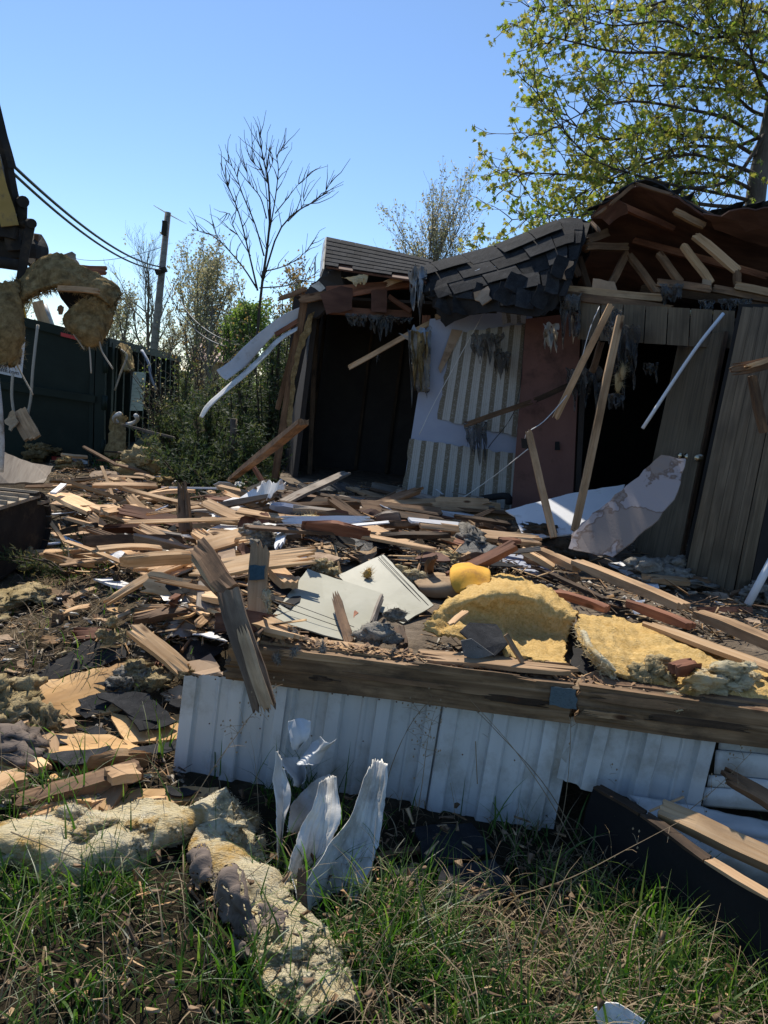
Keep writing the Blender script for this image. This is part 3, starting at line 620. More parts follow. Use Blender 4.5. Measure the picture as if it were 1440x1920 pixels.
def bough(px, py, L, yaw, seed, label):
    rd = random.Random(seed); p = S(px, py, .04); d = V((math.cos(yaw), math.sin(yaw), .12)); LV = []; LF = []; AT = []; root = empty('juniper_bough', p, label, 'branch', 'broken evergreen boughs in the debris'); vs = []; fs = []
    for b in range(5):
        dd = (d+V((rd.gauss(0, .35), rd.gauss(0, .35), rd.gauss(.05, .15)))).normalized(); l = L*rd.uniform(.5, 1); tube_into(vs, fs, [p, p+dd*l*.5+V((0, 0, .03)), p+dd*l], [.009, .007, .003], 4)
        for k in range(26):
            c = p+dd*l*rd.random(); t = (dd+V((rd.gauss(0, .8), rd.gauss(0, .8), rd.gauss(0, .5)))).normalized(); ll = rd.uniform(.05, .13); ton = rd.random()
            for q in range(7):
                e = (t+V((rd.gauss(0, .7), rd.gauss(0, .7), rd.gauss(0, .7)))).normalized()*rd.uniform(.02, .045); s = e.orthogonal().normalized()*.005; g = c+t*ll*q/7; k0 = len(LV); LV += [g-s, g+s, g+e]; LF.append([k0, k0+1, k0+2]); AT += [ton]*3
    mk('stem', vs, fs, bark_dark, root, None, True); mknp('needles', np.array([tuple(v) for v in LV]), np.array(LF), leaf_juniper, np.array(AT), root)
for a in [(215, 1045, .55, 2.7, 1, 'evergreen bough lying across the long pale board'), (265, 985, .6, .3, 2, 'evergreen bough draped beside the tall splintered stake'), (190, 960, .5, 2.5, 3, 'evergreen bough on the tipped plywood left of the stake'), (330, 915, .8, .2, 4, 'evergreen bough between the juniper and the white sheeting'), (130, 1080, .5, 2.9, 5, 'evergreen bough on the grassy hump'), (375, 935, .7, 2.6, 6, 'evergreen bough behind the stake, touching the white sheeting')]: bough(*a)
def brush(px, Y, h, n, seed, label, leaf, nl):
    rd = random.Random(seed); b = G0(px, Y); root = empty('brush', (b.x, b.y, 0), label, 'shrub', 'bare twiggy shrubs by the bin'); vs = []; fs = []; LV = []; LF = []; AT = []
    for i in range(n):
        a = rd.random()*6.28; q = [b+V((rd.gauss(0, .12), rd.gauss(0, .12), 0))]; d = V((math.cos(a)*.35, math.sin(a)*.35, 1)).normalized(); l = h*rd.uniform(.5, 1)
        for s in range(7): d = (d+V((rd.gauss(0, .13), rd.gauss(0, .13), .02))).normalized(); q.append(q[-1]+d*l/7)
        tube_into(vs, fs, q, [.014*(1-.8*s/7) for s in range(8)], 4, False)
        for s in range(2, 7):
            for r in range(2):
                e = (d+V((rd.gauss(0, .7), rd.gauss(0, .7), rd.gauss(.1, .4)))).normalized()*rd.uniform(.2, .5); tube_into(vs, fs, [q[s], q[s]+e*.5+V((0, 0, .03)), q[s]+e], [.006, .005, .003], 3, False)
                for k in range(nl):
                    c = q[s]+e*rd.random(); dd = V((rd.gauss(0, 1), rd.gauss(0, 1), rd.gauss(0, 1))).normalized()*rd.uniform(.03, .06); sd = dd.orthogonal().normalized()*.016; k0 = len(LV); LV += [c, c+dd*.5+sd, c+dd, c+dd*.5-sd]; LF.append([k0, k0+1, k0+2, k0+3]); AT += [rd.random()]*4
    mk('stems', vs, fs, bark_dark, root, None, True)
    if LV: mknp('leaves', np.array([tuple(v) for v in LV]), np.array(LF), leaf, np.array(AT), root)
for a in [(345, 13.5, 2.6, 16, 1, 'twiggy shrub at the right end of the bin', leaf_far, 3), (375, 15, 3.2, 16, 2, 'taller twiggy shrub below the red roofed house', leaf_green, 3), (415, 14.5, 3.4, 14, 3, 'gold budded shrub behind the hanging siding strip', leaf_gold, 4), (560, 13.6, 4.4, 14, 4, 'gold budded sapling behind the leaning studs of the gable', leaf_gold, 5), (320, 12.8, 1.6, 12, 5, 'low shrub against the ribbed side of the bin', leaf_juniper, 5), (520, 14.2, 4.0, 14, 6, 'gold budded sapling between the dead tree and the gable', leaf_gold, 5)]: brush(*a)

# ================================================================ the wrecked mobile home
home = empty('mobile_home', (0.6, 5.5, 0), 'half demolished mobile home with caved in shingle roof and open rooms', 'building')
HP = home
def wp(p): return W(*p)
# floor and underside
fl = [V((SK0.x+.14, SK0.y+.03, FLOOR-.1)), SK0+SKD*4.6+V((0, .05, FLOOR-.1)), V((4.2, 11, FLOOR-.1)), V((-1.5, 11, FLOOR-.1))]
deck_m = M_noise('littered_floor', [(.055, .042, .03), (.15, .115, .08), (.24, .19, .14)], 7, rough=1, bs=1, bd=.02, bsc=30, var=0)
mk('floor_deck', fl+[p+V((0, 0, .1)) for p in fl], [[0, 3, 2, 1], [4, 5, 6, 7], [0, 1, 5, 4], [1, 2, 6, 5], [2, 3, 7, 6], [3, 0, 4, 7]], deck_m, HP, M=Matrix.Identity(4))
# doubled rim joist above the skirting
def on_sk(px, py, off=0.0): return onplane(px, py, SK0+SKN*off, SKN)
for (pl, pr, off, wdt, nm) in [((428, 1222), (1075, 1300), .055, .085, 'rim_joist'), ((420, 1252), (1075, 1335), .050, .080, 'rim_joist'), ((1078, 1300), (1900, 1411), .055, .085, 'rim_joist'), ((1078, 1334), (1900, 1442), .050, .08, 'rim_joist')]:
    a, b = on_sk(*pl, off), on_sk(*pr, off); board(nm, a, b, wdt, .05, wood_joist, up=SKN, parent=HP, s0=.03, s1=.03)
a, b = on_sk(440, 1203, .02), on_sk(760, 1235, .02); board('sill_plate', a+V((0, .05, .01)), b+V((0, .05, -.005)), .12, .02, wood_tan, parent=HP, splint=.2)
a, b = on_sk(780, 1236, .02), on_sk(1110, 1262, .02); board('sill_plate', a+V((0, .05, .0)), b+V((0, .05, -.01)), .12, .02, wood_tan, parent=HP, splint=.25)
a, b = on_sk(1120, 1285, .02), on_sk(1500, 1335, .02); board('sill_plate', a+V((0, .06, .0)), b+V((0, .06, .0)), .12, .035, wood_old, parent=HP, splint=.05)
for (xa, xb, d, wv, m) in [(520, 700, 18, .03, wood_tan), (640, 860, 44, .022, wood_old), (760, 1010, 12, .035, wood_joist), (900, 1040, 52, .03, wood_dark), (1100, 1290, 26, .04, wood_old), (1200, 1420, 50, .03, wood_dark), (1090, 1200, 58, .025, wood_tan), (560, 640, 58, .02, wood_dark)]:
    f = lambda x: on_sk(x, 1200+(x-490)*.128+d, .079); board('split_strip', f(xa), f(xb), wv, .008, m, up=SKN, parent=HP, splint=.12)
# strap of blue patterned tape on the joist
sheet('tape_patch', [on_sk(1033, 1288, .083), on_sk(1080, 1294, .083), on_sk(1082, 1330, .083), on_sk(1030, 1322, .083)], .003, M_noise('blue_tar_tape', [(.03, .05, .06), (.10, .14, .16), (.03, .04, .05)], 60, (1, 3, 1), rough=.6, bs=.3, var=0), parent=HP, jag=.005, step=.02)
# ribbed skirting sheets: trapezoidal ribs every 0.21 m
def skirt(xa, xb, top, bot, lift=0.0, off=0.0, seed=0):
    """top, bot: lists of pixel points giving the upper and lower edge"""
    rd = random.Random(seed); T = [on_sk(*p) for p in top]; B = [on_sk(*p) for p in bot]; n = 64; rows = 7
    vs = []; fs = []
    def at(P, u):
        d = [(p-SK0).dot(SKD) for p in P]; return float(np.interp(u, d, [p.z for p in P]))
    u0 = (T[0]-SK0).dot(SKD); u1 = (T[-1]-SK0).dot(SKD); k = max(24, int((u1-u0)/.21*30))
    for j in range(rows):
        v = j/(rows-1)
        for i in range(k+1):
            s = lerp(u0, u1, i/k); zt = at(T, s)+rd.uniform(-.003, .003); zb = at(B, s); zc = lerp(zb, zt, v)
            ph = ((s+lift) % .21)/.21; rb = .030*(smooth(.30, .34, ph)-smooth(.62, .68, ph))+.008*(smooth(.02, .05, ph)-smooth(.10, .13, ph))
            p = SK0+SKD*(s-0.055*(1-v)*.4)+SKN*(rb+off+.012*nz(s*3, v*2, seed)+.01*(1-v)); vs.append(V((p.x, p.y, zc)))
    w = k+1; m = len(vs); vs += [p-SKN*.0012 for p in vs]
    for j in range(rows-1):
        for i in range(k):
            q = [j*w+i, j*w+i+1, (j+1)*w+i+1, (j+1)*w+i]; fs.append(q); fs.append([x+m for x in reversed(q)])
    return mk('skirting_sheet', vs, fs, white_metal, HP)
skirt(0, 0, [(352, 1260), (420, 1268), (545, 1272)], [(348, 1470), (520, 1505)], .10, .012, 1)
skirt(0, 0, [(505, 1262), (700, 1285), (830, 1303)], [(500, 1500), (790, 1540)], .09, .0, 2)
skirt(0, 0, [(822, 1303), (1010, 1330), (1078, 1345)], [(790, 1540), (1060, 1560)], .02, .006, 3)
skirt(0, 0, [(1070, 1343), (1200, 1362), (1342, 1377)], [(1050, 1455), (1105, 1475), (1330, 1528)], .03, .004, 4)
vs = []; fs = []
for px, py in [(x, 1266+(x-400)*.116+d) for x in range(372, 1340, 31) for d in (8,)]+[(x, 1355+(x-400)*.125) for x in range(395, 1060, 95)]:
    p = on_sk(px+random.uniform(-3, 3), py+random.uniform(-2, 3), .034); k = len(vs); q = SKD*.0045; z = V((0, 0, .0045)); vs += [p+q, p+z, p-q, p-z, p+SKN*.004]; fs += [[k, k+1, k+4], [k+1, k+2, k+4], [k+2, k+3, k+4], [k+3, k, k+4]]
tag(mk('screws', vs, fs, rust, HP), kind='stuff')
# the horizontally ribbed sheet at the right and the crumpled ones under it
for k, (ya, yb) in enumerate([(1372, 1408), (1406, 1455), (1453, 1478), (1476, 1512)]):
    x0 = [1350, 1345, 1335, 1330][k]; o = -.02+.012*k
    rows = [[on_sk(x0-k*3, ya, o), on_sk(1400, ya+5, o), on_sk(1500, ya+16, o)], [on_sk(x0-k*3-2, (ya+yb)/2, o+.012), on_sk(1400, (ya+yb)/2+5, o+.014), on_sk(1500, (ya+yb)/2+16, o+.012)], [on_sk(x0-k*3-4, yb, o-.004), on_sk(1400, yb+6, o-.004), on_sk(1500, yb+17, o-.004)]]
    patch('skirting_sheet', rows, white_metal, 14, 8, .0015, bump=.002, parent=HP)
patch('crumpled_skirting', pix([[(1180, 1488, 2.93), (1290, 1510, 2.93), (1400, 1530, 2.9), (1500, 1550, 2.9)], [(1200, 1530, 2.86), (1290, 1545, 2.84), (1400, 1560, 2.82), (1500, 1580, 2.8)], [(1230, 1570, 2.85), (1300, 1590, 2.86), (1400, 1605, 2.86), (1500, 1620, 2.86)]]), white_metal, 22, 14, .0015, bump=.014, bscale=7, ragged=.03, parent=HP)
patch('crumpled_skirting', pix([[(1250, 1545, 2.74), (1340, 1562, 2.78), (1500, 1580, 2.74)], [(1270, 1600, 2.70), (1360, 1610, 2.66), (1500, 1640, 2.64)], [(1300, 1650, 2.72), (1380, 1670, 2.7), (1500, 1690, 2.7)]]), white_metal, 20, 14, .0015, bump=.016, bscale=6, ragged=.03, parent=HP)

# rooms: dark outer shell
def quad(name, pts, mat, th=.03, parent=HP, **k): return sheet(name, pts, th, mat, parent=parent, step=9, **k)
BW = 10.9
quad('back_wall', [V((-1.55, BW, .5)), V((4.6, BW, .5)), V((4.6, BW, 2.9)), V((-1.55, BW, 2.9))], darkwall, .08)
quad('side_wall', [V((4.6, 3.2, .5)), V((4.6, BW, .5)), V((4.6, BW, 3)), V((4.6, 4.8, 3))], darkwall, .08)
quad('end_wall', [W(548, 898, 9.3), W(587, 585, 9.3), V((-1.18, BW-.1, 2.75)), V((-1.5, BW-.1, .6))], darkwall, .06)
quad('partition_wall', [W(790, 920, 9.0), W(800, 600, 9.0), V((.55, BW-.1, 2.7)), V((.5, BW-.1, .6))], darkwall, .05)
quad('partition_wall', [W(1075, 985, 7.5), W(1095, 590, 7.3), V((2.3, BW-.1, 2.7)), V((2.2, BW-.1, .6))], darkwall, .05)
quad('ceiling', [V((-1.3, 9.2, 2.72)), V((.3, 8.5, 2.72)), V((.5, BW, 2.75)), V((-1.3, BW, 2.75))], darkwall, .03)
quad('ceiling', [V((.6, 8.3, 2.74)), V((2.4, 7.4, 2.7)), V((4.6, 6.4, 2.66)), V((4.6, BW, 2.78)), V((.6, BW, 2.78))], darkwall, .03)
for k in (1, 4, 6): board('stud', V((-1.35+k*.22, BW-.06, .6)), V((-1.3+k*.22, BW-.06, 2.7)), .04, .06, wood_dark, up=(0, -1, 0), parent=HP)
# striped wallpapered wall
def uvquad(name, c, mat, nu, nv, th, eat=0, ragged=0, parent=HP):
    tl, tr, br, bl = [W(*p) for p in c]; g = []; n = (tr-tl).cross(bl-tl).normalized(); n = n if n.dot(CAM-tl) > 0 else -n; uv = []
    for j in range(nv+1):
        for i in range(nu+1):
            u, v = i/nu, j/nv; p = tl.lerp(tr, u).lerp(bl.lerp(br, u), v)
            if ragged and j in (0, nv): p = p+(bl-tl).normalized()*random.uniform(-1, 1)*ragged
            if ragged and i in (0, nu): p = p+(tr-tl).normalized()*random.uniform(-1, 1)*ragged
            g.append(p+n*.004*nz(p.x*3, p.z*3)); uv.append((u, v))
    w = nu+1; m = len(g); vs = g+[p-n*th for p in g]; fs = []
    for j in range(nv):
        for i in range(nu):
            q = [j*w+i, j*w+i+1, (j+1)*w+i+1, (j+1)*w+i]; fs.append(q); fs.append([x+m for x in reversed(q)])
    edge = [j*w for j in range(nv+1)], [j*w+nu for j in range(nv+1)], list(range(w)), [nv*w+i for i in range(w)]
    for e in edge:
        for a, b in zip(e, e[1:]): fs.append([a, b, b+m, a+m])
    o = mk(name, vs, fs, mat, parent); l = o.data.uv_layers.new(name='UVMap'); uu = uv+uv
    for lp in o.data.loops: l.data[lp.index].uv = uu[lp.vertex_index]
    return o
def stripes(name, n):
    m, t, b, out = newmat(name); tc = N(t, 'ShaderNodeTexCoord'); sx = N(t, 'ShaderNodeSeparateXYZ'); t.links.new(tc.outputs['UV'], sx.inputs[0])
    ml = N(t, 'ShaderNodeMath', operation='MULTIPLY'); ml.inputs[1].default_value = n; t.links.new(sx.outputs[0], ml.inputs[0]); fr = N(t, 'ShaderNodeMath', operation='FRACT'); t.links.new(ml.outputs[0], fr.inputs[0])
    W1, W2, B1 = (.44, .43, .40), (.35, .335, .30), (.15, .125, .085)
    col = ramp(t, fr.outputs[0], [B1, W2, W1, W2, W1, W2, W1, B1], [0, .36, .40, .50, .56, .64, .70, .97], 'CONSTANT')
    c = coords(t, (1, 1, 1)); f = ntex(t, c, 3, 6, .7); col = mix(t, ramp(t, f, [(0, 0, 0), (1, 1, 1)], [.55, .85]), col, (.22, .19, .15)); f2 = ntex(t, c, 70, 2, .5)
    col = mix(t, ramp(t, f2, [(0, 0, 0), (1, 1, 1)], [.5, .8]), col, (.33, .31, .27)); t.links.new(col, b.inputs['Base Color']); b.inputs['Roughness'].default_value = .7; bump(t, b, f, .1); return m
sw = quad('wallpapered_wall', [W(806, 598, 8.12), W(1000, 575, 7.92), W(964, 985, 7.92), W(748, 965, 8.12)], bluewall, .05, jag=0)
uvquad('striped_wallpaper', [(847, 625, 8.08), (988, 606, 7.90), (969, 818, 7.89), (820, 786, 8.07)], stripes('striped_paper_upper', 6.4), 20, 14, .006, ragged=.012, parent=sw)
uvquad('striped_wallpaper', [(886, 585, 8.06), (990, 575, 7.91), (988, 604, 7.9), (900, 615, 8.05)], stripes('striped_paper_strip', 5), 12, 4, .006, ragged=.02, parent=sw)
uvquad('striped_wallpaper', [(769, 822, 8.09), (972, 852, 7.89), (964, 985, 7.89), (748, 965, 8.09)], stripes('striped_paper_lower', 8.8), 26, 10, .006, ragged=.012, parent=sw)
sheet('casing_strip', [W(847, 617, 8.05), W(868, 620, 8.05), W(826, 700, 8.05), W(822, 690, 8.05)], .01, brownboard, parent=sw)
quad('wall_panel', [W(986, 598, 7.75), W(1090, 585, 7.45), W(1072, 975, 7.42), W(956, 985, 7.72)], redpanel, .03)
sheet('switch_hole', [W(1041, 828, 7.48), W(1049, 828, 7.48), W(1050, 844, 7.48), W(1040, 844, 7.48)], .004, black, parent=HP, step=.03)
# header, door and walnut panelling
for k in range(7):
    xa, xb = 1086+k*42, 1086+(k+1)*42-2; ya = 566+k*2.5
    Yk = 6.75-k*.11; bt = 636+k*2.6
    sheet('header_plank', [W(xa, ya, Yk), W(xb, ya+2, Yk-.1), W(xb-4, bt+2, Yk-.1), W(xa-4, bt, Yk)], .012, panel_wood, parent=HP, step=9, M=frame(W(xa, ya, Yk), V((.1, 0, -1)), (CAM-W(xa, ya, Yk)).normalized()))
da, db, dc_, dd_ = W(1273, 637, 6.55), W(1357, 621, 5.95), W(1267, 1075, 5.82), W(1178, 1075, 6.42)
dm = frame(da, dd_-da, (CAM-da).normalized())
door = sheet('door', [da, db, dc_, dd_], .035, panel_wood, parent=HP, step=9, M=frame(da, dd_-da, (db-da).cross(dd_-da) if (db-da).cross(dd_-da).dot(CAM-da) > 0 else (dd_-da).cross(db-da)))
def knob(p, n, parent):
    n = n.normalized(); vs = []; fs = []; prof = [(0, .030), (.006, .030), (.008, .012), (.03, .012), (.036, .024), (.05, .027), (.062, .022), (.066, 0.001)]
    a = n.orthogonal().normalized(); b = n.cross(a)
    for d, r in prof:
        for k in range(14): vs.append(p+n*d+a*(r*math.cos(k*.4488))+b*(r*math.sin(k*.4488)))
    for i in range(len(prof)-1):
        for k in range(14): fs.append([i*14+k, i*14+(k+1) % 14, (i+1)*14+(k+1) % 14, (i+1)*14+k])
    return mk('door_knob', vs, fs, brass, parent, None, True)
dn = (db-da).cross(dd_-da).normalized(); dn = dn if dn.dot(CAM-da) > 0 else -dn
kp = W(1288, 857, 5.9); knob(kp+dn*0.01, dn, door)
board('door_edge', db+V((.02, .02, 0)), dc_+V((.02, .02, 0)), .05, .03, wood_dark, up=dn, parent=HP)
knob(W(1312, 859, 5.75), V((-.6, -.8, 0)), HP).name = 'door_knob'
bx = [1276, 1297, 1316, 1336, 1352, 1370]; tx = [1392, 1412, 1431, 1449, 1466, 1484]
for k in range(5):
    y0 = 5.42-k*.05; y1 = 5.42-(k+1)*.05; g = .5
    P4 = [W(tx[k]+g, 575, y0), W(tx[k+1]-g, 577, y1), W(bx[k+1]-g, 1118+k*4, y1-.06), W(bx[k]+g, 1112+k*4, y0-.06)]
    sheet('panelling_plank', P4, .012, panel_wood, parent=HP, step=9, M=frame(P4[0], P4[3]-P4[0], (CAM-P4[0]).normalized()))
P4 = [W(1386, 570, 5.46), W(1490, 570, 5.22), W(1372, 1130, 5.16), W(1270, 1112, 5.40)]; quad('panelling_backing', P4, black, .03)
board('corner_post', W(1384, 1140, 5.1), W(1498, 575, 5.1), .07, .05, panel_wood, up=(0, -1, 0), parent=HP)
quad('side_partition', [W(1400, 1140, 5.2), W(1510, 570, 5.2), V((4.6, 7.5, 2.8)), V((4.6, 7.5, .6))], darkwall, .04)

# ---- roofs
SHB = [.0]
def outw(sf, u, v, d):
    d = d+SHB[0]
    n = sf.nrm(min(.98, max(.02, u)), min(.98, max(.02, v))); p = sf.at(u, v); n = n if n.z > 0 else -n; return p+n*d
def shingles(sf, nu, nv, parent, mat, skip=None, lift=.010, th=.006, jit=.01, droop=None, over=1.25, upn=True, gap=.003):
    for j in range(nv-1, -1, -1):
        for i in range(-1, nu):
            if skip and skip(i, j): continue
            sh = .5*(j % 2); u0, u1 = (i+sh)/nu+gap, (i+1+sh)/nu-gap; v0, v1 = (j-.15)/nv, (j+1*over-.15)/nv
            u0 = max(0, u0); u1 = min(1, u1)
            if u1-u0 < .3/nu: continue
            v0 = max(0, v0); v1 = min(1.0, v1); dr = droop(i, j) if droop else 0
            rows = []
            for v, l in ((v0, .004), (lerp(v0, v1, .5), lift*.7), (v1, lift)):
                rows.append([outw(sf, u, v, l+random.uniform(0, jit)*.3+(dr*(v-v0)/(v1-v0))) for u in (u0, (u0+u1)/2, u1)])
            vs = [p for r in rows for p in r]; m = 9; nrm = (vs[8]-vs[0]).cross(vs[6]-vs[2]); vs = vs+[p-V((0, 0, th)) for p in vs]
            fs = []
            for b in range(2):
                for a in range(2):
                    q = [b*3+a, b*3+a+1, b*3+a+4, b*3+a+3]; fs.append(q); fs.append([x+m for x in reversed(q)])
            for a, b in ((0, 1), (1, 2), (2, 5), (5, 8), (8, 7), (7, 6), (6, 3), (3, 0)): fs.append([a, b, b+m, a+m])
            mk('shingle', vs, fs, mat, parent)
# left gable slope
sA = Surf(pix([[(613, 449, 9.75), (720, 472, 9.25), (812, 494, 8.75)], [(612, 476, 9.35), (716, 496, 8.85), (806, 512, 8.4)], [(611, 503, 8.95), (712, 519, 8.45), (800, 532, 8.0)]]))
rA = patch('roof', sA, plywood_red, 14, 8, .02, ragged=.01, parent=HP, smoothed=False)
SHB[0] = .03; shingles(sA, 8, 7, rA, shingle_m, gap=.0006, jit=.004, lift=.014, skip=lambda i, j: (j >= 6 and (i in (1, 5, 6)) or (j == 5 and i == 6)))
sB = Surf([[W(613, 447, 9.75), W(720, 470, 9.25), W(812, 492, 8.75)], [V((-1.0, 11.2, 2.75)), V((.2, 11.2, 2.75)), V((.8, 11.2, 2.75))]])
patch('roof', sB, felt, 6, 6, .03, parent=HP, smoothed=False)
board('fascia_trim', W(609, 452, 9.8), W(603, 512, 8.95), .10, .02, scrap_metal, up=(-1, -.3, .2), parent=HP)
board('fascia_trim', W(612, 449, 9.8), W(700, 467, 9.35), .04, .02, scrap_metal, parent=HP)
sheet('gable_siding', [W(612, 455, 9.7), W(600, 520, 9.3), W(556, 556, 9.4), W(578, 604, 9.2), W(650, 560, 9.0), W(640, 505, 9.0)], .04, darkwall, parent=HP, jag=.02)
sheet('gable_trim_piece', [W(582, 536, 9.0), W(598, 527, 9.0), W(610, 540, 9.0), W(600, 548, 9.0), W(590, 540, 9.0)], .01, scrap_metal, parent=HP, jag=.008, step=.04)
# truss seen in the torn gable
def brd(p, q, Y, w, t, mat, nm='truss_member', sp=0.0, Y2=None, par=HP, up=(0, -1, .15)): return board(nm, W(*p, Y), W(*q, Y2 or Y), w, t, mat, up=up, parent=par, splint=sp)
brd((612, 545), (775, 533), 8.75, .09, .04, wood_red); brd((612, 582), (772, 590), 8.72, .08, .04, wood_red); brd((652, 553), (772, 533), 8.66, .05, .04, wood_red, sp=.03); brd((728, 556), (770, 584), 8.66, .05, .04, wood_red)
sheet('gusset_plate', [W(696, 545, 8.62), W(726, 543, 8.62), W(725, 586, 8.62), W(696, 584, 8.62)], .012, plywood_red, parent=HP)
sheet('gusset_plate', [W(640, 536, 8.63), W(661, 540, 8.63), W(660, 580, 8.63), W(612, 590, 8.63), W(600, 552, 8.63)], .012, plywood_red, parent=HP, jag=.01)
brd((720, 534), (772, 512), 8.45, .07, .012, wood_tan, 'splinter', .06)
for P4 in ([(640, 520), (690, 512), (690, 520), (683, 534), (675, 526), (668, 538), (660, 528), (650, 522)],): sheet('torn_ceiling_fringe', [W(x, y, 8.6) for x, y in P4], .02, insul_cream, parent=HP, jag=.012, step=.03)
for k in range(9):
    x = 664+k*2.6; L = random.uniform(5, 16); board('fringe_strip', W(x, 522, 8.58), W(x-1, 522+L, 8.58), .012, .008, insul_cream, up=(0, -1, 0), parent=HP)
for P4 in ([(650, 590), (690, 588), (686, 606), (672, 622), (660, 612), (648, 614)], [(690, 590), (740, 596), (735, 615), (722, 640), (708, 643), (700, 625), (692, 612)], [(735, 594), (775, 598), (768, 612), (748, 614), (738, 606)], [(706, 668), (713, 655), (711, 680), (704, 690)]):
    drape('torn_ceiling_film', P4, 8.62, dust_plastic, HP, P4[0][0])
# studs at the torn end and the strip of old lining
brd((573, 548), (514, 900), 9.15, .085, .04, wood_old, 'stud', .04); brd((562, 605), (520, 770), 9.3, .06, .04, wood_old, 'stud', .05); brd((594, 600), (580, 900), 9.8, .06, .04, wood_dark, 'stud')
brd((560, 562), (616, 553), 9.0, .09, .04, wood_old, 'stud', .05); brd((520, 562), (575, 542), 9.1, .05, .03, wood_old, 'stud', .06)
sheet('lining_edge', [W(590, 584, 9.1), W(584, 620, 9.1), W(566, 655, 9.1), W(556, 700, 9.1), W(545, 800, 9.1), W(538, 800, 9.1), W(548, 690, 9.1), W(560, 640, 9.1), W(578, 590, 9.1)], .02, insul_brown, parent=HP, jag=.015, step=.06)

# middle: the shingled slope that has fallen in
sC = Surf(pix([[(783, 502, 8.55), (850, 484, 8.2), (925, 466, 7.85), (1000, 436, 7.5), (1062, 414, 7.25), (1112, 424, 7.1)],
               [(792, 528, 8.25), (858, 512, 7.85), (935, 496, 7.5), (1008, 470, 7.2), (1064, 452, 7.0), (1098, 452, 6.9)],
               [(800, 556, 8.05), (862, 545, 7.6), (940, 528, 7.25), (1014, 510, 7.0), (1062, 496, 6.85), (1085, 490, 6.8)],
               [(818, 584, 7.95), (870, 572, 7.5), (944, 560, 7.1), (1012, 552, 6.85), (1045, 545, 6.75), (1064, 540, 6.75)],
               [(838, 612, 7.9), (884, 592, 7.45), (940, 588, 7.05), (1006, 594, 6.8), (1022, 592, 6.72), (1040, 580, 6.72)]]))
rC = patch('roof', sC, felt, 26, 18, .015, bump=.02, ragged=.03, parent=HP, smoothed=False)
bald = {(3, 4), (1, 5), (4, 5)}
class Shear:
    def at(s, u, v): return sC.at(min(1, max(0, u+.20*(v-.45))), min(1, max(0, v-.10*(u-.5))))
    nrm = lambda s, u, v: sC.nrm(u, v)
SHB[0] = .03; shingles(Shear(), 6, 6, rC, shingle_m, skip=lambda i, j: (i, j) in bald or (j == 5 and i in (-1, 2)), lift=.018, th=.005, droop=lambda i, j: random.choice([0, 0, .01, .03]) if j < 4 else random.choice([-.05, -.02, .02]), over=1.45, jit=.015); SHB[0] = 0
for k, (px, py, Y, w, h, a) in enumerate([(838, 566, 7.75, 34, 40, .2), (866, 572, 7.55, 34, 34, -.15), (902, 548, 7.3, 30, 30, .1), (948, 552, 7.02, 36, 38, .12), (985, 560, 6.85, 34, 36, -.1), (1014, 556, 6.72, 30, 40, .2), (1036, 530, 6.68, 26, 40, -.1), (820, 540, 7.95, 26, 34, -.3), (1050, 500, 6.7, 24, 40, .1), (968, 530, 6.95, 34, 34, .15)]):
    c, s_ = math.cos(.25+a), math.sin(.25+a); q = lambda u, v, d=0: W(px+u*c*w/2-v*s_*h/2, py+u*s_*w/2+v*c*h/2, Y-.05-d)
    sheet('shingle', [q(-1, -1, -.05), q(1, -1, -.05), q(1, 1, .02), q(.2, 1.08, .03), q(-1, .9, .02)], .006, shingle_m, parent=rC, jag=.012, step=.05, bump=.015, bscale=5)
sheet('white_tear', [W(890, 508, 7.55), W(905, 504, 7.5), W(930, 498, 7.4), W(926, 506, 7.4), W(905, 518, 7.45), W(896, 514, 7.5)], .004, paperwhite, parent=rC, jag=.015, step=.04)
sheet('torn_decking', [W(888, 548, 7.2), W(915, 536, 7.2), W(922, 560, 7.1), W(904, 572, 7.1), W(890, 562, 7.2)], .015, brownboard, parent=rC, jag=.02, step=.05)
# back slope closing the attic
patch('roof', Surf([[W(785, 498, 8.7), W(925, 462, 8.0), W(1062, 410, 7.4), W(1112, 420, 7.3)], [V((.7, 11.2, 2.8)), V((1.6, 11.2, 2.8)), V((2.6, 11.2, 2.8)), V((3.0, 11.2, 2.8))]]), felt, 8, 8, .03, parent=HP, smoothed=False)
# right: the sheathing seen from beneath
sD = Surf(pix([[(1108, 412, 7.0), (1142, 388, 6.9), (1190, 344, 6.75), (1262, 366, 6.6), (1345, 410, 6.45), (1440, 392, 6.3), (1540, 372, 6.2)],
               [(1112, 440, 7.3), (1150, 430, 7.3), (1200, 420, 7.2), (1270, 435, 7.1), (1350, 462, 7.0), (1440, 468, 6.9), (1540, 470, 6.9)],
               [(1085, 520, 8.0), (1150, 530, 8.0), (1210, 540, 7.9), (1280, 545, 7.8), (1350, 560, 7.7), (1440, 570, 7.6), (1540, 575, 7.5)],
               [(1060, 590, 8.8), (1140, 605, 8.8), (1220, 615, 8.7), (1300, 630, 8.6), (1370, 640, 8.5), (1450, 650, 8.4), (1560, 660, 8.3)]]))
rD = patch('roof', sD, plywood_red, 44, 26, .014, bump=.03, bscale=1.6, ragged=.02, parent=HP, smoothed=False)
SHB[0] = 0; sE = Surf([[outw(sD, u, v, .035) for u in np.linspace(0, 1, 9)] for v in (0.0, .12, .3, .6, 1.0)])
patch('roof_covering', sE, shingle_m, 40, 14, .012, bump=.025, bscale=3, ragged=.035, parent=HP, smoothed=False)
sheet('torn_sheathing', [W(1318, 402, 6.3), W(1352, 408, 6.3), W(1385, 392, 6.25), W(1450, 388, 6.2), W(1480, 470, 6.5), W(1400, 452, 6.55), W(1340, 430, 6.5)], .012, plywood_red, parent=HP, jag=.02, bump=.02)
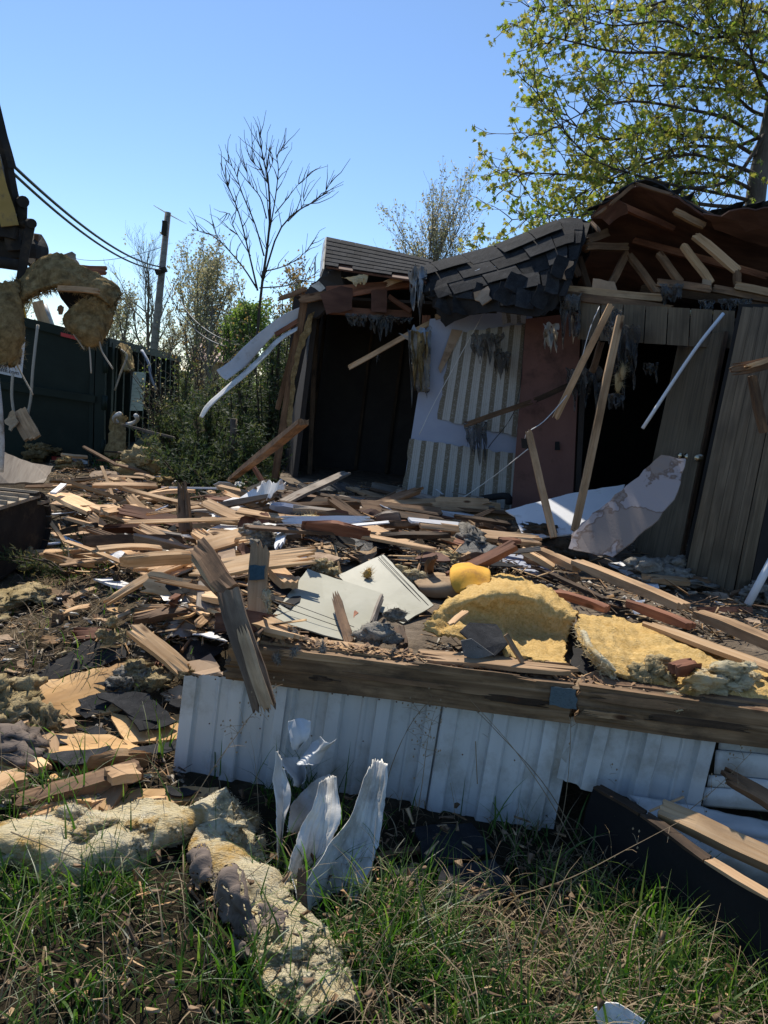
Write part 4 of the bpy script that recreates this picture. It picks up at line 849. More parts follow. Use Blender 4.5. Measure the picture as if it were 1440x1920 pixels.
sheet('torn_sheathing', [W(1107, 408, 6.8), W(1135, 372, 6.75), W(1160, 360, 6.7), W(1178, 400, 6.8), W(1150, 415, 6.85), W(1142, 422, 6.85), W(1128, 410, 6.85)], .012, plywood_red, parent=HP, jag=.02, bump=.02)
for p, q in (((1190, 344), (1262, 366)), ((1262, 366), (1345, 409)), ((1112, 408), (1142, 386)), ((1142, 386), (1190, 345)), ((1108, 415), (1126, 436))): board('splintered_edge', W(*p, 6.62), W(*q, 6.5), .03, .014, wood_old, up=(0, -1, .5), parent=HP, splint=.06)
for (px, py) in [(1112, 386), (1135, 375), (1225, 352), (1248, 360), (1270, 372), (1320, 400), (1335, 396), (1365, 388), (1400, 386), (1430, 380)]:
    a = W(px, py, 6.7); sheet('curled_shingle', [a, a+V((.14, 0, .05)), a+V((.17, .2, .02)), a+V((.0, .2, .0))], .006, shingle_m, parent=HP, jag=.012, step=.05, bump=.03, bscale=8)
for p, q, Y, Y2, w, m in [((1177, 472), (1144, 536), 7.2, 7.0, .06, wood_old), ((1178, 476), (1234, 551), 7.2, 6.9, .06, wood_old), ((1234, 474), (1277, 532), 7.0, 6.8, .06, wood_old), ((1279, 458), (1335, 532), 6.8, 6.6, .06, wood_tan), ((1302, 440), (1386, 510), 6.6, 6.4, .07, wood_tan),
    ((1382, 506), (1382, 538), 6.4, 6.4, .05, wood_old), ((1055, 542), (1245, 560), 6.9, 6.6, .06, wood_tan), ((1057, 553), (1262, 582), 6.8, 6.4, .07, wood_old), ((1230, 529), (1336, 543), 6.5, 6.35, .06, wood_old), ((1334, 541), (1500, 572), 6.4, 6.1, .06, wood_old), ((1376, 536), (1500, 560), 6.3, 6.1, .06, wood_tan),
    ((1134, 372), (1265, 430), 6.85, 6.95, .05, wood_red), ((1262, 395), (1322, 425), 6.6, 6.6, .05, wood_tan), ((1100, 450), (1140, 436), 6.9, 7.1, .07, wood_old), ((1098, 462), (1178, 463), 6.9, 7.1, .06, wood_old), ((1186, 450), (1440, 520), 7.3, 7.0, .06, wood_red), ((1060, 462), (1085, 520), 7.0, 7.0, .06, wood_dark), ((1072, 440), (1105, 470), 7.0, 7.1, .08, wood_dark), ((1050, 500), (1075, 560), 6.9, 6.9, .08, wood_dark), ((1085, 480), (1110, 560), 7.3, 7.2, .05, wood_dark), ((1200, 540), (1450, 575), 7.6, 7.3, .08, wood_dark)]:
    board('truss_member', W(*p, Y), W(*q, Y2), w, .038, m, up=(0.2, -1, .1), parent=HP, splint=.03)
for P4, Y in (([(1112, 522), (1152, 528), (1158, 546), (1110, 542)], 6.95), ([(1318, 523), (1334, 526), (1334, 545), (1316, 543)], 6.45), ([(1055, 487), (1076, 490), (1074, 516), (1052, 512)], 6.75), ([(1052, 505), (1060, 500), (1062, 525), (1048, 520)], 6.7)): sheet('gusset_plate', [W(x, y, Y) for x, y in P4], .012, brownboard, parent=HP, jag=.015, step=.05)
sheet('ceiling_panel', [W(1255, 578, 6.5), W(1345, 584, 6.3), W(1318, 593, 6.2), W(1285, 588, 6.3)], .012, insul_cream, parent=HP, jag=.01)
# sheets of dusty vapour film hanging from the torn ceiling
for P4, Y, nm in [([(1052, 552), (1092, 562), (1088, 610), (1074, 668), (1056, 668), (1048, 620)], 6.7, dust_plastic), ([(1030, 612), (1048, 606), (1046, 650), (1036, 672), (1030, 655), (1018, 662), (1022, 640)], 6.8, clear_plastic), ([(1140, 585), (1165, 580), (1160, 640), (1138, 650), (1128, 630)], 6.4, dust_plastic), ([(1180, 610), (1200, 622), (1200, 720), (1180, 740), (1160, 735), (1138, 775), (1142, 700), (1150, 650)], 6.3, dust_plastic), ([(1140, 745), (1172, 738), (1165, 772), (1152, 780), (1138, 768)], 6.3, dust_plastic), ([(1236, 532), (1268, 540), (1282, 562), (1276, 572), (1258, 580), (1240, 562)], 6.35, dust_plastic), ([(1312, 562), (1336, 566), (1340, 585), (1322, 596), (1310, 580)], 6.2, dust_plastic), ([(1345, 560), (1390, 568), (1412, 585), (1412, 600), (1380, 592), (1352, 578)], 6.1, dust_plastic), ([(1060, 700), (1130, 690), (1120, 770), (1090, 780), (1060, 740)], 7.0, dust_plastic), ([(1210, 680), (1235, 700), (1228, 720), (1205, 715)], 6.6, dust_plastic)]:
    drape('torn_ceiling_film', P4, Y, nm, HP, P4[0][0])
fluff('insulation_wisp', W(1162, 700, 6.25), (.05, .03, .13), insul_tan, HP, fibers=300, flen=.05, seed=3, sub=3)
# loose studs and strips hanging in the room: still nailed to the ceiling
brd((1146, 570), (1040, 786), 6.3, .05, .04, wood_tan, 'hanging_stud', .03); brd((1164, 590), (1077, 998), 6.1, .055, .04, wood_tan, 'hanging_stud', .02, Y2=5.7); brd((1128, 640), (1110, 700), 6.5, .05, .04, wood_old, 'hanging_stud', .02)
tube('ceiling_trim', [W(1356, 588, 6.0), W(1300, 660, 5.9), W(1205, 803, 5.8)], .014, paperwhite, 6, HP, sub=10)
brd((1362, 697), (1500, 668), 5.0, .075, .04, wood_old, 'broken_truss', .09); brd((1395, 690), (1450, 672), 4.95, .03, .04, wood_tan, 'broken_truss', .05); brd((1409, 704), (1432, 812), 5.0, .05, .04, wood_old, 'broken_truss', .01)
tube('wire', [W(1124, 575, 6.4), W(1105, 620, 6.3), W(1075, 720, 6.3), W(1025, 785, 6.2), W(990, 810, 6.0), W(984, 822, 6.0)], .004, cable_w, 5, HP, sub=24)
sheet('wall_box', [W(978, 822, 6.5), W(992, 824, 6.5), W(992, 842, 6.5), W(979, 840, 6.5)], .03, steel_dark, parent=HP)
tube('wire', [W(990, 842, 6.4), W(930, 890, 7.0), W(865, 935, 7.4), W(825, 952, 7.4)], .005, cable_w, 5, HP, sub=20)
tube('wire', [W(905, 590, 7.8), W(850, 690, 7.9), W(812, 760, 7.9), W(786, 815, 7.9)], .004, cable_w, 5, HP, sub=16)
tube('wire', [W(985, 610, 7.8), W(968, 760, 7.7), W(915, 840, 7.7)], .004, cable_m, 5, HP, sub=14)
brd((868, 798), (1000, 752), 7.5, .05, .03, wood_old, 'hanging_lath', .1); brd((1000, 752), (1090, 712), 7.4, .05, .03, wood_dark, 'hanging_lath', .05)
for P4 in ([(870, 800), (900, 790), (915, 800), (912, 860), (900, 880), (880, 850)], [(880, 640), (930, 625), (945, 660), (925, 690), (905, 650), (880, 655)], [(925, 680), (955, 660), (958, 705), (940, 720)]): drape('torn_ceiling_film', P4, 7.75, dust_plastic, HP, P4[0][0])
# blue faced insulation batt hanging at the corner, and the strut across the dark room
for P4, Y, sd in (([(770, 505), (800, 505), (800, 618), (766, 618)], 8.1, 3), ([(776, 500), (796, 500), (796, 600), (776, 600)], 8.04, 14), ([(764, 615), (808, 615), (810, 778), (768, 778)], 7.98, 8), ([(770, 622), (802, 622), (804, 770), (772, 770)], 7.92, 21)):
    drape('hanging_batt', P4, Y, foilpaper if sd != 21 else insul_brown, HP, sd)
patch('hanging_batt', pix([[(768, 622, 8.05), (786, 618, 8.0), (802, 622, 8.05)], [(772, 680, 8.0), (786, 680, 7.97), (806, 676, 8.0)], [(780, 735, 8.0), (792, 738, 7.98), (806, 736, 8.0)]]), insul_grey, 16, 34, .02, bump=.03, bscale=7, ragged=.16, parent=HP, ridge=.05, rscale=9, eat=.14)
sheet('batt_flap', [W(747, 624, 8.0), W(765, 630, 8.0), W(790, 622, 8.0), W(770, 640, 8.0)], .004, foilpaper, parent=HP, jag=.01, step=.04)
brd((808, 604), (653, 690), 8.2, .05, .035, wood_tan, 'hanging_stud', .03); brd((845, 586), (815, 596), 8.0, .05, .03, wood_tan, 'hanging_stud', .04)
brd((800, 590), (790, 760), 8.3, .09, .04, wood_red, 'stud', .02); brd((790, 770), (783, 835), 8.15, .05, .04, wood_tan, 'stud', .06)

# ================================================================ the dark green roll-off bin
bc = W(186, 880, 12.9); bin_ = empty('dumpster', (bc.x, bc.y, 0), 'dark green steel roll off bin with a white sign, full of debris', 'dumpster')
FT = [W(-60, 578, 12.2), W(40, 604, 12.4), W(193, 640, 12.9)]; FB = [W(-60, 852, 12.2), W(40, 860, 12.4), W(186, 884, 12.9)]
ST = [W(193, 640, 12.9), W(332, 673, 19)]; SB = [W(186, 884, 12.9), W(330, 762, 19)]
sheet('front_panel', [FT[0], FT[2], FB[2], FB[0]], .06, dumpster_m, parent=bin_, step=9)
sheet('side_panel', [ST[0]+V((0, .06, 0)), ST[1], SB[1], SB[0]+V((0, .06, 0))], .06, dumpster_m, parent=bin_, step=9)
FN = V((.15, -.98, 0)); SNn = V((.99, .1, 0))
board('top_rail', FT[0]+FN*.04, FT[2]+FN*.04, .14, .10, dumpster_m, up=FN, parent=bin_)
board('cross_rib', W(-60, 711, 12.1), W(178, 749, 12.75), .12, .08, dumpster_m, up=FN, parent=bin_)
board('corner_post', FT[2]+FN*.05, FB[2]+FN*.05, .16, .12, dumpster_m, up=FN, parent=bin_); board('corner_post', lerp(ST[0], ST[1], .035)+SNn*.05, lerp(SB[0], SB[1], .035)+SNn*.05, .14, .14, dumpster_m, up=SNn, parent=bin_)
board('door_frame', lerp(FT[0], FT[2], .93)+FN*.035, lerp(FB[0], FB[2], .93)+FN*.035, .07, .05, dumpster_m, up=FN, parent=bin_)
for f in (.18, .46, .80):
    p = lerp(FT[2], FB[2], f); tube('hinge', [p+V((.1, -.12, .12)), p+V((.1, -.12, -.12))], .045, dumpster_m, 8, bin_)
board('top_rail', ST[0]+SNn*.05, ST[1]+SNn*.05, .14, .12, dumpster_m, up=SNn, parent=bin_)
board('bottom_rail', SB[0]+SNn*.05, SB[1]+SNn*.05, .16, .12, dumpster_m, up=SNn, parent=bin_)
for k in range(12):
    f = .08+k*.08; board('side_rib', lerp(ST[0], ST[1], f)+SNn*.05, lerp(SB[0], SB[1], f)+SNn*.05, .09, .10, dumpster_m, up=SNn, parent=bin_)
fp = lambda px, py, o: onplane(px, py, FT[0]+FN*o, (FT[2]-FT[0]).cross(FB[0]-FT[0]).normalized())
sheet('reflective_strip', [fp(114, 623, .10), fp(150, 632, .10), fp(150, 639, .10), fp(114, 630, .10)], .004, red_tape, parent=bin_, step=9)
for a, b, m in (((97, 858), (143, 864), red_tape), ((143, 864), (175, 869), white_tape)):
    sheet('reflective_strip', [fp(a[0], a[1]-3, .03), fp(b[0], b[1]-3, .03), fp(b[0], b[1]+4, .03), fp(a[0], a[1]+4, .03)], .004, m, parent=bin_, step=9)
sg = sheet('sign', [fp(-50, 613, .02), fp(48, 632, .02), fp(41, 709, .02), fp(-50, 690, .02)], .008, paperwhite, parent=bin_, step=9)
sheet('sign_picture', [fp(4, 655, .03), fp(41, 662, .03), fp(38, 684, .03), fp(4, 678, .03)], .003, black, parent=sg, step=9)
def text(s, p, xd, n, h, mat, parent, name):
    cu = bpy.data.curves.new(name, 'FONT'); cu.body = s; cu.size = h; cu.extrude = .002; cu.align_x = 'RIGHT'
    tmp = bpy.data.objects.new(name, cu); COL.objects.link(tmp); dg = bpy.context.evaluated_depsgraph_get(); me = bpy.data.meshes.new_from_object(tmp.evaluated_get(dg)); bpy.data.objects.remove(tmp)
    me.materials.clear(); me.materials.append(mat); return place(name, me, frame(p, xd, n), parent)
xd = (FT[2]-FT[0]).normalized(); zn = xd.cross(V((0, 0, 1))).normalized(); zn = zn if zn.dot(CAM-FT[0]) > 0 else -zn
text('555-0416'[-3:], fp(13, 693, .035), xd, zn, .085, black, sg, 'lettering'); text('aste.com', fp(35, 703, .035), xd, zn, .085, black, sg, 'lettering')
sp = lambda px, py: onplane(px, py, ST[0]+SNn*.12, (ST[1]-ST[0]).cross(SB[0]-ST[0]).normalized())
sheet('side_placard', [sp(250, 697), sp(274, 698), sp(268, 770), sp(244, 770)], .01, M_noise('faded_green_placard', [(.08, .12, .10), (.30, .34, .30), (.36, .40, .36)], 3, (1, 9, 1), rough=.6, bs=0, var=0), parent=bin_, step=9)
quad('bin_floor', [FB[0]+V((0, .2, .3)), FB[2]+V((-.1, .2, .3)), SB[1]+V((-.1, 0, .3)), V((FB[0].x, 19, .3))], black, .05, parent=bin_)
quad('far_side', [FT[0]+V((0, .1, 0)), V((-7.3, 19, 2.0)), V((-7.3, 19, .1)), FB[0]+V((0, .1, 0))], dumpster_m, .05, parent=bin_)
quad('end_panel', [ST[1], V((-7.3, 19, 2.0)), V((-7.3, 19, .1)), SB[1]], dumpster_m, .05, parent=bin_)
def T(o, label, cat, group=None): return tag(o, label, cat, group)
T(board('plank', W(70, 565, 12.8), W(86, 618, 12.8), .17, .04, wood_tan, up=FN), 'brown plank sticking up out of the bin beside a foil roll', 'board')
T(tube('foil_duct', [W(80, 572, 12.9), W(97, 622, 12.9)], .075, scrap_metal, 10), 'silver foil duct standing in the bin beside the brown plank', 'duct')
T(sheet('panel_scrap', [W(32, 570, 12.7), W(44, 572, 12.7), W(51, 601, 12.7), W(34, 600, 12.7)], .02, orange_cloth), 'yellow scrap standing at the rim of the bin', 'board')
T(patch('hanging_insulation', pix([[(206, 640, 13.4), (228, 646, 13.6), (240, 656, 13.8)], [(224, 665, 13.3), (238, 672, 13.5), (247, 680, 13.8)], [(226, 700, 13.2), (240, 698, 13.3), (252, 697, 13.5)]]), insul_brown, 12, 14, .05, bump=.05, ragged=.08, fibers=500, flen=.07), 'brown insulation strip draped over the rim of the bin', 'insulation')
T(patch('hanging_insulation', pix([[(214, 775, 12.6), (228, 776, 12.6), (240, 782, 12.6)], [(208, 810, 12.5), (222, 815, 12.4), (232, 815, 12.5)], [(200, 860, 12.4), (220, 862, 12.3), (242, 858, 12.3)]]), insul_brown, 12, 18, .06, bump=.10, ragged=.08, fibers=700, flen=.09), 'shaggy brown insulation heaped at the corner of the bin', 'insulation')
T(tube('plastic_hoop', [W(236+22*math.cos(a), 785+11*math.sin(a), 12.3+.3*math.sin(a)) for a in np.linspace(-.6, 4.2, 14)], .035, cable_w, 6), 'pale curled band hanging at the corner of the bin', 'strap')
T(tube('rope', [W(71, 609, 12.2), W(66, 650, 12.1), W(61, 700, 12.0), W(58, 745, 12.0), W(52, 778, 12.0)], .022, rope_m, 6, sub=16), 'pale rope hanging down the face of the bin', 'rope', 'ropes hanging on the bin')
T(tube('rope', [W(24, 700, 11.9), W(22, 740, 11.9), W(26, 775, 11.9), W(30, 800, 11.9)], .022, rope_m, 6, sub=12), 'pale rope hanging below the sign on the bin', 'rope', 'ropes hanging on the bin')
T(tube('strap', [W(266, 657, 14.5), W(278, 680, 14.3), W(284, 708, 14.2), W(293, 732, 14.2)], .03, M_noise('blue_grey_strap', [(.3, .34, .4), (.5, .53, .58)], 5, bs=0, var=0), 5, sub=12), 'grey blue strap hanging on the ribbed side of the bin', 'strap')

# ================================================================ the excavator at the left edge
ex = empty('excavator', W(-120, 1040, 5.2)*V((1, 1, 0)) if False else V((-3.6, 5.2, .2)), 'excavator with muddy tracks and a dark bucket gripping insulation', 'excavator')
P1 = W(-110, 1010, 4.55); P2 = W(92, 908, 6.05); D = V((P2.x-P1.x, P2.y-P1.y, 0)).normalized(); Wd = V((-D.y, D.x, 0)); zt = .72
Pa = V((P1.x, P1.y, 0)); Lh = V((P2.x-P1.x, P2.y-P1.y, 0)).length
vs = []; fs = []; r = .24; prof = []
for k in range(9): a = -math.pi/2+math.pi*k/8; prof.append((Lh-r-.03+math.cos(a)*r, zt-.04-r+math.sin(a)*r))
prof += [(-1.5, zt-.04), (-1.5, .12), (Lh-1.1, .10)]
for (x, z) in prof:
    for wv in (0.0, .55): vs.append(Pa+D*x+Wd*wv+V((0, 0, z)))
n = len(prof); fs = [[2*i, 2*i+1, 2*((i+1) % n)+1, 2*((i+1) % n)] for i in range(n)]+[[2*i for i in range(n)][::-1], [2*i+1 for i in range(n)]]
mk('track_frame', vs, fs, steel_dark, ex)
k = 0; x = -1.0
while x < Lh-.05:
    c = Pa+D*x+V((0, 0, zt-.02-(.02 if x < Lh-.15 else .08))); vs = []; fs = []
    boxm(vs, fs, c-Wd*.03, c+Wd*.58, .155, .025); 
    boxm(vs, fs, c-Wd*.03+V((0, 0, .026))+D*.05, c+Wd*.58+V((0, 0, .026))+D*.05, .018, .028)
    Mx = frame(c, Wd, V((0, 0, 1))); mk('track_pad', vs, fs, mud_steel, ex, M=Mx); x += .17
for k in range(9):
    a = math.pi/2-k*math.pi/8; c = Pa+D*(Lh-r-.03+math.cos(a)*(r+.02))+V((0, 0, zt-.04-r+math.sin(a)*(r+.02))); tn = (D*math.cos(a)+V((0, 0, math.sin(a)))).normalized(); vs = []; fs = []
    boxm(vs, fs, c-Wd*.03, c+Wd*.58, .09, .03, up=tn); mk('track_pad', vs, fs, steel_dark, ex, M=frame(c, Wd, tn))
T(tube('hand_rail', [W(-8, 700, 5.6), W(-1, 760, 5.6), W(3, 830, 5.6), W(1, 885, 5.6)], .022, steel_white, 8, sub=10), 'grey white hose like rail at the left edge above the track', 'hose')
board('boom', W(-1500, -420, 7.2), W(-140, -330, 7.5), .5, .4, steel_white, up=(.2, -1, .2), parent=ex); board('stick', W(-150, -400, 7.5), W(8, 428, 8.1), .30, .34, steel_white, up=(.5, -1, .2), parent=ex)
board('stick_top_plate', W(-14, 190, 7.75), W(19, 316, 7.85), .10, .06, steel_dark, up=(1, -.4, .2), parent=ex); board('stick_top_plate', W(16, 316, 7.85), W(33, 400, 7.9), .08, .05, steel_dark, up=(1, -.4, .2), parent=ex)
board('stick_side_plate', W(-20, 290, 7.7), W(18, 424, 7.8), .16, .05, M_noise('worn_yellow_paint', [(.30, .20, .05), (.40, .27, .08)], 5, rough=.6, bs=.15, dirt=(.12, .09, .06), dirtscale=5, var=0), up=(.5, -1, .2), parent=ex)
tube('pin_boss', [W(30, 380, 8.2), W(44, 378, 7.8)], .055, steel_dark, 12, ex, smoothed=False); tube('linkage_rod', [W(42, 380, 7.9), W(41, 416, 7.9)], .05, steel_dark, 8, ex)
tube('pin_boss', [W(46, 418, 8.2), W(60, 419, 7.7)], .045, steel_dark, 12, ex, smoothed=False); tube('linkage_pin', [W(30, 420, 7.9), W(60, 419, 7.9)], .045, steel_dark, 8, ex)
board('bucket_link', W(58, 416, 7.75), W(37, 530, 7.7), .08, .05, steel_dark, up=(.4, -1, 0), parent=ex)
tube('bucket_cylinder', [W(-30, 488, 7.7), W(36, 497, 7.7)], .055, steel_dark, 10, ex)
patch('bucket', pix([[(-40, 432, 8.2), (20, 440, 8.2), (55, 444, 8.2), (74, 443, 8.3)], [(-40, 455, 8.0), (20, 460, 8.0), (58, 462, 8.0), (84, 466, 8.3)], [(-40, 480, 8.0), (20, 484, 8.0), (58, 484, 8.0), (83, 485, 8.3)]]), steel_dark, 10, 8, .04, parent=ex, smoothed=False)
sheet('bucket_side', [W(72, 440, 8.1), W(79, 448, 8.3), W(84, 470, 8.5), W(83, 484, 8.5), W(72, 486, 8.1)], .04, rust, parent=ex)
board('stick_foot', W(-30, 420, 7.95), W(40, 434, 7.95), .2, .25, steel_dark, up=(0, -1, 0), parent=ex); board('bucket_ear', W(20, 425, 7.9), W(28, 470, 7.9), .14, .06, steel_dark, up=(.3, -1, 0), parent=ex)
board('bucket_lip', W(50, 492, 8.1), W(84, 485, 8.3), .1, .04, steel_dark, up=(0, -1, .3), parent=ex); fluff('packed_debris', W(12, 462, 8.05), (.22, .1, .14), soil, ex, fibers=200, seed=6, sub=3)
# the insulation and lumber in the bucket's grip
ib = empty('insulation_bundle', W(100, 560, 7.9), 'big brown insulation blanket dangling from the digger bucket', 'insulation')
patch('blanket', pix([[(-40, 535, 7.7), (10, 535, 7.6), (42, 527, 7.6)], [(-40, 570, 7.6), (10, 572, 7.54), (41, 565, 7.6)], [(-40, 620, 7.5), (6, 622, 7.45), (34, 612, 7.6)], [(-40, 676, 7.6), (0, 682, 7.55), (18, 684, 7.6)]]), insul_brown, 24, 30, .10, bump=.03, bscale=5, ragged=.07, parent=ib, fibers=5000, flen=.09, ridge=.04, rscale=11, fw=.004)
patch('blanket', pix([[(28, 538, 7.75), (62, 508, 7.75), (108, 481, 7.75), (150, 503, 7.75), (205, 534, 7.8), (223, 556, 7.85)], [(34, 548, 7.66), (70, 524, 7.66), (112, 508, 7.66), (150, 526, 7.68), (192, 548, 7.7), (214, 566, 7.76)], [(34, 572, 7.6), (75, 552, 7.6), (112, 540, 7.6), (146, 544, 7.65), (182, 560, 7.65), (206, 574, 7.75)]]), insul_brown, 60, 20, .07, bump=.028, bscale=6, ragged=.05, parent=ib, fibers=6000, flen=.075, ridge=.03, rscale=13, fw=.005)
patch('blanket', pix([[(150, 572, 7.72), (185, 556, 7.7), (222, 556, 7.85)], [(120, 602, 7.72), (165, 592, 7.68), (216, 582, 7.8)], [(146, 624, 7.72), (172, 622, 7.65), (200, 610, 7.8)], [(160, 640, 7.75), (171, 646, 7.75), (182, 632, 7.8)]]), insul_brown, 34, 30, .06, bump=.028, bscale=6, ragged=.06, parent=ib, fibers=5000, flen=.09, ridge=.04, rscale=11, fw=.004)
sheet('hole_shade_patch', [W(108, 545, 7.95), W(152, 528, 7.95), W(196, 556, 7.95), (W(192, 574, 7.95)), W(160, 570, 7.95), W(138, 590, 7.95), W(124, 572, 7.95)], .01, felt, parent=ib, jag=.03, bump=.04)  # black patch painting the shade of the hole in the bundle
for k, q in enumerate([[(166, 640), (169, 665), (171, 700)], [(184, 628), (192, 660), (212, 692)], [(126, 604), (140, 625), (152, 640)], [(120, 600), (135, 622), (158, 655)], [(22, 655), (35, 690), (62, 740)], [(226, 655), (238, 668), (226, 700), (215, 732)]]): tube('loose_yarn', [W(x, y, 7.7 if k < 5 else 13) for x, y in q], .008 if k < 5 else .018, rope_m, 4, ib, sub=10)
fluff('fibre_tuft', W(28, 660, 7.6), (.06, .05, .16), insul_tan, ib, fibers=500, flen=.09, seed=4, sub=3)
T(board('stud', W(108, 540, 7.45), W(187, 546, 7.4), .05, .035, wood_tan, up=(0, -1, .2), splint=.02), 'tan stud poking out of the dangling insulation blanket', 'board', 'lumber gripped by the bucket')
T(board('plank', W(50, 520, 8.0), W(147, 485, 8.0), .16, .04, wood_grey, up=(0, -1, .2), splint=.04), 'grey plank above the dangling insulation blanket', 'board', 'lumber gripped by the bucket')
T(board('plank', W(135, 505, 8.1), W(201, 508, 8.1), .085, .04, wood_red, up=(0, -1, .2), splint=.03), 'red brown board end jutting out above the dangling blanket', 'board', 'lumber gripped by the bucket')
T(board('plank', W(116, 570, 7.6), W(111, 590, 7.6), .05, .03, wood_old, up=(0, -1, 0), splint=.05), 'short broken board hanging beneath the dangling blanket', 'board', 'lumber gripped by the bucket')

# ================================================================ siding strip bent off the house
ss = empty('siding_strip', W(480, 670, 9.3), 'pale blue siding strip bent out over the junipers', 'siding')
patch('siding_panel', pix([[(566, 574, 9.2), (530, 591, 9.2), (493, 618, 9.2), (455, 652, 9.1), (432, 676, 9.0), (406, 694, 8.9)], [(562, 590, 9.2), (526, 607, 9.2), (492, 636, 9.2), (460, 668, 9.1), (438, 690, 9.0), (414, 706, 8.9)], [(558, 604, 9.2), (520, 624, 9.2), (488, 656, 9.2), (464, 684, 9.1), (446, 698, 9.0), (424, 714, 8.9)]]), blue_white, 40, 8, .004, bump=.015, ragged=.012, parent=ss)
patch('trim_strip', pix([[(558, 612, 9.1), (520, 634, 9.1), (480, 674, 9.0), (430, 718, 8.9), (388, 758, 8.8), (374, 782, 8.8)], [(557, 619, 9.0), (522, 643, 9.0), (484, 684, 8.9), (434, 727, 8.8), (394, 764, 8.7), (380, 784, 8.7)]]), scrap_metal, 40, 4, .006, bump=.01, parent=ss)
board('furring', W(516, 628, 9.15), W(562, 600, 9.15), .05, .03, wood_red, up=(0, -1, .3), parent=ss, splint=.03)

# ================================================================ hero debris
wood_weather = M_wood('sun_browned_beam', [(.17, .11, .07), (.29, .20, .13), (.40, .29, .19)], (.09, .06, .04), .48, .75, var=.1)
def sgrid(rows): return [[S(x, y, z) for x, y, z in r] for r in rows]
def SP(p): return S(p[0], p[1], p[2] if len(p) > 2 else .03)
def hb(nm, p, q, w, t, mat, label, group='broken boards in the debris field', sp=.05, up=(0, 0, 1), Y=None, cat='board', **k):
    a, b = (SP(p), SP(q)) if Y is None else (W(p[0], p[1], Y[0]), W(q[0], q[1], Y[1]))
    return T(board(nm, a, b, w, t, mat, up=up, splint=sp, **k), label, cat, group)
# snapped beam leaning over the skirting
sbm = empty('snapped_beam', W(490, 1330, 2.95), 'snapped weathered beam leaning out over the front joist', 'beam')
fup = V((.1, -1, .25))
board('lower_half', W(427, 1108, 3.12), W(501, 1342, 2.86), .095, .05, wood_weather, up=fup, parent=sbm, s0=.01, s1=.07)
board('upper_half', W(369, 1018, 3.38), W(431, 1110, 3.12), .085, .045, wood_old, up=fup, parent=sbm, s0=.05, s1=.01)
board('long_splinter', W(357, 1040, 3.37), W(412, 1118, 3.16), .02, .03, wood_fresh, up=fup, parent=sbm, splint=.05)
board('pale_split', W(450, 1172, 3.02), W(503, 1336, 2.83), .05, .012, wood_tan, up=fup, parent=sbm, splint=.06)
board('side_splinter', W(372, 1075, 3.33), W(414, 1117, 3.22), .03, .02, wood_old, up=fup, parent=sbm, splint=.05)
# standing post with tape
ps = empty('broken_post', W(480, 1190, 3.3), 'upright broken post with a band of blue green tape', 'post')
board('post', W(488, 1014, 3.5), W(480, 1192, 3.28), .085, .04, wood_tan, up=(0, -1, .1), parent=ps, s0=.07, s1=.0)
sheet('tape_band', [W(468, 1060, 3.405), W(498, 1060, 3.405), W(496, 1086, 3.375), W(467, 1088, 3.375)], .002, M_noise('blue_green_tape', [(.02, .05, .06), (.05, .10, .12)], 40, rough=.5, bs=.2, var=0), parent=ps, jag=.006, step=.02)
# tall splintered stake
sk = empty('splintered_stake', S(350, 1060), 'tall splintered stake standing among the broken boards', 'stake')
board('stake', W(341, 900, 6.2), W(355, 1068, 5.75), .085, .07, wood_old, up=(0, -1, .1), parent=sk, s0=.35, s1=0); board('peeled_side', W(334, 945, 6.15), W(346, 1030, 5.9), .035, .03, wood_tan, up=(0, -1, .1), parent=sk, splint=.15)
# grey hardboard sheets with scored double lines
h1 = sheet('hardboard_sheet', [W(577, 1066, 4.2), W(719, 1113, 3.98), W(690, 1172, 3.6), W(659, 1204, 3.36), W(505, 1160, 3.42)], .006, hardboard, jag=.004, bump=.004, bscale=1)
T(h1, 'grey green hardboard sheet lying in front, scored line along its lower edge', 'board', 'grey green hardboard sheets')
h2 = sheet('hardboard_sheet', [W(719, 1039, 4.62), W(813, 1134, 4.0), W(756, 1169, 3.74), W(700, 1140, 3.92), W(632, 1078, 4.36)], .006, hardboard, jag=.003, bump=.003, bscale=1)
T(h2, 'grey green hardboard sheet lying behind, scored line along its right edge', 'board', 'grey green hardboard sheets')
for (a, b, par, Y0, Y1) in (((546, 1134), (664, 1178), h1, 3.59, 3.50), ((540, 1144), (660, 1186), h1, 3.52, 3.45), ((714, 1043), (803, 1137), h2, 4.585, 3.99), ((709, 1046), (798, 1141), h2, 4.56, 3.97)):
    board('score_line', W(*a, Y0)+V((0, 0, .006)), W(*b, Y1)+V((0, 0, .006)), .0035, .002, black, parent=par)
sheet('peeled_patch', [W(648, 1150, 3.70)+V((0, 0, .004)), W(662, 1143, 3.75)+V((0, 0, .004)), W(672, 1150, 3.71)+V((0, 0, .004)), W(662, 1163, 3.63)+V((0, 0, .004))], .002, wood_red, parent=h1, jag=.01, step=.03)
T(board('spike', W(626, 1106, 3.75), W(656, 1206, 3.32), .045, .02, wood_old, up=(0, -1, .2), s0=.12, s1=0), 'pointed splinter standing up in front of the hardboard sheets', 'splinter')
T(board('splinter', W(717, 1116, 3.9), W(697, 1170, 3.5), .03, .015, wood_grey, up=(0, -1, .2), splint=.06), 'thin grey splinter leaning on the hardboard sheets', 'splinter')
T(fluff('insulation_tuft', W(689, 1083, 4.3)+V((0, 0, .03)), (.03, .03, .045), insul_cream, fibers=150, seed=9, sub=3), 'white tuft standing on the rear hardboard sheet', 'insulation')
T(board('splinter', W(748, 1176, 3.5), W(756, 1216, 3.3), .05, .03, wood_old, up=(0, -1, .2), splint=.04), 'short upright stub right of the fluffy heap on the joist', 'splinter')
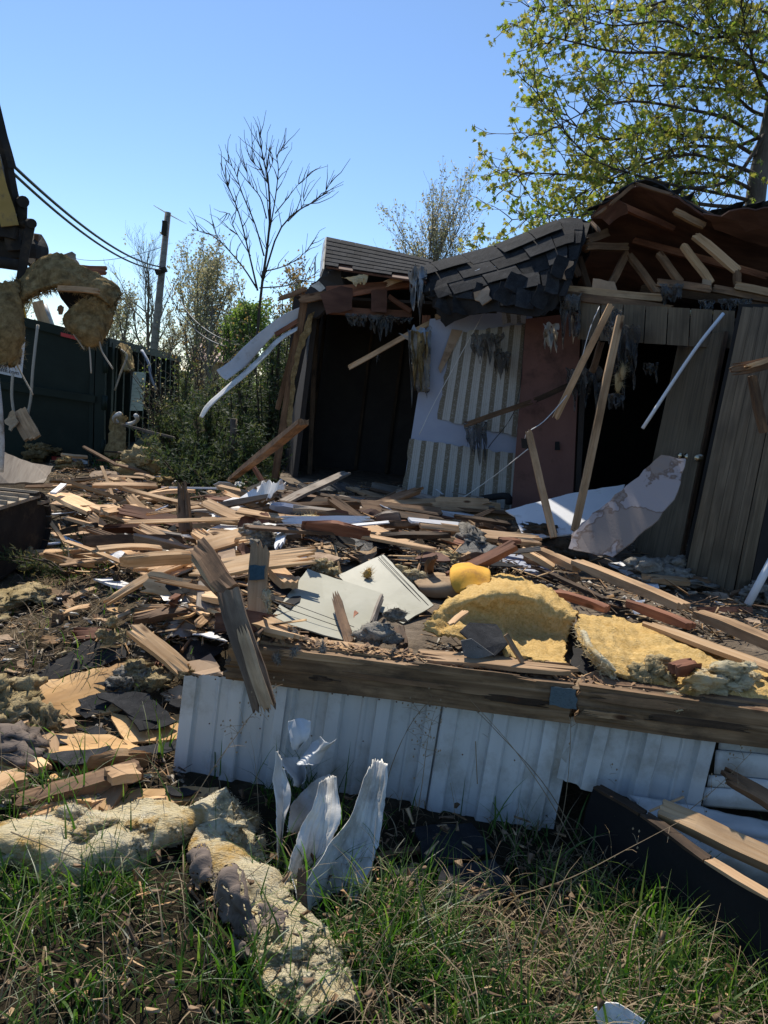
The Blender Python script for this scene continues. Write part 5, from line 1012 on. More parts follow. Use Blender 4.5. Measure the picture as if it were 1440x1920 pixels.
# fluffy insulation along the joist
for c, Y, sz, m, sd, lb in [((708, 1186), 3.32, (.12, .08, .075), insul_grey, 11, 'grey fluffy insulation heap on the joist before the hardboard'), ((497, 1150), 3.35, (.03, .04, .10), insul_cream, 12, 'pale insulation strand clinging beside the taped post'), ((528, 1195), 3.22, (.085, .05, .06), insul_grey, 13, 'pale fluffy insulation on the joist right of the taped post'),
    ((1225, 1270), 3.08, (.10, .06, .065), insul_tan, 14, 'tan insulation heap on the joist before the yellow pad'), ((1338, 1280), 3.02, (.13, .07, .065), insul_cream, 15, 'large cream insulation heap at the right end of the joist'), ((1292, 1318), 2.98, (.09, .04, .055), insul_cream, 16, 'insulation wad hanging over the front of the joist'), ((1170, 1262), 3.2, (.06, .05, .03), insul_tan, 17, 'small tan insulation wad at the left end of the heap on the joist'), ((1022, 1240), 3.3, (.035, .03, .02), insul_cream, 18, 'tiny cream wad on the sill before the dark hole'), ((1320, 1330), 2.96, (.03, .02, .05), insul_grey, 19, 'grey wisp hanging below the cream heap on the joist'),
    ((1385, 1272), 3.05, (.07, .06, .055), insul_cream, 20, 'cream wad at the far right tip of the joist heap')]: T(fluff('insulation_heap', W(*c, Y), sz, m, None, .3, sd, 1400, .014, .5), lb, 'insulation', 'insulation heaps on the joist')
for p, Y in [((518, 1235), 3.07), ((552, 1220), 3.07), ((735, 1225), 3.1), ((605, 1215), 3.1), ((1020, 1300), 3.04)]: tag(fluff('insulation_shred', W(*p, Y), (.012, .01, .03), insul_grey, None, 0, p[0], 200, .02, .5, 3), {518: 'leftmost of the dark wisps stuck on the joist, below the pale fluff', 552: 'second dark wisp on the joist, right of the leaning beam', 605: 'dark wisp on the joist below the pointed splinter', 735: 'dark wisp on the joist below the grey heap', 1020: 'dark wisp on the joist left of the blue tape'}[p[0]], 'insulation', 'insulation wisps stuck on the joist')
# carpet pad
T(patch('carpet_pad', sgrid([[(912, 1074, .10), (960, 1082, .10), (1020, 1108, .10), (1086, 1150, .09)], [(850, 1120, .17), (926, 1104, .26), (1015, 1118, .22), (1082, 1156, .16)], [(800, 1160, .13), (880, 1156, .14), (985, 1182, .07), (1066, 1200, .07)], [(790, 1180, .09), (890, 1205, .09), (985, 1238, .08), (1064, 1252, .06)]]), foam_pad, 60, 44, .012, bump=.02, bscale=4, fine=.010, ragged=.04, inward=-1, ridge=.035, rscale=7), 'yellow carpet pad humped up beside the hardboard sheets', 'carpet pad', 'yellow carpet pads')
T(patch('carpet_pad', sgrid([[(1088, 1148, .10), (1180, 1164, .09), (1310, 1208, .09), (1500, 1272, .09)], [(1080, 1168, .17), (1172, 1194, .13), (1300, 1232, .11), (1500, 1295, .10)], [(1108, 1222, .14), (1182, 1234, .11), (1300, 1264, .10), (1500, 1318, .09)], [(1148, 1266, .09), (1220, 1276, .09), (1320, 1296, .09), (1500, 1335, .09)]]), foam_pad, 80, 44, .02, bump=.025, bscale=3.5, fine=.008, ragged=.03, inward=-1, ridge=.03, rscale=7), 'yellow carpet pad spread flat at the right with a curled white edge', 'carpet pad', 'yellow carpet pads')
T(patch('foam_edge', sgrid([[(1080, 1176, .14), (1090, 1214, .11), (1116, 1250, .08), (1150, 1274, .06)], [(1090, 1186, .17), (1104, 1218, .15), (1130, 1242, .13), (1160, 1262, .11)]]), insul_cream, 20, 6, .02, bump=.01, fibers=300, flen=.03), 'curled cream underside of the right carpet pad over the hole', 'carpet pad')
T(patch('orange_cushion', pix([[(852, 1078, 4.5), (880, 1072, 4.5), (908, 1072, 4.5)], [(850, 1090, 4.35), (880, 1082, 4.32), (914, 1086, 4.35)], [(864, 1116, 4.25), (888, 1110, 4.2), (916, 1104, 4.25)]]), orange_cloth, 20, 14, .05, bump=.02, bscale=6), 'bright orange cloth cushion behind the yellow pad', 'cushion')
T(patch('cardboard_piece', pix([[(770, 1080, 4.7), (810, 1074, 4.65), (862, 1078, 4.6)], [(780, 1096, 4.35), (820, 1098, 4.3), (864, 1094, 4.3)], [(795, 1118, 4.3), (822, 1122, 4.28), (862, 1118, 4.28)]]), cardboard, 18, 10, .006, bump=.02, ragged=.03), 'folded cardboard box flap beside the orange cushion', 'cardboard', 'torn cardboard pieces')
for P4, Y, lb in [([(590, 1022), (640, 1012), (700, 1024), (690, 1044), (650, 1060), (618, 1058), (598, 1040)], (5.3, 4.9), 'curved brown cardboard behind the hardboard sheets'), ([(650, 1024), (690, 1030), (706, 1024), (700, 1050), (676, 1058), (664, 1040)], (5.1, 4.9), 'sunlit torn cardboard left of the rear hardboard corner'), ([(815, 1060), (840, 1035), (870, 1030), (880, 1050), (862, 1070), (835, 1072)], (5.2, 4.9), 'pale torn cardboard in the dark gap behind the orange cushion'), ([(760, 1045), (790, 1010), (800, 1040), (790, 1064), (772, 1066)], (5.3, 5.1), 'grey torn cardboard standing right of the rear hardboard corner'), ([(1020-190, 1000), (845, 996), (880, 1008), (870, 1030), (840, 1035)], (5.8, 5.6), 'torn brown sheet in front of the striped wall'), ([(790, 1046), (815, 1038), (815, 1060), (795, 1066)], (5.1, 5.0), 'small torn card between the two gap pieces')]:
    n = len(P4); T(sheet('cardboard_piece', [W(x, y, Y[0] if i < n/2 else Y[1]) for i, (x, y) in enumerate(P4)], .006, cardboard, jag=.02, step=.05, bump=.05, bscale=4), lb, 'cardboard', 'torn cardboard pieces')
T(sheet('brown_board', [W(402, 1014, 5.0), W(437, 1012, 5.0), W(448, 1060, 4.5), (W(442, 1082, 4.35)), W(424, 1078, 4.4)], .012, brownboard, jag=.008, bump=.01), 'sunlit tan fibreboard slab behind the snapped beam', 'board', 'fibreboard slabs')
T(sheet('brown_board', [W(510, 1032, 4.75), W(560, 1022, 4.9), (W(640, 1048, 4.6)), W(612, 1058, 4.45), W(556, 1064, 4.35), W(500, 1042, 4.5)], .012, brownboard, jag=.01, bump=.015), 'flat pinkish fibreboard slab behind the grey hardboard', 'board', 'fibreboard slabs')
T(sheet('brown_board', [S(352, 1240, .05), S(395, 1225, .07), S(412, 1250, .07), S(418, 1266, .05), S(358, 1262, .05)], .012, brownboard, jag=.008), 'brown fibreboard scrap behind the left corner of the skirting', 'board', 'fibreboard slabs')
T(sheet('brown_board', [S(300, 1300, .03), S(336, 1284, .04), S(350, 1290, .05), S(350, 1328, .04), S(322, 1322, .03)], .012, brownboard, jag=.01), 'pale fibreboard scrap tucked against the skirting edge', 'board', 'fibreboard slabs')
for p, q, sz, lb in [((472, 968), (466, 1012), .17, 'dark reddish board end standing before the long studs'), ((490, 962), (496, 1004), .10, 'narrower reddish board end leaning beside the first')]: T(board('board_end', W(*p, 5.6), W(*q, 5.45), sz, .02, wood_red, up=(0, -1, .3), splint=.03), lb, 'board', 'reddish board ends standing in the debris')
T(sheet('bent_panel', [W(444, 1026, 4.75), W(456, 1016, 4.75), W(478, 1040, 4.7), W(480, 1060, 4.6), W(462, 1052, 4.6)], .02, wood_red, jag=.008), 'bent reddish panel piece behind the taped post', 'board')
# right hand side boards on the floor
hb('stud', (985, 1022, .12), (1085, 1066, .12), .09, .05, wood_tan, 'pale stud at the foot of the leaning slab, far piece', 'long studs on the floor at the right', sp=.01)
hb('stud', (1080, 1054, .16), (1282, 1138, .14), .10, .05, wood_tan, 'long pale stud crossing the floor before the panelled wall', 'long studs on the floor at the right', sp=.01)
hb('stud', (1310, 1150, .12), (1520, 1236, .12), .11, .05, wood_tan, 'wide pale stud at the right edge of the floor', 'long studs on the floor at the right', sp=.02)
hb('plank', (1205, 1166, .14), (1500, 1274, .14), .10, .02, wood_fresh, 'sunlit split plank along the back edge of the yellow pad', 'long studs on the floor at the right', sp=.12)
hb('board', (1040, 1110, .14), (1142, 1142, .14), .06, .04, wood_red, 'reddish board on the yellow pad, left of the white scrap', 'reddish boards on the pad', sp=.03); hb('board', (1174, 1130, .16), (1302, 1176, .16), .06, .045, wood_red, 'reddish board on the yellow pad, right of the white scrap', 'reddish boards on the pad', sp=.04)
hb('board', (1000, 1062, .06), (1140, 1126, .06), .05, .02, wood_dark, 'thin dark board between the drywall slab and the pad', 'reddish boards on the pad', sp=.05)
T(sheet('white_scrap', [W(1192, 1126, 4.3), W(1210, 1124, 4.3), W(1202, 1142, 4.26), W(1208, 1150, 4.24), W(1190, 1154, 4.22), W(1186, 1144, 4.24)], .004, paperwhite, jag=.01, step=.03, bump=.02, bscale=6), 'small white paper scrap standing between the reddish boards', 'scrap')
T(sheet('shingle_scrap', [S(862, 1184, .16), S(880, 1168, .17), S(930, 1172, .15), S(956, 1204, .14), S(928, 1228, .14), S(895, 1210, .15)], .006, shingle_m, jag=.01, bump=.012), 'dark shingle scrap lying on the humped yellow pad', 'shingle', 'shingle scraps on the pad')
T(sheet('shingle_scrap', [S(864, 1202, .14), S(884, 1198, .15), S(926, 1228, .13), S(890, 1236, .12), S(870, 1230, .12)], .006, shingle_grey, jag=.01, bump=.01), 'silvery shingle scrap below the dark one on the pad', 'shingle', 'shingle scraps on the pad')
T(board('lath', S(948, 1190, .20), S(980, 1242, .10), .022, .012, wood_tan, up=(0, -.5, 1)), 'pale lath leaning beside the dark shingle scrap', 'lath'); T(board('lath', S(842, 1172, .17), S(876, 1144, .21), .03, .012, wood_fresh, splint=.03), 'sunlit chip on the humped pad above the shingle scraps', 'lath')
T(board('splinter', W(1050, 1292, 3.08), W(1134, 1254, 3.15), .02, .012, wood_tan, up=(0, -1, .3), splint=.08), 'long sharp splinter lying over the blue patterned tape', 'splinter')
T(board('block', S(1262, 1256, .15), S(1306, 1248, .15), .06, .05, wood_red, splint=.01), 'small reddish block behind the cream insulation heap', 'block')
T(sheet('white_board', [W(948, 957, 6.2), W(1075, 924, 6.4), W(1172, 908, 6.5), W(1150, 960, 6.1), W(1085, 1000, 5.85), W(985, 1012, 5.8), W(972, 985, 5.95), W(966, 968, 6.1)], .012, paperwhite, jag=.006), 'broken white wallboard lying below the red brown panel', 'board', 'white wallboard pieces')
T(sheet('white_board', [S(1140, 1056, .05), S(1162, 1052, .06), S(1236, 1086, .06), S(1232, 1106, .04), S(1190, 1086, .04)], .012, paperwhite, jag=.015, bump=.01), 'white board scrap at the foot of the walnut door', 'board', 'white wallboard pieces')
T(sheet('panel_scrap', [S(932, 1040, .04), S(958, 1034, .05), S(1010, 1050, .04), S(1050, 1082, .03), S(1010, 1076, .03), S(945, 1060, .03)], .010, bluewall, jag=.015, bump=.01), 'grey blue panel scrap on the floor left of the long stud', 'board', 'white wallboard pieces')
def drywall_m():
    m, t, b, out = newmat('stained_drywall'); c = coords(t, off=False); f = ntex(t, c, 2.0, 5, .55, .2)
    col = ramp(t, f, [(.33, .285, .275), (.33, .285, .275), (.15, .10, .075), (.25, .20, .17), (.27, .215, .185)], [0, .475, .487, .505, 1])
    t.links.new(col, b.inputs['Base Color']); b.inputs['Roughness'].default_value = .9; bump(t, b, ntex(t, c, 60, 4, .6), .15); return m
T(sheet('drywall_slab', [W(1240, 853, 5.45), W(1286, 860, 5.4), W(1276, 905, 5.3), W(1264, 936, 5.25), W(1222, 985, 5.2), (W(1148, 1044, 5.2)), W(1066, 1028, 5.35), W(1072, 1000, 5.45), W(1165, 920, 5.45)], .014, drywall_m(), jag=.012, step=.05), 'water stained drywall slab propped against the walnut door', 'drywall')
T(board('leaning_stud', W(990, 806, 5.9), W(1038, 1008, 5.55), .05, .04, wood_tan, up=(0, -1, 0), s0=.05, s1=0), 'broken stud leaning before the red brown panel', 'stud')
T(tube('white_pole', [W(1455, 1035, 4.8), W(1402, 1134, 4.75)], .025, paperwhite, 10), 'white pole leaning at the right edge of the room', 'pole')
T(tube('pipe', [W(895, 940, 7.6), W(905, 935, 7.5), W(950, 930, 7.4), W(954, 945, 7.4)], .035, felt, 8, sub=10), 'black pipe elbow at the foot of the striped wall', 'pipe')
T(tube('red_can', [W(873, 972, 7.0), W(898, 978, 6.9)], .035, M_noise('red_can_paint', [(.4, .03, .05), (.5, .06, .08)], 6, rough=.35, bs=0, var=0), 12), 'crumpled red can lying on the dark floor', 'can')
# big timbers in the middle
hb('stud', (372, 962, .12), (606, 966, .12), .09, .09, wood_tan, 'long orange stud across the middle of the debris', sp=.04); hb('stud', (368, 985, .08), (560, 976, .05), .12, .05, wood_tan, 'second long board just under the orange stud', sp=.08)
hb('stud', (560, 1006, .05), (808, 978, .1), .10, .05, wood_red, 'long reddish board at the edge of the dark pit', sp=.03); hb('plank', (480, 1000, .06), (610, 1002, .05), .16, .04, wood_tan, 'sunlit wide plank before the long orange stud', sp=.05)
hb('board', (525, 945, .15), (650, 886, .3), .10, .03, wood_grey, 'pale board pointing up to the right by the dark room', sp=.06); hb('plank', (655, 914, .12), (780, 958, .06), .14, .03, wood_tan, 'dull plank with a rounded end in front of the dark room', sp=.04)
hb('board', (600, 952, .08), (850, 962, .05), .10, .04, wood_grey, 'long grey board before the dark room and the striped wall', sp=.03); hb('board', (340, 962, .14), (520, 928, .2), .12, .05, wood_grey, 'long weathered beam slanting over the white sheeting', sp=.1)
hb('board', (432, 900, .2), (570, 790, .9), .07, .05, wood_old, 'brown pole slanting up beside the leaning studs', sp=.04); hb('board', (110, 1044, .08), (366, 1042, .06), .14, .06, wood_fresh, 'long pale board lying left of the splintered stake', sp=.05)
hb('board', (58, 1042, .15), (208, 1026, .15), .12, .05, wood_fresh, 'sunlit board with split ends near the excavator track', sp=.12); hb('board', (62, 1060, .05), (210, 1050, .05), .10, .04, wood_tan, 'tan board just in front of the split ended one', sp=.08)
hb('board', (105, 925, .25), (185, 962, .2), .24, .04, wood_fresh, 'wide plywood strip tipped behind the excavator track', sp=.08); hb('board', (185, 948, .2), (262, 978, .2), .26, .03, wood_fresh, 'wide sunlit plywood strip left of the splintered stake', sp=.06)
hb('board', (190, 966, .1), (310, 1000, .08), .08, .04, wood_tan, 'long stud below the sunlit plywood strip', sp=.06); hb('board', (262, 984, .15), (332, 1012, .12), .16, .03, wood_tan, 'plywood strip running behind the splintered stake', sp=.08)
hb('board', (105, 1000, .12), (182, 984, .25), .07, .05, wood_dark, 'weathered dark timber pointing at the excavator track', sp=.05); hb('board', (290, 1085, .1), (412, 1146, .07), .10, .05, wood_fresh, 'long sunlit stud running under the snapped beam', sp=.04)
hb('board', (305, 1080, .1), (400, 1096, .1), .10, .03, wood_fresh, 'flat pale plank between the stake and the snapped beam', sp=.05); hb('board', (315, 1055, .12), (366, 1092, .1), .09, .03, wood_tan, 'short plank angled down from the stake', sp=.04)
hb('board', (492, 1050, .1), (546, 1098, .12), .09, .05, wood_fresh, 'pale stud slanting down behind the grey hardboard corner', sp=.03); hb('board', (446, 1052, .08), (462, 1080, .08), .09, .03, wood_tan, 'short tan block left of the taped post', sp=.02)
hb('board', (246, 1174, .22), (352, 1262, .08), .085, .04, wood_fresh, 'clean split stud leaning down to the left skirting corner', sp=.05, up=(.3, -.6, .7)); hb('board', (388, 1170, .05), (415, 1166, .05), .09, .05, wood_fresh, 'short orange block behind the snapped beam', sp=.01)
hb('board', (60, 1092, .02), (80, 1112, .02), .05, .02, wood_fresh, 'small chip on the grass below the excavator track', sp=.06); hb('board', (190, 1085, .04), (248, 1104, .04), .12, .015, paperwhite, 'narrow white painted board on the grassy hump', sp=.03)
T(sheet('white_sheeting', [S(428, 945, .15), S(468, 925, .25), S(500, 906, .4), (S(524, 900, .45)), S(530, 918, .3), S(508, 934, .2), S(470, 950, .12), S(430, 958, .1)], .004, paperwhite, jag=.02, bump=.05), 'glaring white crumpled sheeting at the foot of the leaning studs', 'sheeting', 'sunlit white sheets in the debris')
T(sheet('white_sheeting', [S(390, 950, .1), S(420, 932, .14), S(440, 935, .14), S(400, 962, .1)], .004, paperwhite, jag=.015, bump=.03), 'small white sheet left of the glaring crumpled one', 'sheeting', 'sunlit white sheets in the debris')
T(sheet('white_sheeting', [S(385, 995, .1), S(420, 984, .12), S(452, 988, .12), S(440, 1000, .1), S(400, 1006, .1)], .004, paperwhite, jag=.015, bump=.04), 'white sheet behind the tan fibreboard slab', 'sheeting', 'sunlit white sheets in the debris')
T(sheet('white_sheeting', [S(405, 1006, .1), S(440, 994, .14), S(455, 1004, .1), S(415, 1014, .1)], .004, scrap_metal, jag=.01, bump=.03), 'shiny curled metal piece beside the tan fibreboard slab', 'sheeting', 'sunlit white sheets in the debris')
T(sheet('white_sheeting', [S(270, 1028, .06), S(296, 1006, .15), S(312, 1024, .1), S(296, 1038, .06)], .004, paperwhite, jag=.02, bump=.03), 'white splintered sheet just left of the stake foot', 'sheeting', 'sunlit white sheets in the debris')
T(sheet('white_sheeting', [S(545, 925, .1), S(560, 905, .2), S(640, 905, .15), S(700, 912, .1), S(640, 925, .1)], .004, dust_plastic, jag=.03, bump=.05), 'grey plastic film on the floor of the dark room', 'sheeting', 'sunlit white sheets in the debris')
hb('batten', (305, 914, .15), (438, 916, .15), .04, .02, paperwhite, 'thin white batten glaring behind the stake', 'white battens', sp=.0); hb('batten', (64, 1022, .12), (114, 1018, .12), .05, .01, white_tape, 'short white strip glaring beside the excavator track', 'white battens', sp=.02); hb('batten', (100, 925, .3), (120, 908, .35), .06, .02, paperwhite, 'stubby white strip just beyond the excavator track', 'white battens', sp=0); hb('batten', (135, 915, .1), (200, 918, .1), .05, .02, blue_white, 'dull white batten lying before the bin', 'white battens', sp=.02)
for P4, lb in [([(388, 962, .12), (430, 936, .2), (470, 930, .2), (448, 958, .14), (400, 974, .1)], 'wide white crumpled sheet left of the leaning studs'), ([(500, 944, .14), (540, 934, .16), (560, 950, .12), (520, 958, .1)], 'white torn sheet right of the glaring crumpled one'), ([(335, 950, .12), (372, 942, .14), (380, 954, .12), (344, 964, .1)], 'white torn sheet right behind the splintered stake'), ([(250, 1008, .14), (275, 996, .18), (284, 1010, .12), (258, 1022, .1)], 'white torn sheet below the sunlit plywood strip'), ([(205, 1042, .2), (228, 1036, .2), (232, 1046, .2), (210, 1052, .18)], 'small white sheet on the long pale board')]:
    T(sheet('white_sheeting', [S(*p) for p in P4], .004, paperwhite, jag=.02, step=.05, bump=.04, bscale=5), lb, 'sheeting', 'sunlit white sheets in the debris')
T(patch('clear_plastic_sheet', pix([[(330, 1108, 4.6), (355, 1105, 4.6), (376, 1122, 4.55)], [(312, 1138, 4.45), (345, 1128, 4.3), (380, 1140, 4.4)], [(305, 1178, 4.2), (335, 1165, 4.15), (378, 1180, 4.2)], [(298, 1205, 4.05), (320, 1200, 4.0), (372, 1196, 4.05)]]), clear_plastic, 22, 22, .001, bump=.05, bscale=6, ragged=.05, eat=.08), 'crumpled cloudy plastic sheet draped left of the snapped beam', 'plastic sheet')
T(fluff('insulation_roll', S(590, 978, .12), (.16, .1, .05), insul_cream, None, .5, 21, 600, .05), 'pale furry batt lying on the reddish board before the dark room', 'insulation', 'insulation chunks in the debris')
for p, sz, m, sd, lb in [((268, 868, .25), (.35, .2, .22), insul_tan, 31, 'yellow insulation mound at the corner of the bin'), ((245, 880, .1), (.3, .2, .12), insul_tan, 32, 'flat yellow insulation left of the mound by the bin'), ((300, 905, .1), (.15, .12, .1), insul_brown, 33, 'brown wad behind the stake'), ((885, 1022, .1), (.28, .12, .12), insul_grey, 34, 'grey insulation heap at the end of the striped wall'), ((830, 1048, .05), (.14, .1, .06), insul_tan, 35, 'tan wad in the dark gap behind the pad'), ((770, 1080, .06), (.09, .05, .05), insul_cream, 36, 'cream chunk touching the rear hardboard sheet'), ((455, 1075, .06), (.06, .05, .05), insul_cream, 37, 'small yellow wad left of the taped post'), ((610, 1068, .08), (.08, .06, .05), insul_tan, 38, 'crumbly tan wad behind the front hardboard sheet'), ((500, 1010, .1), (.14, .1, .09), insul_grey, 39, 'grey white wad above the taped post'), ((1010, 1010, .12), (.3, .14, .14), soil, 40, 'dark heap at the foot of the white wallboard'),
    ((1240, 1075, .08), (.3, .15, .1), insul_grey, 41, 'grey wad at the foot of the walnut door'), ((1420, 1115, .05), (.22, .12, .07), insul_grey, 42, 'grey wad at the foot of the white pole'), ((1090, 935, .0), (.01, .01, .01), insul_tan, 43, ''), ((220, 1050, .04), (.1, .07, .05), insul_tan, 44, 'crumbly wad behind the grassy hump'), ((42, 1048, .1), (.14, .1, .09), insul_tan, 45, 'tan wad at the foot of the excavator track'), ((210, 1196, .06), (.06, .05, .08), insul_tan, 46, 'tan wad behind the clean split stud'), ((25, 1125, .05), (.3, .14, .07), insul_tan, 47, 'grey tan insulation sprawled on bare ground at the left edge'), ((70, 1112, .05), (.14, .1, .06), insul_tan, 48, 'tan wad right of the sprawled insulation'),
    ((270, 1268, .05), (.12, .1, .07), insul_tan, 49, 'loose tan wads at the right end of the knotted plywood'), ((245, 1278, .05), (.08, .06, .05), insul_grey, 50, 'grey wads touching the knotted plywood'), ((15, 1325, .12), (.17, .14, .15), insul_tan, 51, 'tall clumpy insulation pile at the left edge'), ((55, 1355, .08), (.13, .12, .12), insul_tan, 52, 'clumpy insulation at the lower end of the knotted plywood'), ((30, 1395, .06), (.2, .12, .08), paper_brown, 53, 'greyish paper heap under the insulation pile at the left'), ((345, 1258, .06), (.05, .04, .03), insul_tan, 54, 'wad on the brown fibreboard scrap'), ((130, 872, .08), (.2, .15, .12), insul_brown, 55, 'grey heap in front of the bin below the red and white strip'), ((75, 845, .2), (.3, .18, .16), insul_brown, 56, 'shadowed wad pile between the bin and the excavator')]:
    if lb: T(fluff('insulation_chunk', SP(p), sz, m, None, sd*.7, sd, 1100, .022, .62), lb, 'insulation', 'insulation chunks in the debris')
T(sheet('panel_piece', [W(-30, 830, 8.6), W(60, 868, 8.8), W(100, 874, 9.0), W(82, 905, 8.6), W(-30, 905, 8.2)], .03, M_noise('streaked_panel', [(.16, .12, .085), (.28, .22, .16), (.34, .28, .21)], 3, (9, 1, 1), rough=.7, bs=.2, var=0), jag=.01), 'brown streaked panel leaning between the track and the bin', 'panel')
for k, (p, q) in enumerate([((35, 770), (62, 822)), ((42, 768), (70, 820)), ((28, 778), (52, 824))]): T(board('plank', W(*p, 11.6), W(*q, 11.3), .11, .04, wood_tan, up=(0, -1, .3)), ['left', 'middle', 'right'][(k+1) % 3]+'most' if False else ['middle plank of three leaning on the bin below the sign', 'right plank of three leaning on the bin below the sign', 'left plank of three leaning on the bin below the sign'][k], 'board', 'three planks leaning on the bin')
T(sheet('cardboard_piece', [W(8, 788, 11.5), W(24, 768, 11.5), W(34, 790, 11.4), W(20, 808, 11.3)], .02, cardboard, jag=.02), 'pale crumpled card leaning on the bin at the left edge', 'cardboard', 'torn cardboard pieces')
T(board('stick', W(228, 796, 11.6), W(330, 822, 11.2), .035, .03, bark, up=(0, -1, 0), splint=.1), 'thin grey stick poking out by the curled band', 'branch'); hb('stud', (276, 858, .0), (312, 822, .3), .10, .05, wood_tan, 'tan stud slanting up beside the insulation mound', sp=.04)
T(tube('tree_stump', [S(434, 880), W(436, 840, 10), W(438, 785, 10)], [.08, .07, .05], bark, 8), 'broken sapling stump among the junipers', 'stump')
T(sheet('white_scrap', [W(360, 790, 10.6), W(378, 786, 10.6), W(384, 806, 10.5), W(368, 812, 10.5)], .01, cardboard, jag=.02, bump=.03), 'pale scrap lodged in the junipers left of the stump', 'scrap')

# ---- left foreground: plywood and shingles lying on the earth
for P4, m, th, lb, cat, g, dz in [
    ([(45, 1292), (130, 1266), (248, 1240), (238, 1270), (232, 1300), (232, 1328), (170, 1342), (100, 1340), (82, 1320)], plywood, .012, 'knotted yellow plywood sheet with torn edges on the earth', 'plywood', 'torn plywood sheets', .03),
    ([(205, 1330), (250, 1345), (352, 1338), (352, 1384), (300, 1386), (236, 1392), (220, 1365)], plywood, .012, 'yellow plywood piece under the shingles by the skirting', 'plywood', 'torn plywood sheets', .045),
    ([(100, 1376), (205, 1378), (262, 1402), (250, 1416), (150, 1446), (70, 1412), (130, 1398)], plywood, .015, 'yellow plywood piece under the speckled shingle', 'plywood', 'torn plywood sheets', .06),
    ([(185, 1512), (230, 1482), (345, 1472), (410, 1474), (408, 1490), (300, 1510), (215, 1536)], plywood, .015, 'yellow plywood strip behind the cream batt', 'plywood', 'torn plywood sheets', .05),
    ([(0, 1450), (0, 1425), (40, 1432), (48, 1456), (0, 1480)], plywood, .03, 'yellow plywood corner at the left edge above the timber', 'plywood', 'torn plywood sheets', .05),
    ([(70, 1262), (130, 1225), (170, 1200), (232, 1212), (236, 1232), (170, 1252), (110, 1272), (50, 1276)], felt, .005, 'large dark shingle sheet behind the knotted plywood', 'shingle', 'torn shingles on the earth', .03),
    ([(180, 1302), (202, 1298), (280, 1302), (332, 1350), (292, 1366), (296, 1352), (262, 1350), (240, 1338)], shingle_m, .008, 'stepped dark shingle lying over the yellow plywood piece', 'shingle', 'torn shingles on the earth', .09),
    ([(238, 1340), (272, 1332), (306, 1352), (302, 1364), (262, 1368)], shingle_m, .008, 'small dark shingle at the corner of the stepped one', 'shingle', 'torn shingles on the earth', .08),
    ([(148, 1304), (190, 1300), (218, 1312), (196, 1330), (150, 1326)], shingle_m, .006, 'dark shingle scrap on the edge of the knotted plywood', 'shingle', 'torn shingles on the earth', .05),
    ([(132, 1330), (168, 1320), (190, 1336), (160, 1346)], shingle_m, .006, 'jagged little shingle left of the stepped one', 'shingle', 'torn shingles on the earth', .05),
    ([(76, 1412), (160, 1404), (205, 1394), (228, 1416), (186, 1424), (120, 1436)], shingle_m, .006, 'speckled black shingle on the lowest plywood piece', 'shingle', 'torn shingles on the earth', .085),
    ([(236, 1408), (290, 1396), (346, 1382), (348, 1402), (310, 1412), (262, 1414)], shingle_m, .006, 'long dark shingle strip touching the skirting corner', 'shingle', 'torn shingles on the earth', .06),
    ([(140, 1366), (180, 1358), (202, 1372), (186, 1384)], shingle_m, .006, 'dark shingle between the knotted plywood and the speckled one', 'shingle', 'torn shingles on the earth', .06),
    ([(320, 1212), (368, 1200), (420, 1214), (398, 1240), (340, 1232)], shingle_m, .006, 'black shingle lying behind the skirting corner', 'shingle', 'torn shingles on the earth', .05),
    ([(176, 1282), (200, 1278), (226, 1288), (212, 1296)], shingle_m, .005, 'thin shingle scrap on the middle of the knotted plywood', 'shingle', 'torn shingles on the earth', .05)]:
    T(sheet('plywood_sheet' if m is plywood else 'torn_shingle', [S(x, y, dz) for x, y in P4], th, m, jag=.012, step=.04, bump=.012, bscale=3), lb, cat, g)
hb('timber', (20, 1512, .04), (272, 1440, .10), .10, .05, wood_old, 'long aged timber behind the cream batt at the left', 'timbers in the left foreground', sp=.05); hb('timber', (-30, 1494, .05), (46, 1456, .08), .10, .06, wood_fresh, 'sunlit timber end at the left edge', 'timbers in the left foreground', sp=.02)
hb('timber', (40, 1540, .03), (220, 1486, .05), .08, .03, wood_fresh, 'thin split plank under the long aged timber', 'timbers in the left foreground', sp=.1); hb('timber', (200, 1456, .12), (262, 1446, .12), .09, .04, wood_tan, 'short tan board end on top of the aged timber', 'timbers in the left foreground', sp=.02); hb('timber', (40, 1416, .08), (92, 1446, .06), .06, .03, wood_fresh, 'narrow strip beside the speckled shingle', 'timbers in the left foreground', sp=.05); hb('timber', (26, 1376, .03), (100, 1400, .03), .09, .02, wood_tan, 'tan strip under the paper heap at the left', 'timbers in the left foreground', sp=.06)

# ---- right foreground
q0 = Z(1088, 1580, 0.0); q1 = Z(1440, 1880, 0.0); qn = (q1-q0).normalized(); qN = V((qn.y, -qn.x, 0)); qN = qN if qN.dot(CAM-q0) > 0 else -qN
for P4, dz, lb in [([(740, 1040), (830, 1030), (900, 1052), (880, 1075), (800, 1072), (752, 1060)], .04, 'black sheet standing in for pit shade behind the orange cushion'), ([(640, 1004), (720, 1000), (800, 1010), (790, 1030), (700, 1026), (660, 1020)], .05, 'black sheet standing in for pit shade under the long reddish board'), ([(505, 1090), (560, 1080), (580, 1100), (545, 1140), (512, 1130)], .06, 'black sheet between the taped post and the front hardboard'), ([(1062, 1170), (1090, 1180), (1120, 1250), (1100, 1262), (1070, 1240)], .035, 'black sheet standing in for hole shade between the two yellow pads')]:
    T(sheet('tar_paper_and_shade', [S(x, y, dz) for x, y in P4], .004, felt, jag=.02, bump=.02), lb, 'tar paper', 'black sheets for dark gaps in the debris')  # flat black sheets stand in for shade in the pit and pad gap
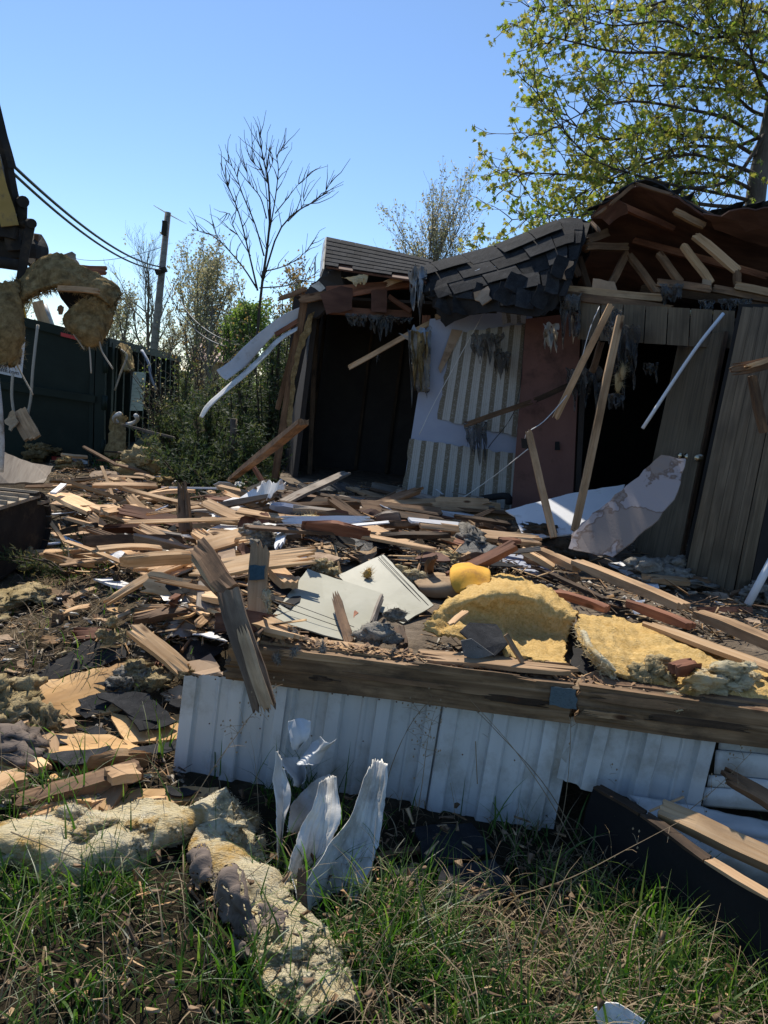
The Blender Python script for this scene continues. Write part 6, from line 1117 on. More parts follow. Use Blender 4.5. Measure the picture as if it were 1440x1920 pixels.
bb = empty('standing_board', q0, 'large black board standing on edge before the skirting', 'board'); op = lambda px, py: onplane(px, py, q0, qN)
pts = [op(1112, 1478), op(1200, 1530), op(1320, 1618), op(1440, 1690), op(1540, 1740)]; q2 = q0+qn*((op(1540, 1740)-q0).dot(qn)); q2.z = -.05
sheet('board_face', pts+[q2, q0-V((0, 0, .05)), op(1098, 1520)], .022, blackboard, parent=bb, jag=.004, step=.1)
for i in range(3): board('top_edge', pts[i]-qN*.02+V((0, 0, .006)), pts[i+1]-qN*.02+V((0, 0, .006)), .05, .012, wood_tan if i == 2 else wood_dark, parent=bb, splint=.01)
T(board('stud', W(1236, 1516, 2.72), W(1520, 1648, 2.42), .075, .05, wood_fresh, up=(-.1, -.5, .8), s0=.012, s1=0), 'sunlit orange stud jutting in from the right above the black board', 'stud'); T(board('nail_splinter', W(1218, 1521, 2.7), W(1282, 1494, 2.75), .008, .006, wood_tan), 'thin splinter lying across the end of the orange stud', 'splinter')
T(board('stud', W(1340, 1440, 2.86), W(1470, 1518, 2.7), .055, .04, wood_old, up=(-.1, -.6, .7), s0=.12, s1=0), 'dark split stud jutting in beside the ribbed white sheet', 'stud')
T(sheet('white_board', [S(1114, 1892, .11), S(1126, 1886, .12), S(1138, 1880, .12), S(1180, 1894, .11), S(1215, 1918, .10), S(1205, 1950, .06), S(1135, 1935, .06)], .012, paperwhite, jag=.010, step=.03), 'chipped white painted board in the grass at the bottom', 'board')
# torn metal skirting scraps standing in the grass
ms = empty('metal_scrap', Z(575, 1735, 0), 'crumpled white metal skirting torn up and standing in the grass', 'scrap metal')
for rows, m in [([[(511, 1402, 2.72), (524, 1420, 2.66), (532, 1440, 2.7)], [(513, 1490, 2.66), (528, 1490, 2.58), (546, 1490, 2.64)], [(515, 1560, 2.58), (524, 1560, 2.52), (534, 1560, 2.56)], [(524, 1650, 2.5), (529, 1650, 2.47), (534, 1650, 2.48)], [(530, 1680, 2.45), (533, 1680, 2.44), (536, 1680, 2.44)]], scrap_metal),
    ([[(540, 1352, 2.84), (562, 1346, 2.8), (584, 1352, 2.84)], [(541, 1390, 2.8), (560, 1388, 2.74), (580, 1380, 2.82)], [(545, 1406, 2.82), (556, 1406, 2.8), (566, 1402, 2.8)]], white_metal), ([[(562, 1430, 2.8), (585, 1395, 2.78), (600, 1380, 2.8)], [(560, 1440, 2.76), (590, 1412, 2.7), (616, 1392, 2.76)], [(584, 1432, 2.78), (600, 1428, 2.74), (630, 1382, 2.78)]], white_metal),
    ([[(518, 1418, 2.84), (556, 1420, 2.84), (572, 1440, 2.84)], [(545, 1460, 2.8), (566, 1462, 2.8), (576, 1462, 2.8)], [(548, 1475, 2.78), (560, 1476, 2.78), (572, 1472, 2.78)]], white_metal), ([[(542, 1510, 2.72), (576, 1476, 2.72), (622, 1450, 2.74)], [(540, 1540, 2.7), (575, 1535, 2.62), (612, 1500, 2.7)], [(538, 1560, 2.66), (565, 1565, 2.62), (600, 1560, 2.66)]], white_metal),
    ([[(598, 1465, 2.66), (616, 1455, 2.6), (628, 1452, 2.62)], [(585, 1510, 2.6), (612, 1505, 2.52), (636, 1500, 2.56)], [(565, 1552, 2.55), (604, 1548, 2.47), (636, 1538, 2.5)], [(548, 1600, 2.48), (590, 1600, 2.42), (620, 1590, 2.46)], [(534, 1650, 2.4), (565, 1655, 2.36), (600, 1650, 2.38)], [(530, 1690, 2.36), (550, 1700, 2.33), (580, 1695, 2.34)]], scrap_metal),
    ([[(690, 1440, 2.72), (708, 1420, 2.68), (728, 1430, 2.7)], [(660, 1520, 2.6), (690, 1500, 2.58), (722, 1500, 2.62)], [(622, 1580, 2.5), (670, 1570, 2.5), (714, 1560, 2.56)], [(582, 1640, 2.38), (640, 1640, 2.40), (698, 1625, 2.46)], [(560, 1700, 2.32), (615, 1715, 2.32), (668, 1700, 2.38)], [(556, 1748, 2.27), (600, 1760, 2.27), (644, 1740, 2.3)]], scrap_metal),
    ([[(542, 1650, 2.4), (556, 1652, 2.38), (566, 1660, 2.4)], [(548, 1670, 2.36), (556, 1676, 2.35), (562, 1680, 2.36)], [(552, 1695, 2.33), (556, 1698, 2.33), (560, 1700, 2.33)]], blue_white)]: patch('torn_sheet', [[W(x, y, Y+(.11 if k == 1 else (.05 if k == 2 else -.02))) for k, (x, y, Y) in enumerate(r)] for r in rows], m, 24, 40, .0016, bump=.008, bscale=9, ragged=.022, parent=ms, ridge=.022, rscale=5, pleat=.003 if len(rows) > 5 else 0)
T(board('stake', W(565, 1625, 2.36), W(568, 1740, 2.26), .03, .022, wood_old, up=(0, -1, .1), splint=.03), 'short brown stake standing before the torn metal', 'stake')
for P4, lb in [([(775, 1550), (884, 1543), (926, 1598), (803, 1629)], 'upper black shingle tile in the shaded grass'), ([(822, 1628), (926, 1612), (964, 1674), (818, 1704)], 'lower black shingle tile, half in sun'), ([(727, 1622), (790, 1626), (806, 1654), (752, 1648)], 'small black shingle left of the two tiles')]:
    T(sheet('black_tile', [S(x, y, .06 if i < 2 else .05) for i, (x, y) in enumerate(P4)], .008, shingle_m, jag=.008, bump=.012), lb, 'shingle', 'black shingles in the grass')
T(board('stick', S(690, 1610, .03), S(800, 1590, .03), .03, .02, wood_old, splint=.05), 'dull stick lying left of the black shingle tiles', 'stick')
# the torn cream batts in the grass
b1 = empty('insulation_batt', S(230, 1580), 'long torn cream batt with yellow stains lying across the grass', 'insulation', 'cream batts in the grass')
patch('fibre', [[S(x, y, dz) for x, y, dz in r] for r in ([(-60, 1558, .04), (60, 1540, .03), (130, 1520, .06), (190, 1530, .03), (260, 1514, .06), (330, 1524, .04), (380, 1508, .06), (430, 1496, .09)], [(-60, 1576, .09), (60, 1560, .10), (140, 1546, .07), (190, 1548, .11), (260, 1534, .08), (330, 1536, .10), (390, 1516, .12), (438, 1508, .15)], [(-60, 1608, .07), (70, 1602, .08), (140, 1608, .06), (195, 1596, .09), (262, 1584, .06), (330, 1562, .08), (390, 1544, .09), (446, 1530, .12)], [(-60, 1632, .0), (40, 1626, .0), (110, 1652, .0), (190, 1640, .01), (262, 1622, .0), (300, 1586, .02), (380, 1572, .0), (456, 1556, .02)])], insul_cream, 170, 56, .04, bump=.035, bscale=4, ragged=.07, parent=b1, fibers=6000, flen=.016, ridge=.014, rscale=16, rst=(.5, 1, 1), inward=.5, fine=.002)
for k, (x, y, z, a, b, c) in enumerate([(20, 1600, .06, .07, .05, .03), (95, 1568, .08, .09, .05, .035), (125, 1630, .02, .06, .04, .04), (180, 1556, .1, .08, .05, .03), (225, 1620, .03, .07, .05, .045), (265, 1600, .04, .06, .04, .05), (290, 1540, .09, .08, .05, .03), (340, 1548, .09, .07, .04, .03), (130, 1526, .05, .06, .05, .035), (60, 1640, .01, .05, .04, .03), (425, 1510, .13, .06, .05, .04), (455, 1545, .06, .04, .05, .05)]):
    fluff('fibre_tuft', S(x, y, z), (a, b, c), insul_cream, b1, .2*k, 60+k, 900, .022, .6)
b2 = empty('insulation_batt', S(500, 1750), 'soiled cream batt with torn brown paper backing, running down to the bottom', 'insulation', 'cream batts in the grass')
patch('fibre', [[S(x, y, dz) for x, y, dz in r] for r in ([(425, 1510, .08), (446, 1514, .13), (472, 1550, .06)], [(352, 1596, .05), (420, 1588, .09), (482, 1596, .05)], [(392, 1660, .05), (455, 1640, .11), (522, 1662, .04)], [(440, 1735, .05), (500, 1705, .07), (556, 1712, .05)], [(468, 1790, .03), (540, 1762, .09), (612, 1756, .04)], [(482, 1845, .03), (560, 1832, .06), (662, 1828, .04)], [(545, 1900, .02), (610, 1898, .05), (680, 1898, .02)])], insul_cream, 64, 150, .04, bump=.05, bscale=4.5, ragged=.16, parent=b2, fibers=6000, flen=.018, ridge=.008, rscale=14, inward=.5, fine=.001, eat=.10)
for k, (x, y, z, a, b, c) in enumerate([(470, 1600, .06, .05, .06, .04), (520, 1668, .05, .05, .06, .035), (560, 1775, .08, .08, .05, .035), (600, 1800, .07, .07, .05, .03), (640, 1850, .04, .05, .04, .03), (520, 1800, .05, .05, .05, .03), (570, 1860, .05, .07, .04, .03), (430, 1560, .1, .06, .05, .03)]):
    fluff('fibre_tuft', S(x, y, z), (a, b, c), insul_cream, b2, .3*k, 80+k, 800, .02, .6)
for rws in ([[(355, 1585, .12), (375, 1580, .14), (392, 1590, .15)], [(350, 1625, .08), (372, 1622, .15), (398, 1625, .16)], [(362, 1660, .06), (385, 1655, .12), (410, 1655, .15)]], [[(398, 1640, .14), (425, 1630, .17), (446, 1650, .17)], [(405, 1680, .10), (440, 1670, .17), (468, 1690, .16)], [(430, 1730, .06), (455, 1720, .13), (485, 1735, .13)], [(452, 1775, .05), (470, 1765, .11), (492, 1770, .10)]], [[(478, 1700, .13), (505, 1690, .14), (540, 1715, .12)], [(490, 1740, .12), (515, 1730, .14), (535, 1745, .11)]], [[(420, 1752, .05), (450, 1760, .1), (470, 1790, .09)], [(455, 1800, .04), (480, 1800, .09), (500, 1805, .1)]]): patch('paper_backing', [[S(x, y, dz) for x, y, dz in r] for r in rws], paper_brown, 26, 26, .002, bump=.03, bscale=12, ragged=.10, parent=b2, eat=.30, ridge=.03, rscale=9)

# ================================================================ the rest of the debris, piece by piece
LM = [((60, 960), 'the excavator track'), ((150, 880), 'the bin'), ((480, 1110), 'the taped post'), ((425, 1130), 'the snapped beam'), ((650, 1130), 'the grey hardboard'), ((860, 960), 'the striped wall'), ((660, 900), 'the dark room'), ((440, 880), 'the junipers'), ((1000, 1150), 'the yellow pad'), ((1060, 970), 'the white wallboard'), ((1180, 960), 'the drywall slab'), ((1340, 1110), 'the walnut panelling'), ((343, 990), 'the tall stake'), ((480, 920), 'the white sheeting'), ((340, 1150), 'the cloudy plastic'), ((140, 1290), 'the knotted plywood'), ((350, 1330), 'the skirting corner'), ((270, 865), 'the insulation mound'), ((590, 975), 'the furry batt'), ((880, 1095), 'the orange cushion'), ((420, 1045), 'the tan fibreboard'), ((230, 960), 'the tipped plywood'), ((150, 1075), 'the grassy hump'), ((300, 1215), 'the clean split stud'), ((720, 985), 'the reddish board'), ((520, 900), 'the leaning studs'), ((235, 1042), 'the long pale board')]
used = set()
def lab(px, py, adj, noun):
    o = sorted(LM, key=lambda l: (l[0][0]-px)**2+((l[0][1]-py)*1.4)**2)
    for k in range(5):
        (lx, ly), nm = o[k]; dx, dy = px-lx, py-ly
        rel = ('left of' if dx < 0 else 'right of') if abs(dx) > abs(dy)*1.3 else ('behind' if dy < 0 else 'in front of')
        for m in [None]+[i for i in range(4) if i != k]:
            s = f'{adj} {noun} {rel} {nm}'+(f', towards {o[m][1]}' if m is not None else '')
            if s not in used and len(s.split()) <= 16: used.add(s); return s
    s = f'{adj} {noun} among the debris near {o[0][1]}'
    return s
woods = [(wood_fresh, 'pale'), (wood_tan, 'tan'), (wood_old, 'brown'), (wood_red, 'reddish'), (wood_dark, 'dark'), (wood_grey, 'grey'), (paperwhite, 'white painted'), (bluewall, 'pale blue painted')]
EXC = [[(495, 1160), (560, 1050), (640, 1060), (720, 1020), (830, 1135), (760, 1185), (665, 1225)], [(780, 1185), (850, 1100), (920, 1065), (1090, 1130), (1180, 1150), (1440, 1235), (1440, 1320), (1150, 1280), (900, 1235)], [(40, 1292), (130, 1255), (250, 1232), (245, 1300), (235, 1335), (100, 1350)], [(200, 1325), (350, 1330), (350, 1395), (230, 1400)], [(180, 1300), (280, 1295), (340, 1350), (290, 1370), (235, 1345)], [(60, 1275), (160, 1200), (236, 1212), (240, 1240)]]
def pin(P, x, y):
    c = False; j = len(P)-1
    for i in range(len(P)):
        if (P[i][1] > y) != (P[j][1] > y) and x < (P[j][0]-P[i][0])*(y-P[i][1])/(P[j][1]-P[i][1])+P[i][0]: c = not c
        j = i
    return c
def topix(p):
    q = CR.transposed() @ (p-CAM); return 720+FPX*q.x/-q.z, 960-FPX*q.y/-q.z
def exc(x, y): return any(pin(P, x, y) for P in EXC)
def scatter(n, box, wts, seed, Lr, zr=(.02, .2), yaw0=0, ysd=.45, steep=.08):
    rd = random.Random(seed); random.seed(seed+100)
    for _ in range(n):
        px, py = rd.uniform(box[0], box[2]), rd.uniform(box[1], box[3])
        if len(box) > 4 and px < box[4]+(py-box[1])*box[5]: continue
        m, cn = rd.choices(woods, tuple(wts)+(.7, .35))[0]; L = rd.uniform(*Lr)*rd.uniform(.4, 1); p = S(px, py, rd.uniform(*zr)); a = rd.gauss(yaw0, ysd); d = V((math.cos(a), math.sin(a), rd.gauss(0, steep)*rd.choice((.5, 1, 1, 3)))).normalized()
        if any(exc(*topix(p+d*(L*f))) for f in (-.5, -.25, 0, .25, .5)): continue
        w, t = rd.choice([(.088, .038), (.088, .038), (.038, .088), (.06, .02), (.035, .012), (.035, .012), (.14, .02), (.05, .03), (.05, .03)]); sp = rd.choice([.01, .04, .1, .18])
        size = 'long' if L > .8 else ('short' if L < .38 else 'mid length'); noun = {.088: 'stud', .038: 'stud on edge', .06: 'slat', .035: 'lath', .14: 'plank', .05: 'batten'}[w]; st = 'splintered ' if sp > .08 else ('broken ' if sp > .03 else 'clean cut ')
        T(board({'stud on edge': 'stud'}.get(noun, noun), p-d*L/2, p+d*L/2, w, t, m, up=(rd.gauss(0, .3), rd.gauss(-.38, .4), 1), splint=min(sp, L*.4), bow=rd.gauss(0, .012)), lab(px, py, f'{size} {cn}', st+noun), 'board', 'broken boards in the debris field')
scatter(84, (110, 905, 500, 1060), (9, 4, 2, 1, .6, 1.5), 1, (.25, 1.2), (.03, .28), ysd=.6, steep=.13)
scatter(30, (280, 1040, 500, 1180), (8, 4, 1, 1, .5, 1), 2, (.25, 1.0), (.02, .15), ysd=.7)
scatter(56, (520, 900, 950, 1010), (1.5, 2, 4, 2, 4, 3), 3, (.3, 1.5), (.02, .22), ysd=.45, steep=.1)
scatter(24, (880, 960, 1010, 1060), (1, 2, 3, 2, 3, 2), 10, (.2, .6), (.02, .2), ysd=.8, steep=.2); scatter(20, (520, 985, 900, 1075), (2, 3, 3, 2, 4, 1), 4, (.25, .8), (.02, .15), ysd=.6)
scatter(22, (920, 1020, 1430, 1200), (1, 2, 3, 3, 3, 1), 5, (.2, .7), (.02, .08), yaw0=-.35, ysd=.4)
scatter(22, (110, 850, 330, 915), (2, 3, 3, 2, 2, 1), 6, (.4, 1.4), (.03, .3))
scatter(22, (20, 1090, 330, 1280), (5, 4, 2, 1, 1, 1), 7, (.1, .45), (.01, .05), ysd=1)
scatter(14, (10, 1330, 340, 1520), (5, 4, 2, 1, 1, 0), 8, (.1, .4), (.02, .09), ysd=.9)
scatter(10, (590, 930, 940, 1000), (0, 1, 3, 1, 5, 2), 9, (.8, 2.0), (.05, .2), ysd=.25)
def shards(n, box, mats, seed, sr, zr=(.02, .15), tilt=.35):
    rd = random.Random(seed); random.seed(seed+300)
    for _ in range(n):
        px, py = rd.uniform(box[0], box[2]), rd.uniform(box[1], box[3]); m, cn, noun, cat, th = rd.choice(mats); s = rd.uniform(*sr)
        if exc(px, py): continue
        p = S(px, py, rd.uniform(*zr)); nrm = V((rd.gauss(0, tilt), rd.gauss(0, tilt)-.1, 1)).normalized(); F = frame(p, V((math.cos(rd.random()*6.28), math.sin(rd.random()*6.28), 0.01)), nrm); k = rd.randint(4, 7)
        pts = [F @ V((s*math.cos(6.283*i/k+rd.uniform(-.3, .3))*rd.uniform(.5, 1), s*.62*math.sin(6.283*i/k+rd.uniform(-.3, .3))*rd.uniform(.5, 1), 0)) for i in range(k)]
        T(sheet(noun.replace(' ', '_'), pts, th, m, jag=s*.06, step=s*.2, bump=s*.12, bscale=2/s*.5, inner=14), lab(px, py, ('larger ' if s > sum(sr)/2 else 'small ')+cn, noun), cat, 'torn sheet scraps in the debris')
MS = [(cardboard, 'brown', 'cardboard scrap', 'cardboard', .006), (brownboard, 'tan', 'fibreboard scrap', 'board', .012), (felt, 'black', 'tar paper scrap', 'scrap', .004), (shingle_m, 'charcoal', 'shingle scrap', 'shingle', .006), (plywood, 'yellow', 'plywood scrap', 'plywood', .012), (paperwhite, 'white', 'board scrap', 'scrap', .006), (dust_plastic, 'grey', 'plastic scrap', 'scrap', .003), (plywood_red, 'reddish', 'panel scrap', 'board', .008), (scrap_metal, 'shiny', 'metal scrap', 'scrap', .003)]
shards(70, (110, 900, 500, 1060), MS+MS[5:7]+MS[8:9]+[(bluewall, 'pale blue', 'panel scrap', 'board', .008)], 11, (.06, .26), tilt=.5); shards(22, (300, 1040, 560, 1190), MS, 12, (.06, .2)); shards(40, (540, 905, 940, 1060), MS[:4]+MS[5:8]+MS[5:7], 13, (.08, .25), tilt=.5); shards(24, (900, 1030, 1420, 1180), MS[:4]+MS[5:8], 14, (.06, .18), (.01, .06), .2); shards(18, (110, 845, 340, 915), MS, 15, (.12, .3)); shards(22, (10, 1090, 340, 1260), MS, 16, (.04, .13), (.01, .03), .2); shards(14, (10, 1300, 340, 1500), MS[3:5]+MS[:2], 17, (.05, .12), (.03, .08), .2)

# ---- uncountable litter: splinters, crumbs, fluff
def litter(name, n, boxes, mat, lr, wr, seed, zmax=.05, vert=.25):
    rd = random.Random(seed); VV = []; FF = []; AT = []
    tot = sum(b[4] for b in boxes)
    for b in boxes:
        for _ in range(int(n*b[4]/tot)):
            qx, qy = rd.uniform(b[0], b[2]), rd.uniform(b[1], b[3])
            if exc(qx, qy) and rd.random() < .93: continue
            p = S(qx, qy, rd.uniform(0.005, zmax)); a = rd.random()*6.283; L = rd.uniform(*lr); w = rd.uniform(*wr); d = V((math.cos(a), math.sin(a), rd.gauss(0, vert))).normalized(); s = d.cross(V((rd.gauss(0, .4), rd.gauss(0, .4), 1))).normalized(); u = s.cross(d); k = len(VV); r = rd.random()
            t = w*.35; VV += [p-d*L/2-s*w/2, p-d*L/2+s*w/2, p+d*L/2+s*w/2*rd.random(), p+d*L/2-s*w/2*rd.random(), p-d*L*.4+u*t, p+d*L*.3+u*t]
            FF += [[k, k+1, k+5, k+4], [k+3, k, k+4, k+5], [k+1, k+2, k+5, k+5], [k, k+3, k+2, k+1]]; AT += [r]*6
    FF = [f for f in FF if len(set(f)) == 4]; tri = np.array(FF)
    return tag(mknp(name, np.array([tuple(v) for v in VV]), tri, mat, np.array(AT)), kind='stuff')
lit_wood = M_leaf('litter_wood', [(.50, .30, .14), (.36, .22, .11), (.20, .12, .07), (.09, .06, .04), (.58, .40, .22)], .02, .9)
lit_dark = M_leaf('litter_dark', [(.03, .026, .02), (.09, .07, .05), (.16, .125, .09), (.21, .17, .13)], .02, .9)
lit_pale = M_leaf('litter_pale', [(.42, .36, .27), (.30, .25, .18), (.55, .52, .47), (.36, .28, .16)], .1, .9)
BX = [(100, 895, 510, 1075, 5), (290, 1050, 560, 1200, 3), (520, 905, 960, 1075, 5), (0, 1090, 350, 1290, 1.3), (0, 1290, 350, 1520, 1.2), (90, 850, 340, 915, 2), (900, 1010, 1440, 1200, 4), (800, 1020, 950, 1110, 1), (805, 1150, 900, 1235, .6)]
litter('splinters', 1500, [BX[0], BX[1], (520, 905, 960, 1060, 4), BX[5], (900, 1020, 1440, 1190, 1.2)], lit_wood, (.08, .38), (.008, .03), 27, .10, .22); litter('wood_litter', 5200, BX, lit_wood, (.015, .15), (.002, .012), 21); litter('dark_litter', 2600, BX, lit_dark, (.01, .09), (.004, .03), 22); litter('pale_litter', 3000, BX, lit_pale, (.015, .07), (.006, .035), 23)
def onj(n, seed):
    rd = random.Random(seed); VV = []; FF = []; AT = []
    for _ in range(n):
        p = on_sk(rd.uniform(500, 1430), 1225, rd.uniform(-.05, .03)); p.z = .655+rd.uniform(.0, .015); a = rd.random()*6.28; L = rd.uniform(.006, .03); d = V((math.cos(a), math.sin(a), rd.gauss(0, .3)))*L; s = V((-math.sin(a), math.cos(a), .2))*L*.3; k = len(VV); VV += [p-d-s, p+d-s, p+d+s, p-d+s]; FF.append([k, k+1, k+2, k+3]); AT += [rd.random()]*4
    tag(mknp('joist_crumbs', np.array([tuple(v) for v in VV]), np.array(FF), lit_wood, np.array(AT)), kind='stuff')
onj(900, 3)

# ================================================================ grass
def blades(name, roots, h, lean, width, mat, seed, curl=.5, az=None, seg=4):
    g = np.random.default_rng(seed); n = len(roots); a = g.uniform(0, 6.283, n) if az is None else g.normal(az[0], az[1], n)
    hh = h[0]+(h[1]-h[0])*g.random(n)**1.6; le = lean[0]+(lean[1]-lean[0])*g.random(n); w = g.uniform(*width, n); cu = g.uniform(.3, 1, n)*curl
    dirx, diry = np.cos(a), np.sin(a); a2 = a+g.normal(0, .5, n)+1.57; sx, sy = np.cos(a2), np.sin(a2); V_ = np.zeros((n, seg+1, 2, 3))
    for i in range(seg+1):
        t = i/seg; ho = hh*le*(t*.35+t*t*.65); z = hh*(t*np.sqrt(np.clip(1-le**2*.55, .05, 1))-cu*le*t**3*.7); ww = w*(1-t**1.5)*.5+.0002
        for s in (0, 1):
            q = -1 if s == 0 else 1
            V_[:, i, s, 0] = roots[:, 0]+dirx*ho+sx*ww*q; V_[:, i, s, 1] = roots[:, 1]+diry*ho+sy*ww*q; V_[:, i, s, 2] = roots[:, 2]+z
    vs = V_.reshape(-1, 3); base = (np.arange(n)*(seg+1)*2)[:, None]; F = []
    for i in range(seg): F.append(base+np.array([[2*i, 2*i+1, 2*i+3, 2*i+2]]))
    fs = np.stack(F, 1).reshape(-1, 4); at = np.repeat(g.random(n), (seg+1)*2)
    return tag(mknp(name, vs, fs, mat, at), kind='stuff')
def roots(n, seed, boxw, keep, clump=0.0):
    g = np.random.default_rng(seed); out = []
    x = g.uniform(boxw[0], boxw[2], n); y = g.uniform(boxw[1], boxw[3], n)
    for i in range(n):
        d = keep(x[i], y[i])
        if d <= 0: continue
        if clump: d *= smooth(-.25, .35, nz(x[i]*3.1, y[i]*3.1, seed))*clump+(1-clump)
        if g.random() < d: out.append((x[i], y[i], ground(x[i], y[i])-.005))
    return np.array(out)
batt1 = [S(x, y) for x, y in [(-80, 1575), (-80, 1630), (70, 1632), (150, 1640), (250, 1612), (450, 1560), (430, 1505), (350, 1522), (140, 1545)]]
batt2 = [S(x, y) for x, y in [(430, 1530), (365, 1600), (400, 1670), (450, 1740), (480, 1800), (495, 1850), (560, 1895), (660, 1890), (640, 1820), (590, 1755), (540, 1705), (505, 1655), (468, 1580)]]
tiles = [S(x, y) for x, y in [(775, 1550), (884, 1543), (926, 1598), (964, 1674), (818, 1704), (803, 1640), (740, 1640)]]
def inside(P, x, y):
    c = False; j = len(P)-1
    for i in range(len(P)):
        if (P[i].y > y) != (P[j].y > y) and x < (P[j].x-P[i].x)*(y-P[i].y)/(P[j].y-P[i].y)+P[i].x: c = not c
        j = i
    return c
def fg(x, y):
    if y < 2.75 and y > 1.2 and (inside(batt1, x, y+.12) or inside(batt2, x-.02, y+.10)): return .12
    if y > front_y(x)-.04 and x > -.85: return 0
    if inside(batt1, x, y) or inside(batt2, x, y) or inside(tiles, x, y): return 0
    if y > 3.0 and x < -.8: return .10
    if y > 2.62 and x < -.3: return .25
    if y > 2.55: return .35
    return 1.0
r1 = roots(52000, 1, (-2.4, 1.15, 2.6, 3.35), lambda x, y: fg(x, y)*(1 if x < .3 else .7), .95); blades('grass', r1, (.06, .34), (.25, 1.15), (.003, .011), grass_m, 5, .6)
straw_keep = lambda x, y: fg(x, y)*(.9 if x > .1 else .13)
r2 = roots(26000, 2, (-2.4, 1.15, 2.6, 3.3), straw_keep, .6); blades('dry_grass', r2[:int(len(r2)*.7)], (.08, .32), (.5, 1.25), (.002, .007), straw_m, 6, 1.4, seg=6)
r3 = roots(2600, 3, (-1.9, 1.2, 2.4, 3.15), lambda x, y: fg(x, y)*(1 if x > 0 else .5) if y < 2.75 else .25, .8); blades('tall_dry_grass', r3, (.18, .45), (.5, 1.15), (.0015, .004), straw_m, 7, .9)
matted = roots(24000, 8, (-2.2, 1.15, 2.6, 2.9), lambda x, y: fg(x, y)*(.8*smooth(.2, 1.0, x+.4*nz(x*2, y*2))+.06), .5); blades('straw_thatch', matted, (.03, .14), (1.1, 1.33), (.0015, .005), straw_m, 8, .3)
litter('lawn_litter', 300, [(0, 1640, 1440, 1910, 3), (650, 1530, 1100, 1680, 1)], lit_wood, (.015, .09), (.004, .02), 31, .10, .4); litter('dead_leaves', 260, [(0, 1600, 1440, 1910, 3), (380, 1480, 1100, 1620, 1)], M_leaf('dead_leaf', [(.10, .06, .03), (.22, .14, .08), (.33, .23, .14)], .2, .8), (.02, .045), (.012, .03), 32, .14, .6)
hump = S(150, 1075); hump2 = S(250, 1120)
r4 = roots(16000, 4, (-4.2, 3.2, -.9, 8), lambda x, y: (.9 if (x-hump.x)**2+((y-hump.y)*1.4)**2 < .55 else (.30 if y < 5.6 else .06)), .9); blades('grass', r4, (.03, .16), (.2, 1.0), (.003, .008), grass_m, 9, .6)
r5 = roots(26000, 5, (-4.2, 3.0, -.85, 6.4), lambda x, y: .6, .9); blades('straw_thatch', r5, (.03, .16), (.9, 1.3), (.002, .006), straw_m, 10, .4)
r6 = roots(26000, 6, (-9, 12, 1, 24), lambda x, y: .9 if not (-7.2 < x < -4.7 and y < 19) else 0, .3); blades('field_grass', r6, (.12, .4), (.2, .9), (.008, .022), grass_m, 11, .5)
# single tall stalks that read one by one
def stalk(pts, Y, lb, head=0, r=.0022):
    P = [W(x, y, Y+.05*i) for i, (x, y) in enumerate(pts)]; root = empty('weed_stalk', P[0], lb, 'weed', 'tall dry weed stalks before the skirting'); m = 14; q = [curve_at(P, i/m) for i in range(m+1)]; vs = []; fs = []
    tube_into(vs, fs, q, [r*(1-.55*i/m) for i in range(m+1)], 4); mk('stem', vs, fs, straw_d, root)
    if head:
        hv = []; hf = []; rd = random.Random(int(pts[0][0]))
        for k in range(head):
            i = rd.randrange(m//2, m+1); d = V((rd.gauss(0, 1), rd.gauss(0, .6), rd.gauss(.2, .8))).normalized()*rd.uniform(.03, .09); tube_into(hv, hf, [q[i], q[i]+d*.6, q[i]+d+V((0, 0, -.012))], [.001, .0008, .0006], 3, False); c = q[i]+d; hv += [c, c+V((.004, 0, .006)), c+V((0, .003, .011)), c+V((-.004, 0, .005))]; hf.append([len(hv)-4, len(hv)-3, len(hv)-2, len(hv)-1])
        tag(mk('seed_head', hv, hf, straw_d, root), kind='stuff')
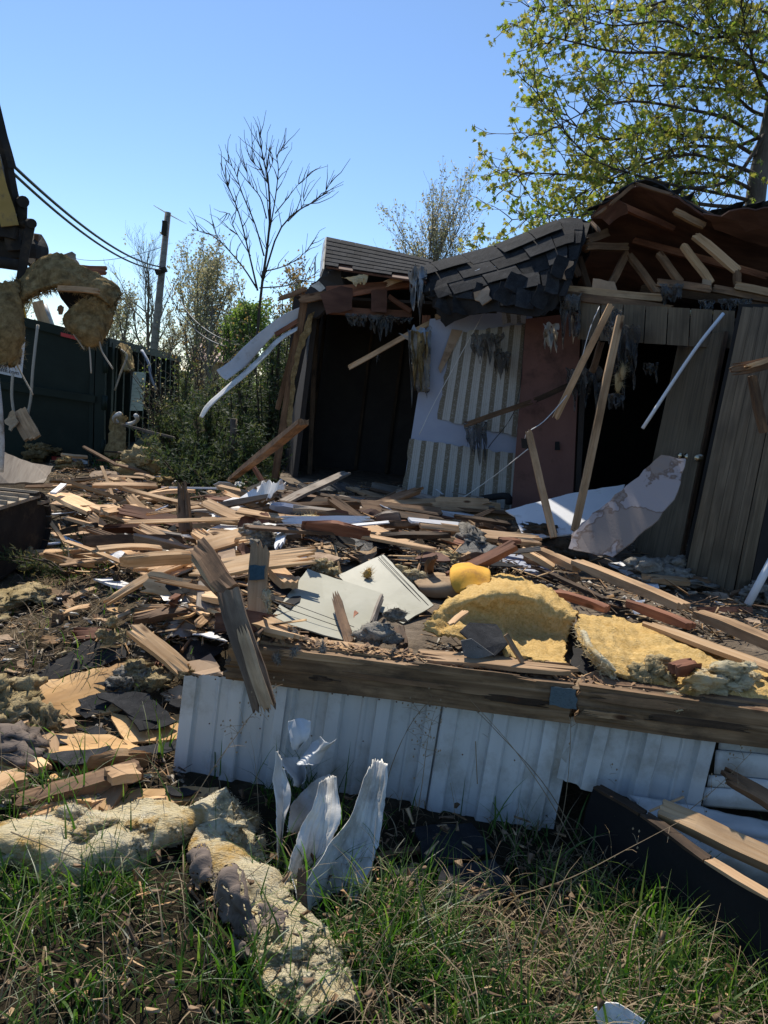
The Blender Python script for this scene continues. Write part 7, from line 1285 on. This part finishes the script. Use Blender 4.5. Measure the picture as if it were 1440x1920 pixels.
straw_d = M_noise('dry_stalk', [(.20, .14, .08), (.32, .24, .15)], 20, rough=.9, bs=0, var=.25)
for a in [([(325, 1560), (400, 1440), (450, 1370), (500, 1300)], 2.75, 'golden stalk with airy seed head at the snapped beam', 24), ([(1035, 1620), (1060, 1500), (1070, 1380), (1068, 1265)], 2.9, 'upright stalk crossing the blue patterned tape', 10), ([(1090, 1610), (1030, 1500), (960, 1400), (880, 1310)], 2.85, 'long stalk leaning left across the middle skirting', 0), ([(1100, 1600), (1020, 1470), (930, 1370), (890, 1330)], 2.88, 'thinner stalk beside the one leaning left', 0), ([(700, 1560), (740, 1420), (790, 1330), (850, 1290)], 2.9, 'dark stalk leaning right on the skirting', 14), ([(770, 1600), (790, 1480), (800, 1400), (810, 1350)], 2.85, 'curled dry weed before the middle skirting', 22),
    ([(900, 1700), (1060, 1650), (1180, 1590), (1275, 1540)], 2.45, 'pale stalk lying low across the black board', 4), ([(1140, 1640), (1240, 1560), (1340, 1480), (1410, 1410)], 2.7, 'pale stalk reaching up to the ribbed white sheet', 16), ([(840, 1880), (820, 1780), (790, 1690), (770, 1600)], 2.05, 'straight stalk before the black shingle tiles', 0), ([(1110, 1900), (1080, 1800), (1050, 1720), (1030, 1660)], 2.1, 'straight stalk in the bright grass at the right', 0), ([(640, 1900), (690, 1800), (740, 1720), (800, 1640)], 2.0, 'stalk bending right in front of the torn metal', 6), ([(420, 1640), (470, 1600), (560, 1560), (640, 1540)], 2.5, 'stalk lying across the torn metal', 0), ([(20, 1560), (120, 1600), (230, 1650), (340, 1700)], 2.3, 'stalk lying across the cream batt', 0), ([(260, 1870), (330, 1760), (420, 1680), (520, 1600)], 2.1, 'stalk slanting over the soiled batt', 5), ([(1120, 1560), (1125, 1490), (1135, 1430), (1130, 1395)], 2.95, 'dark branching weed beside the black board corner', 30), ([(895, 1470), (892, 1400), (890, 1350), (898, 1312)], 3.0, 'withered dark weed on the middle skirting', 20)]: stalk(*a)
print('objects', len(bpy.data.objects))
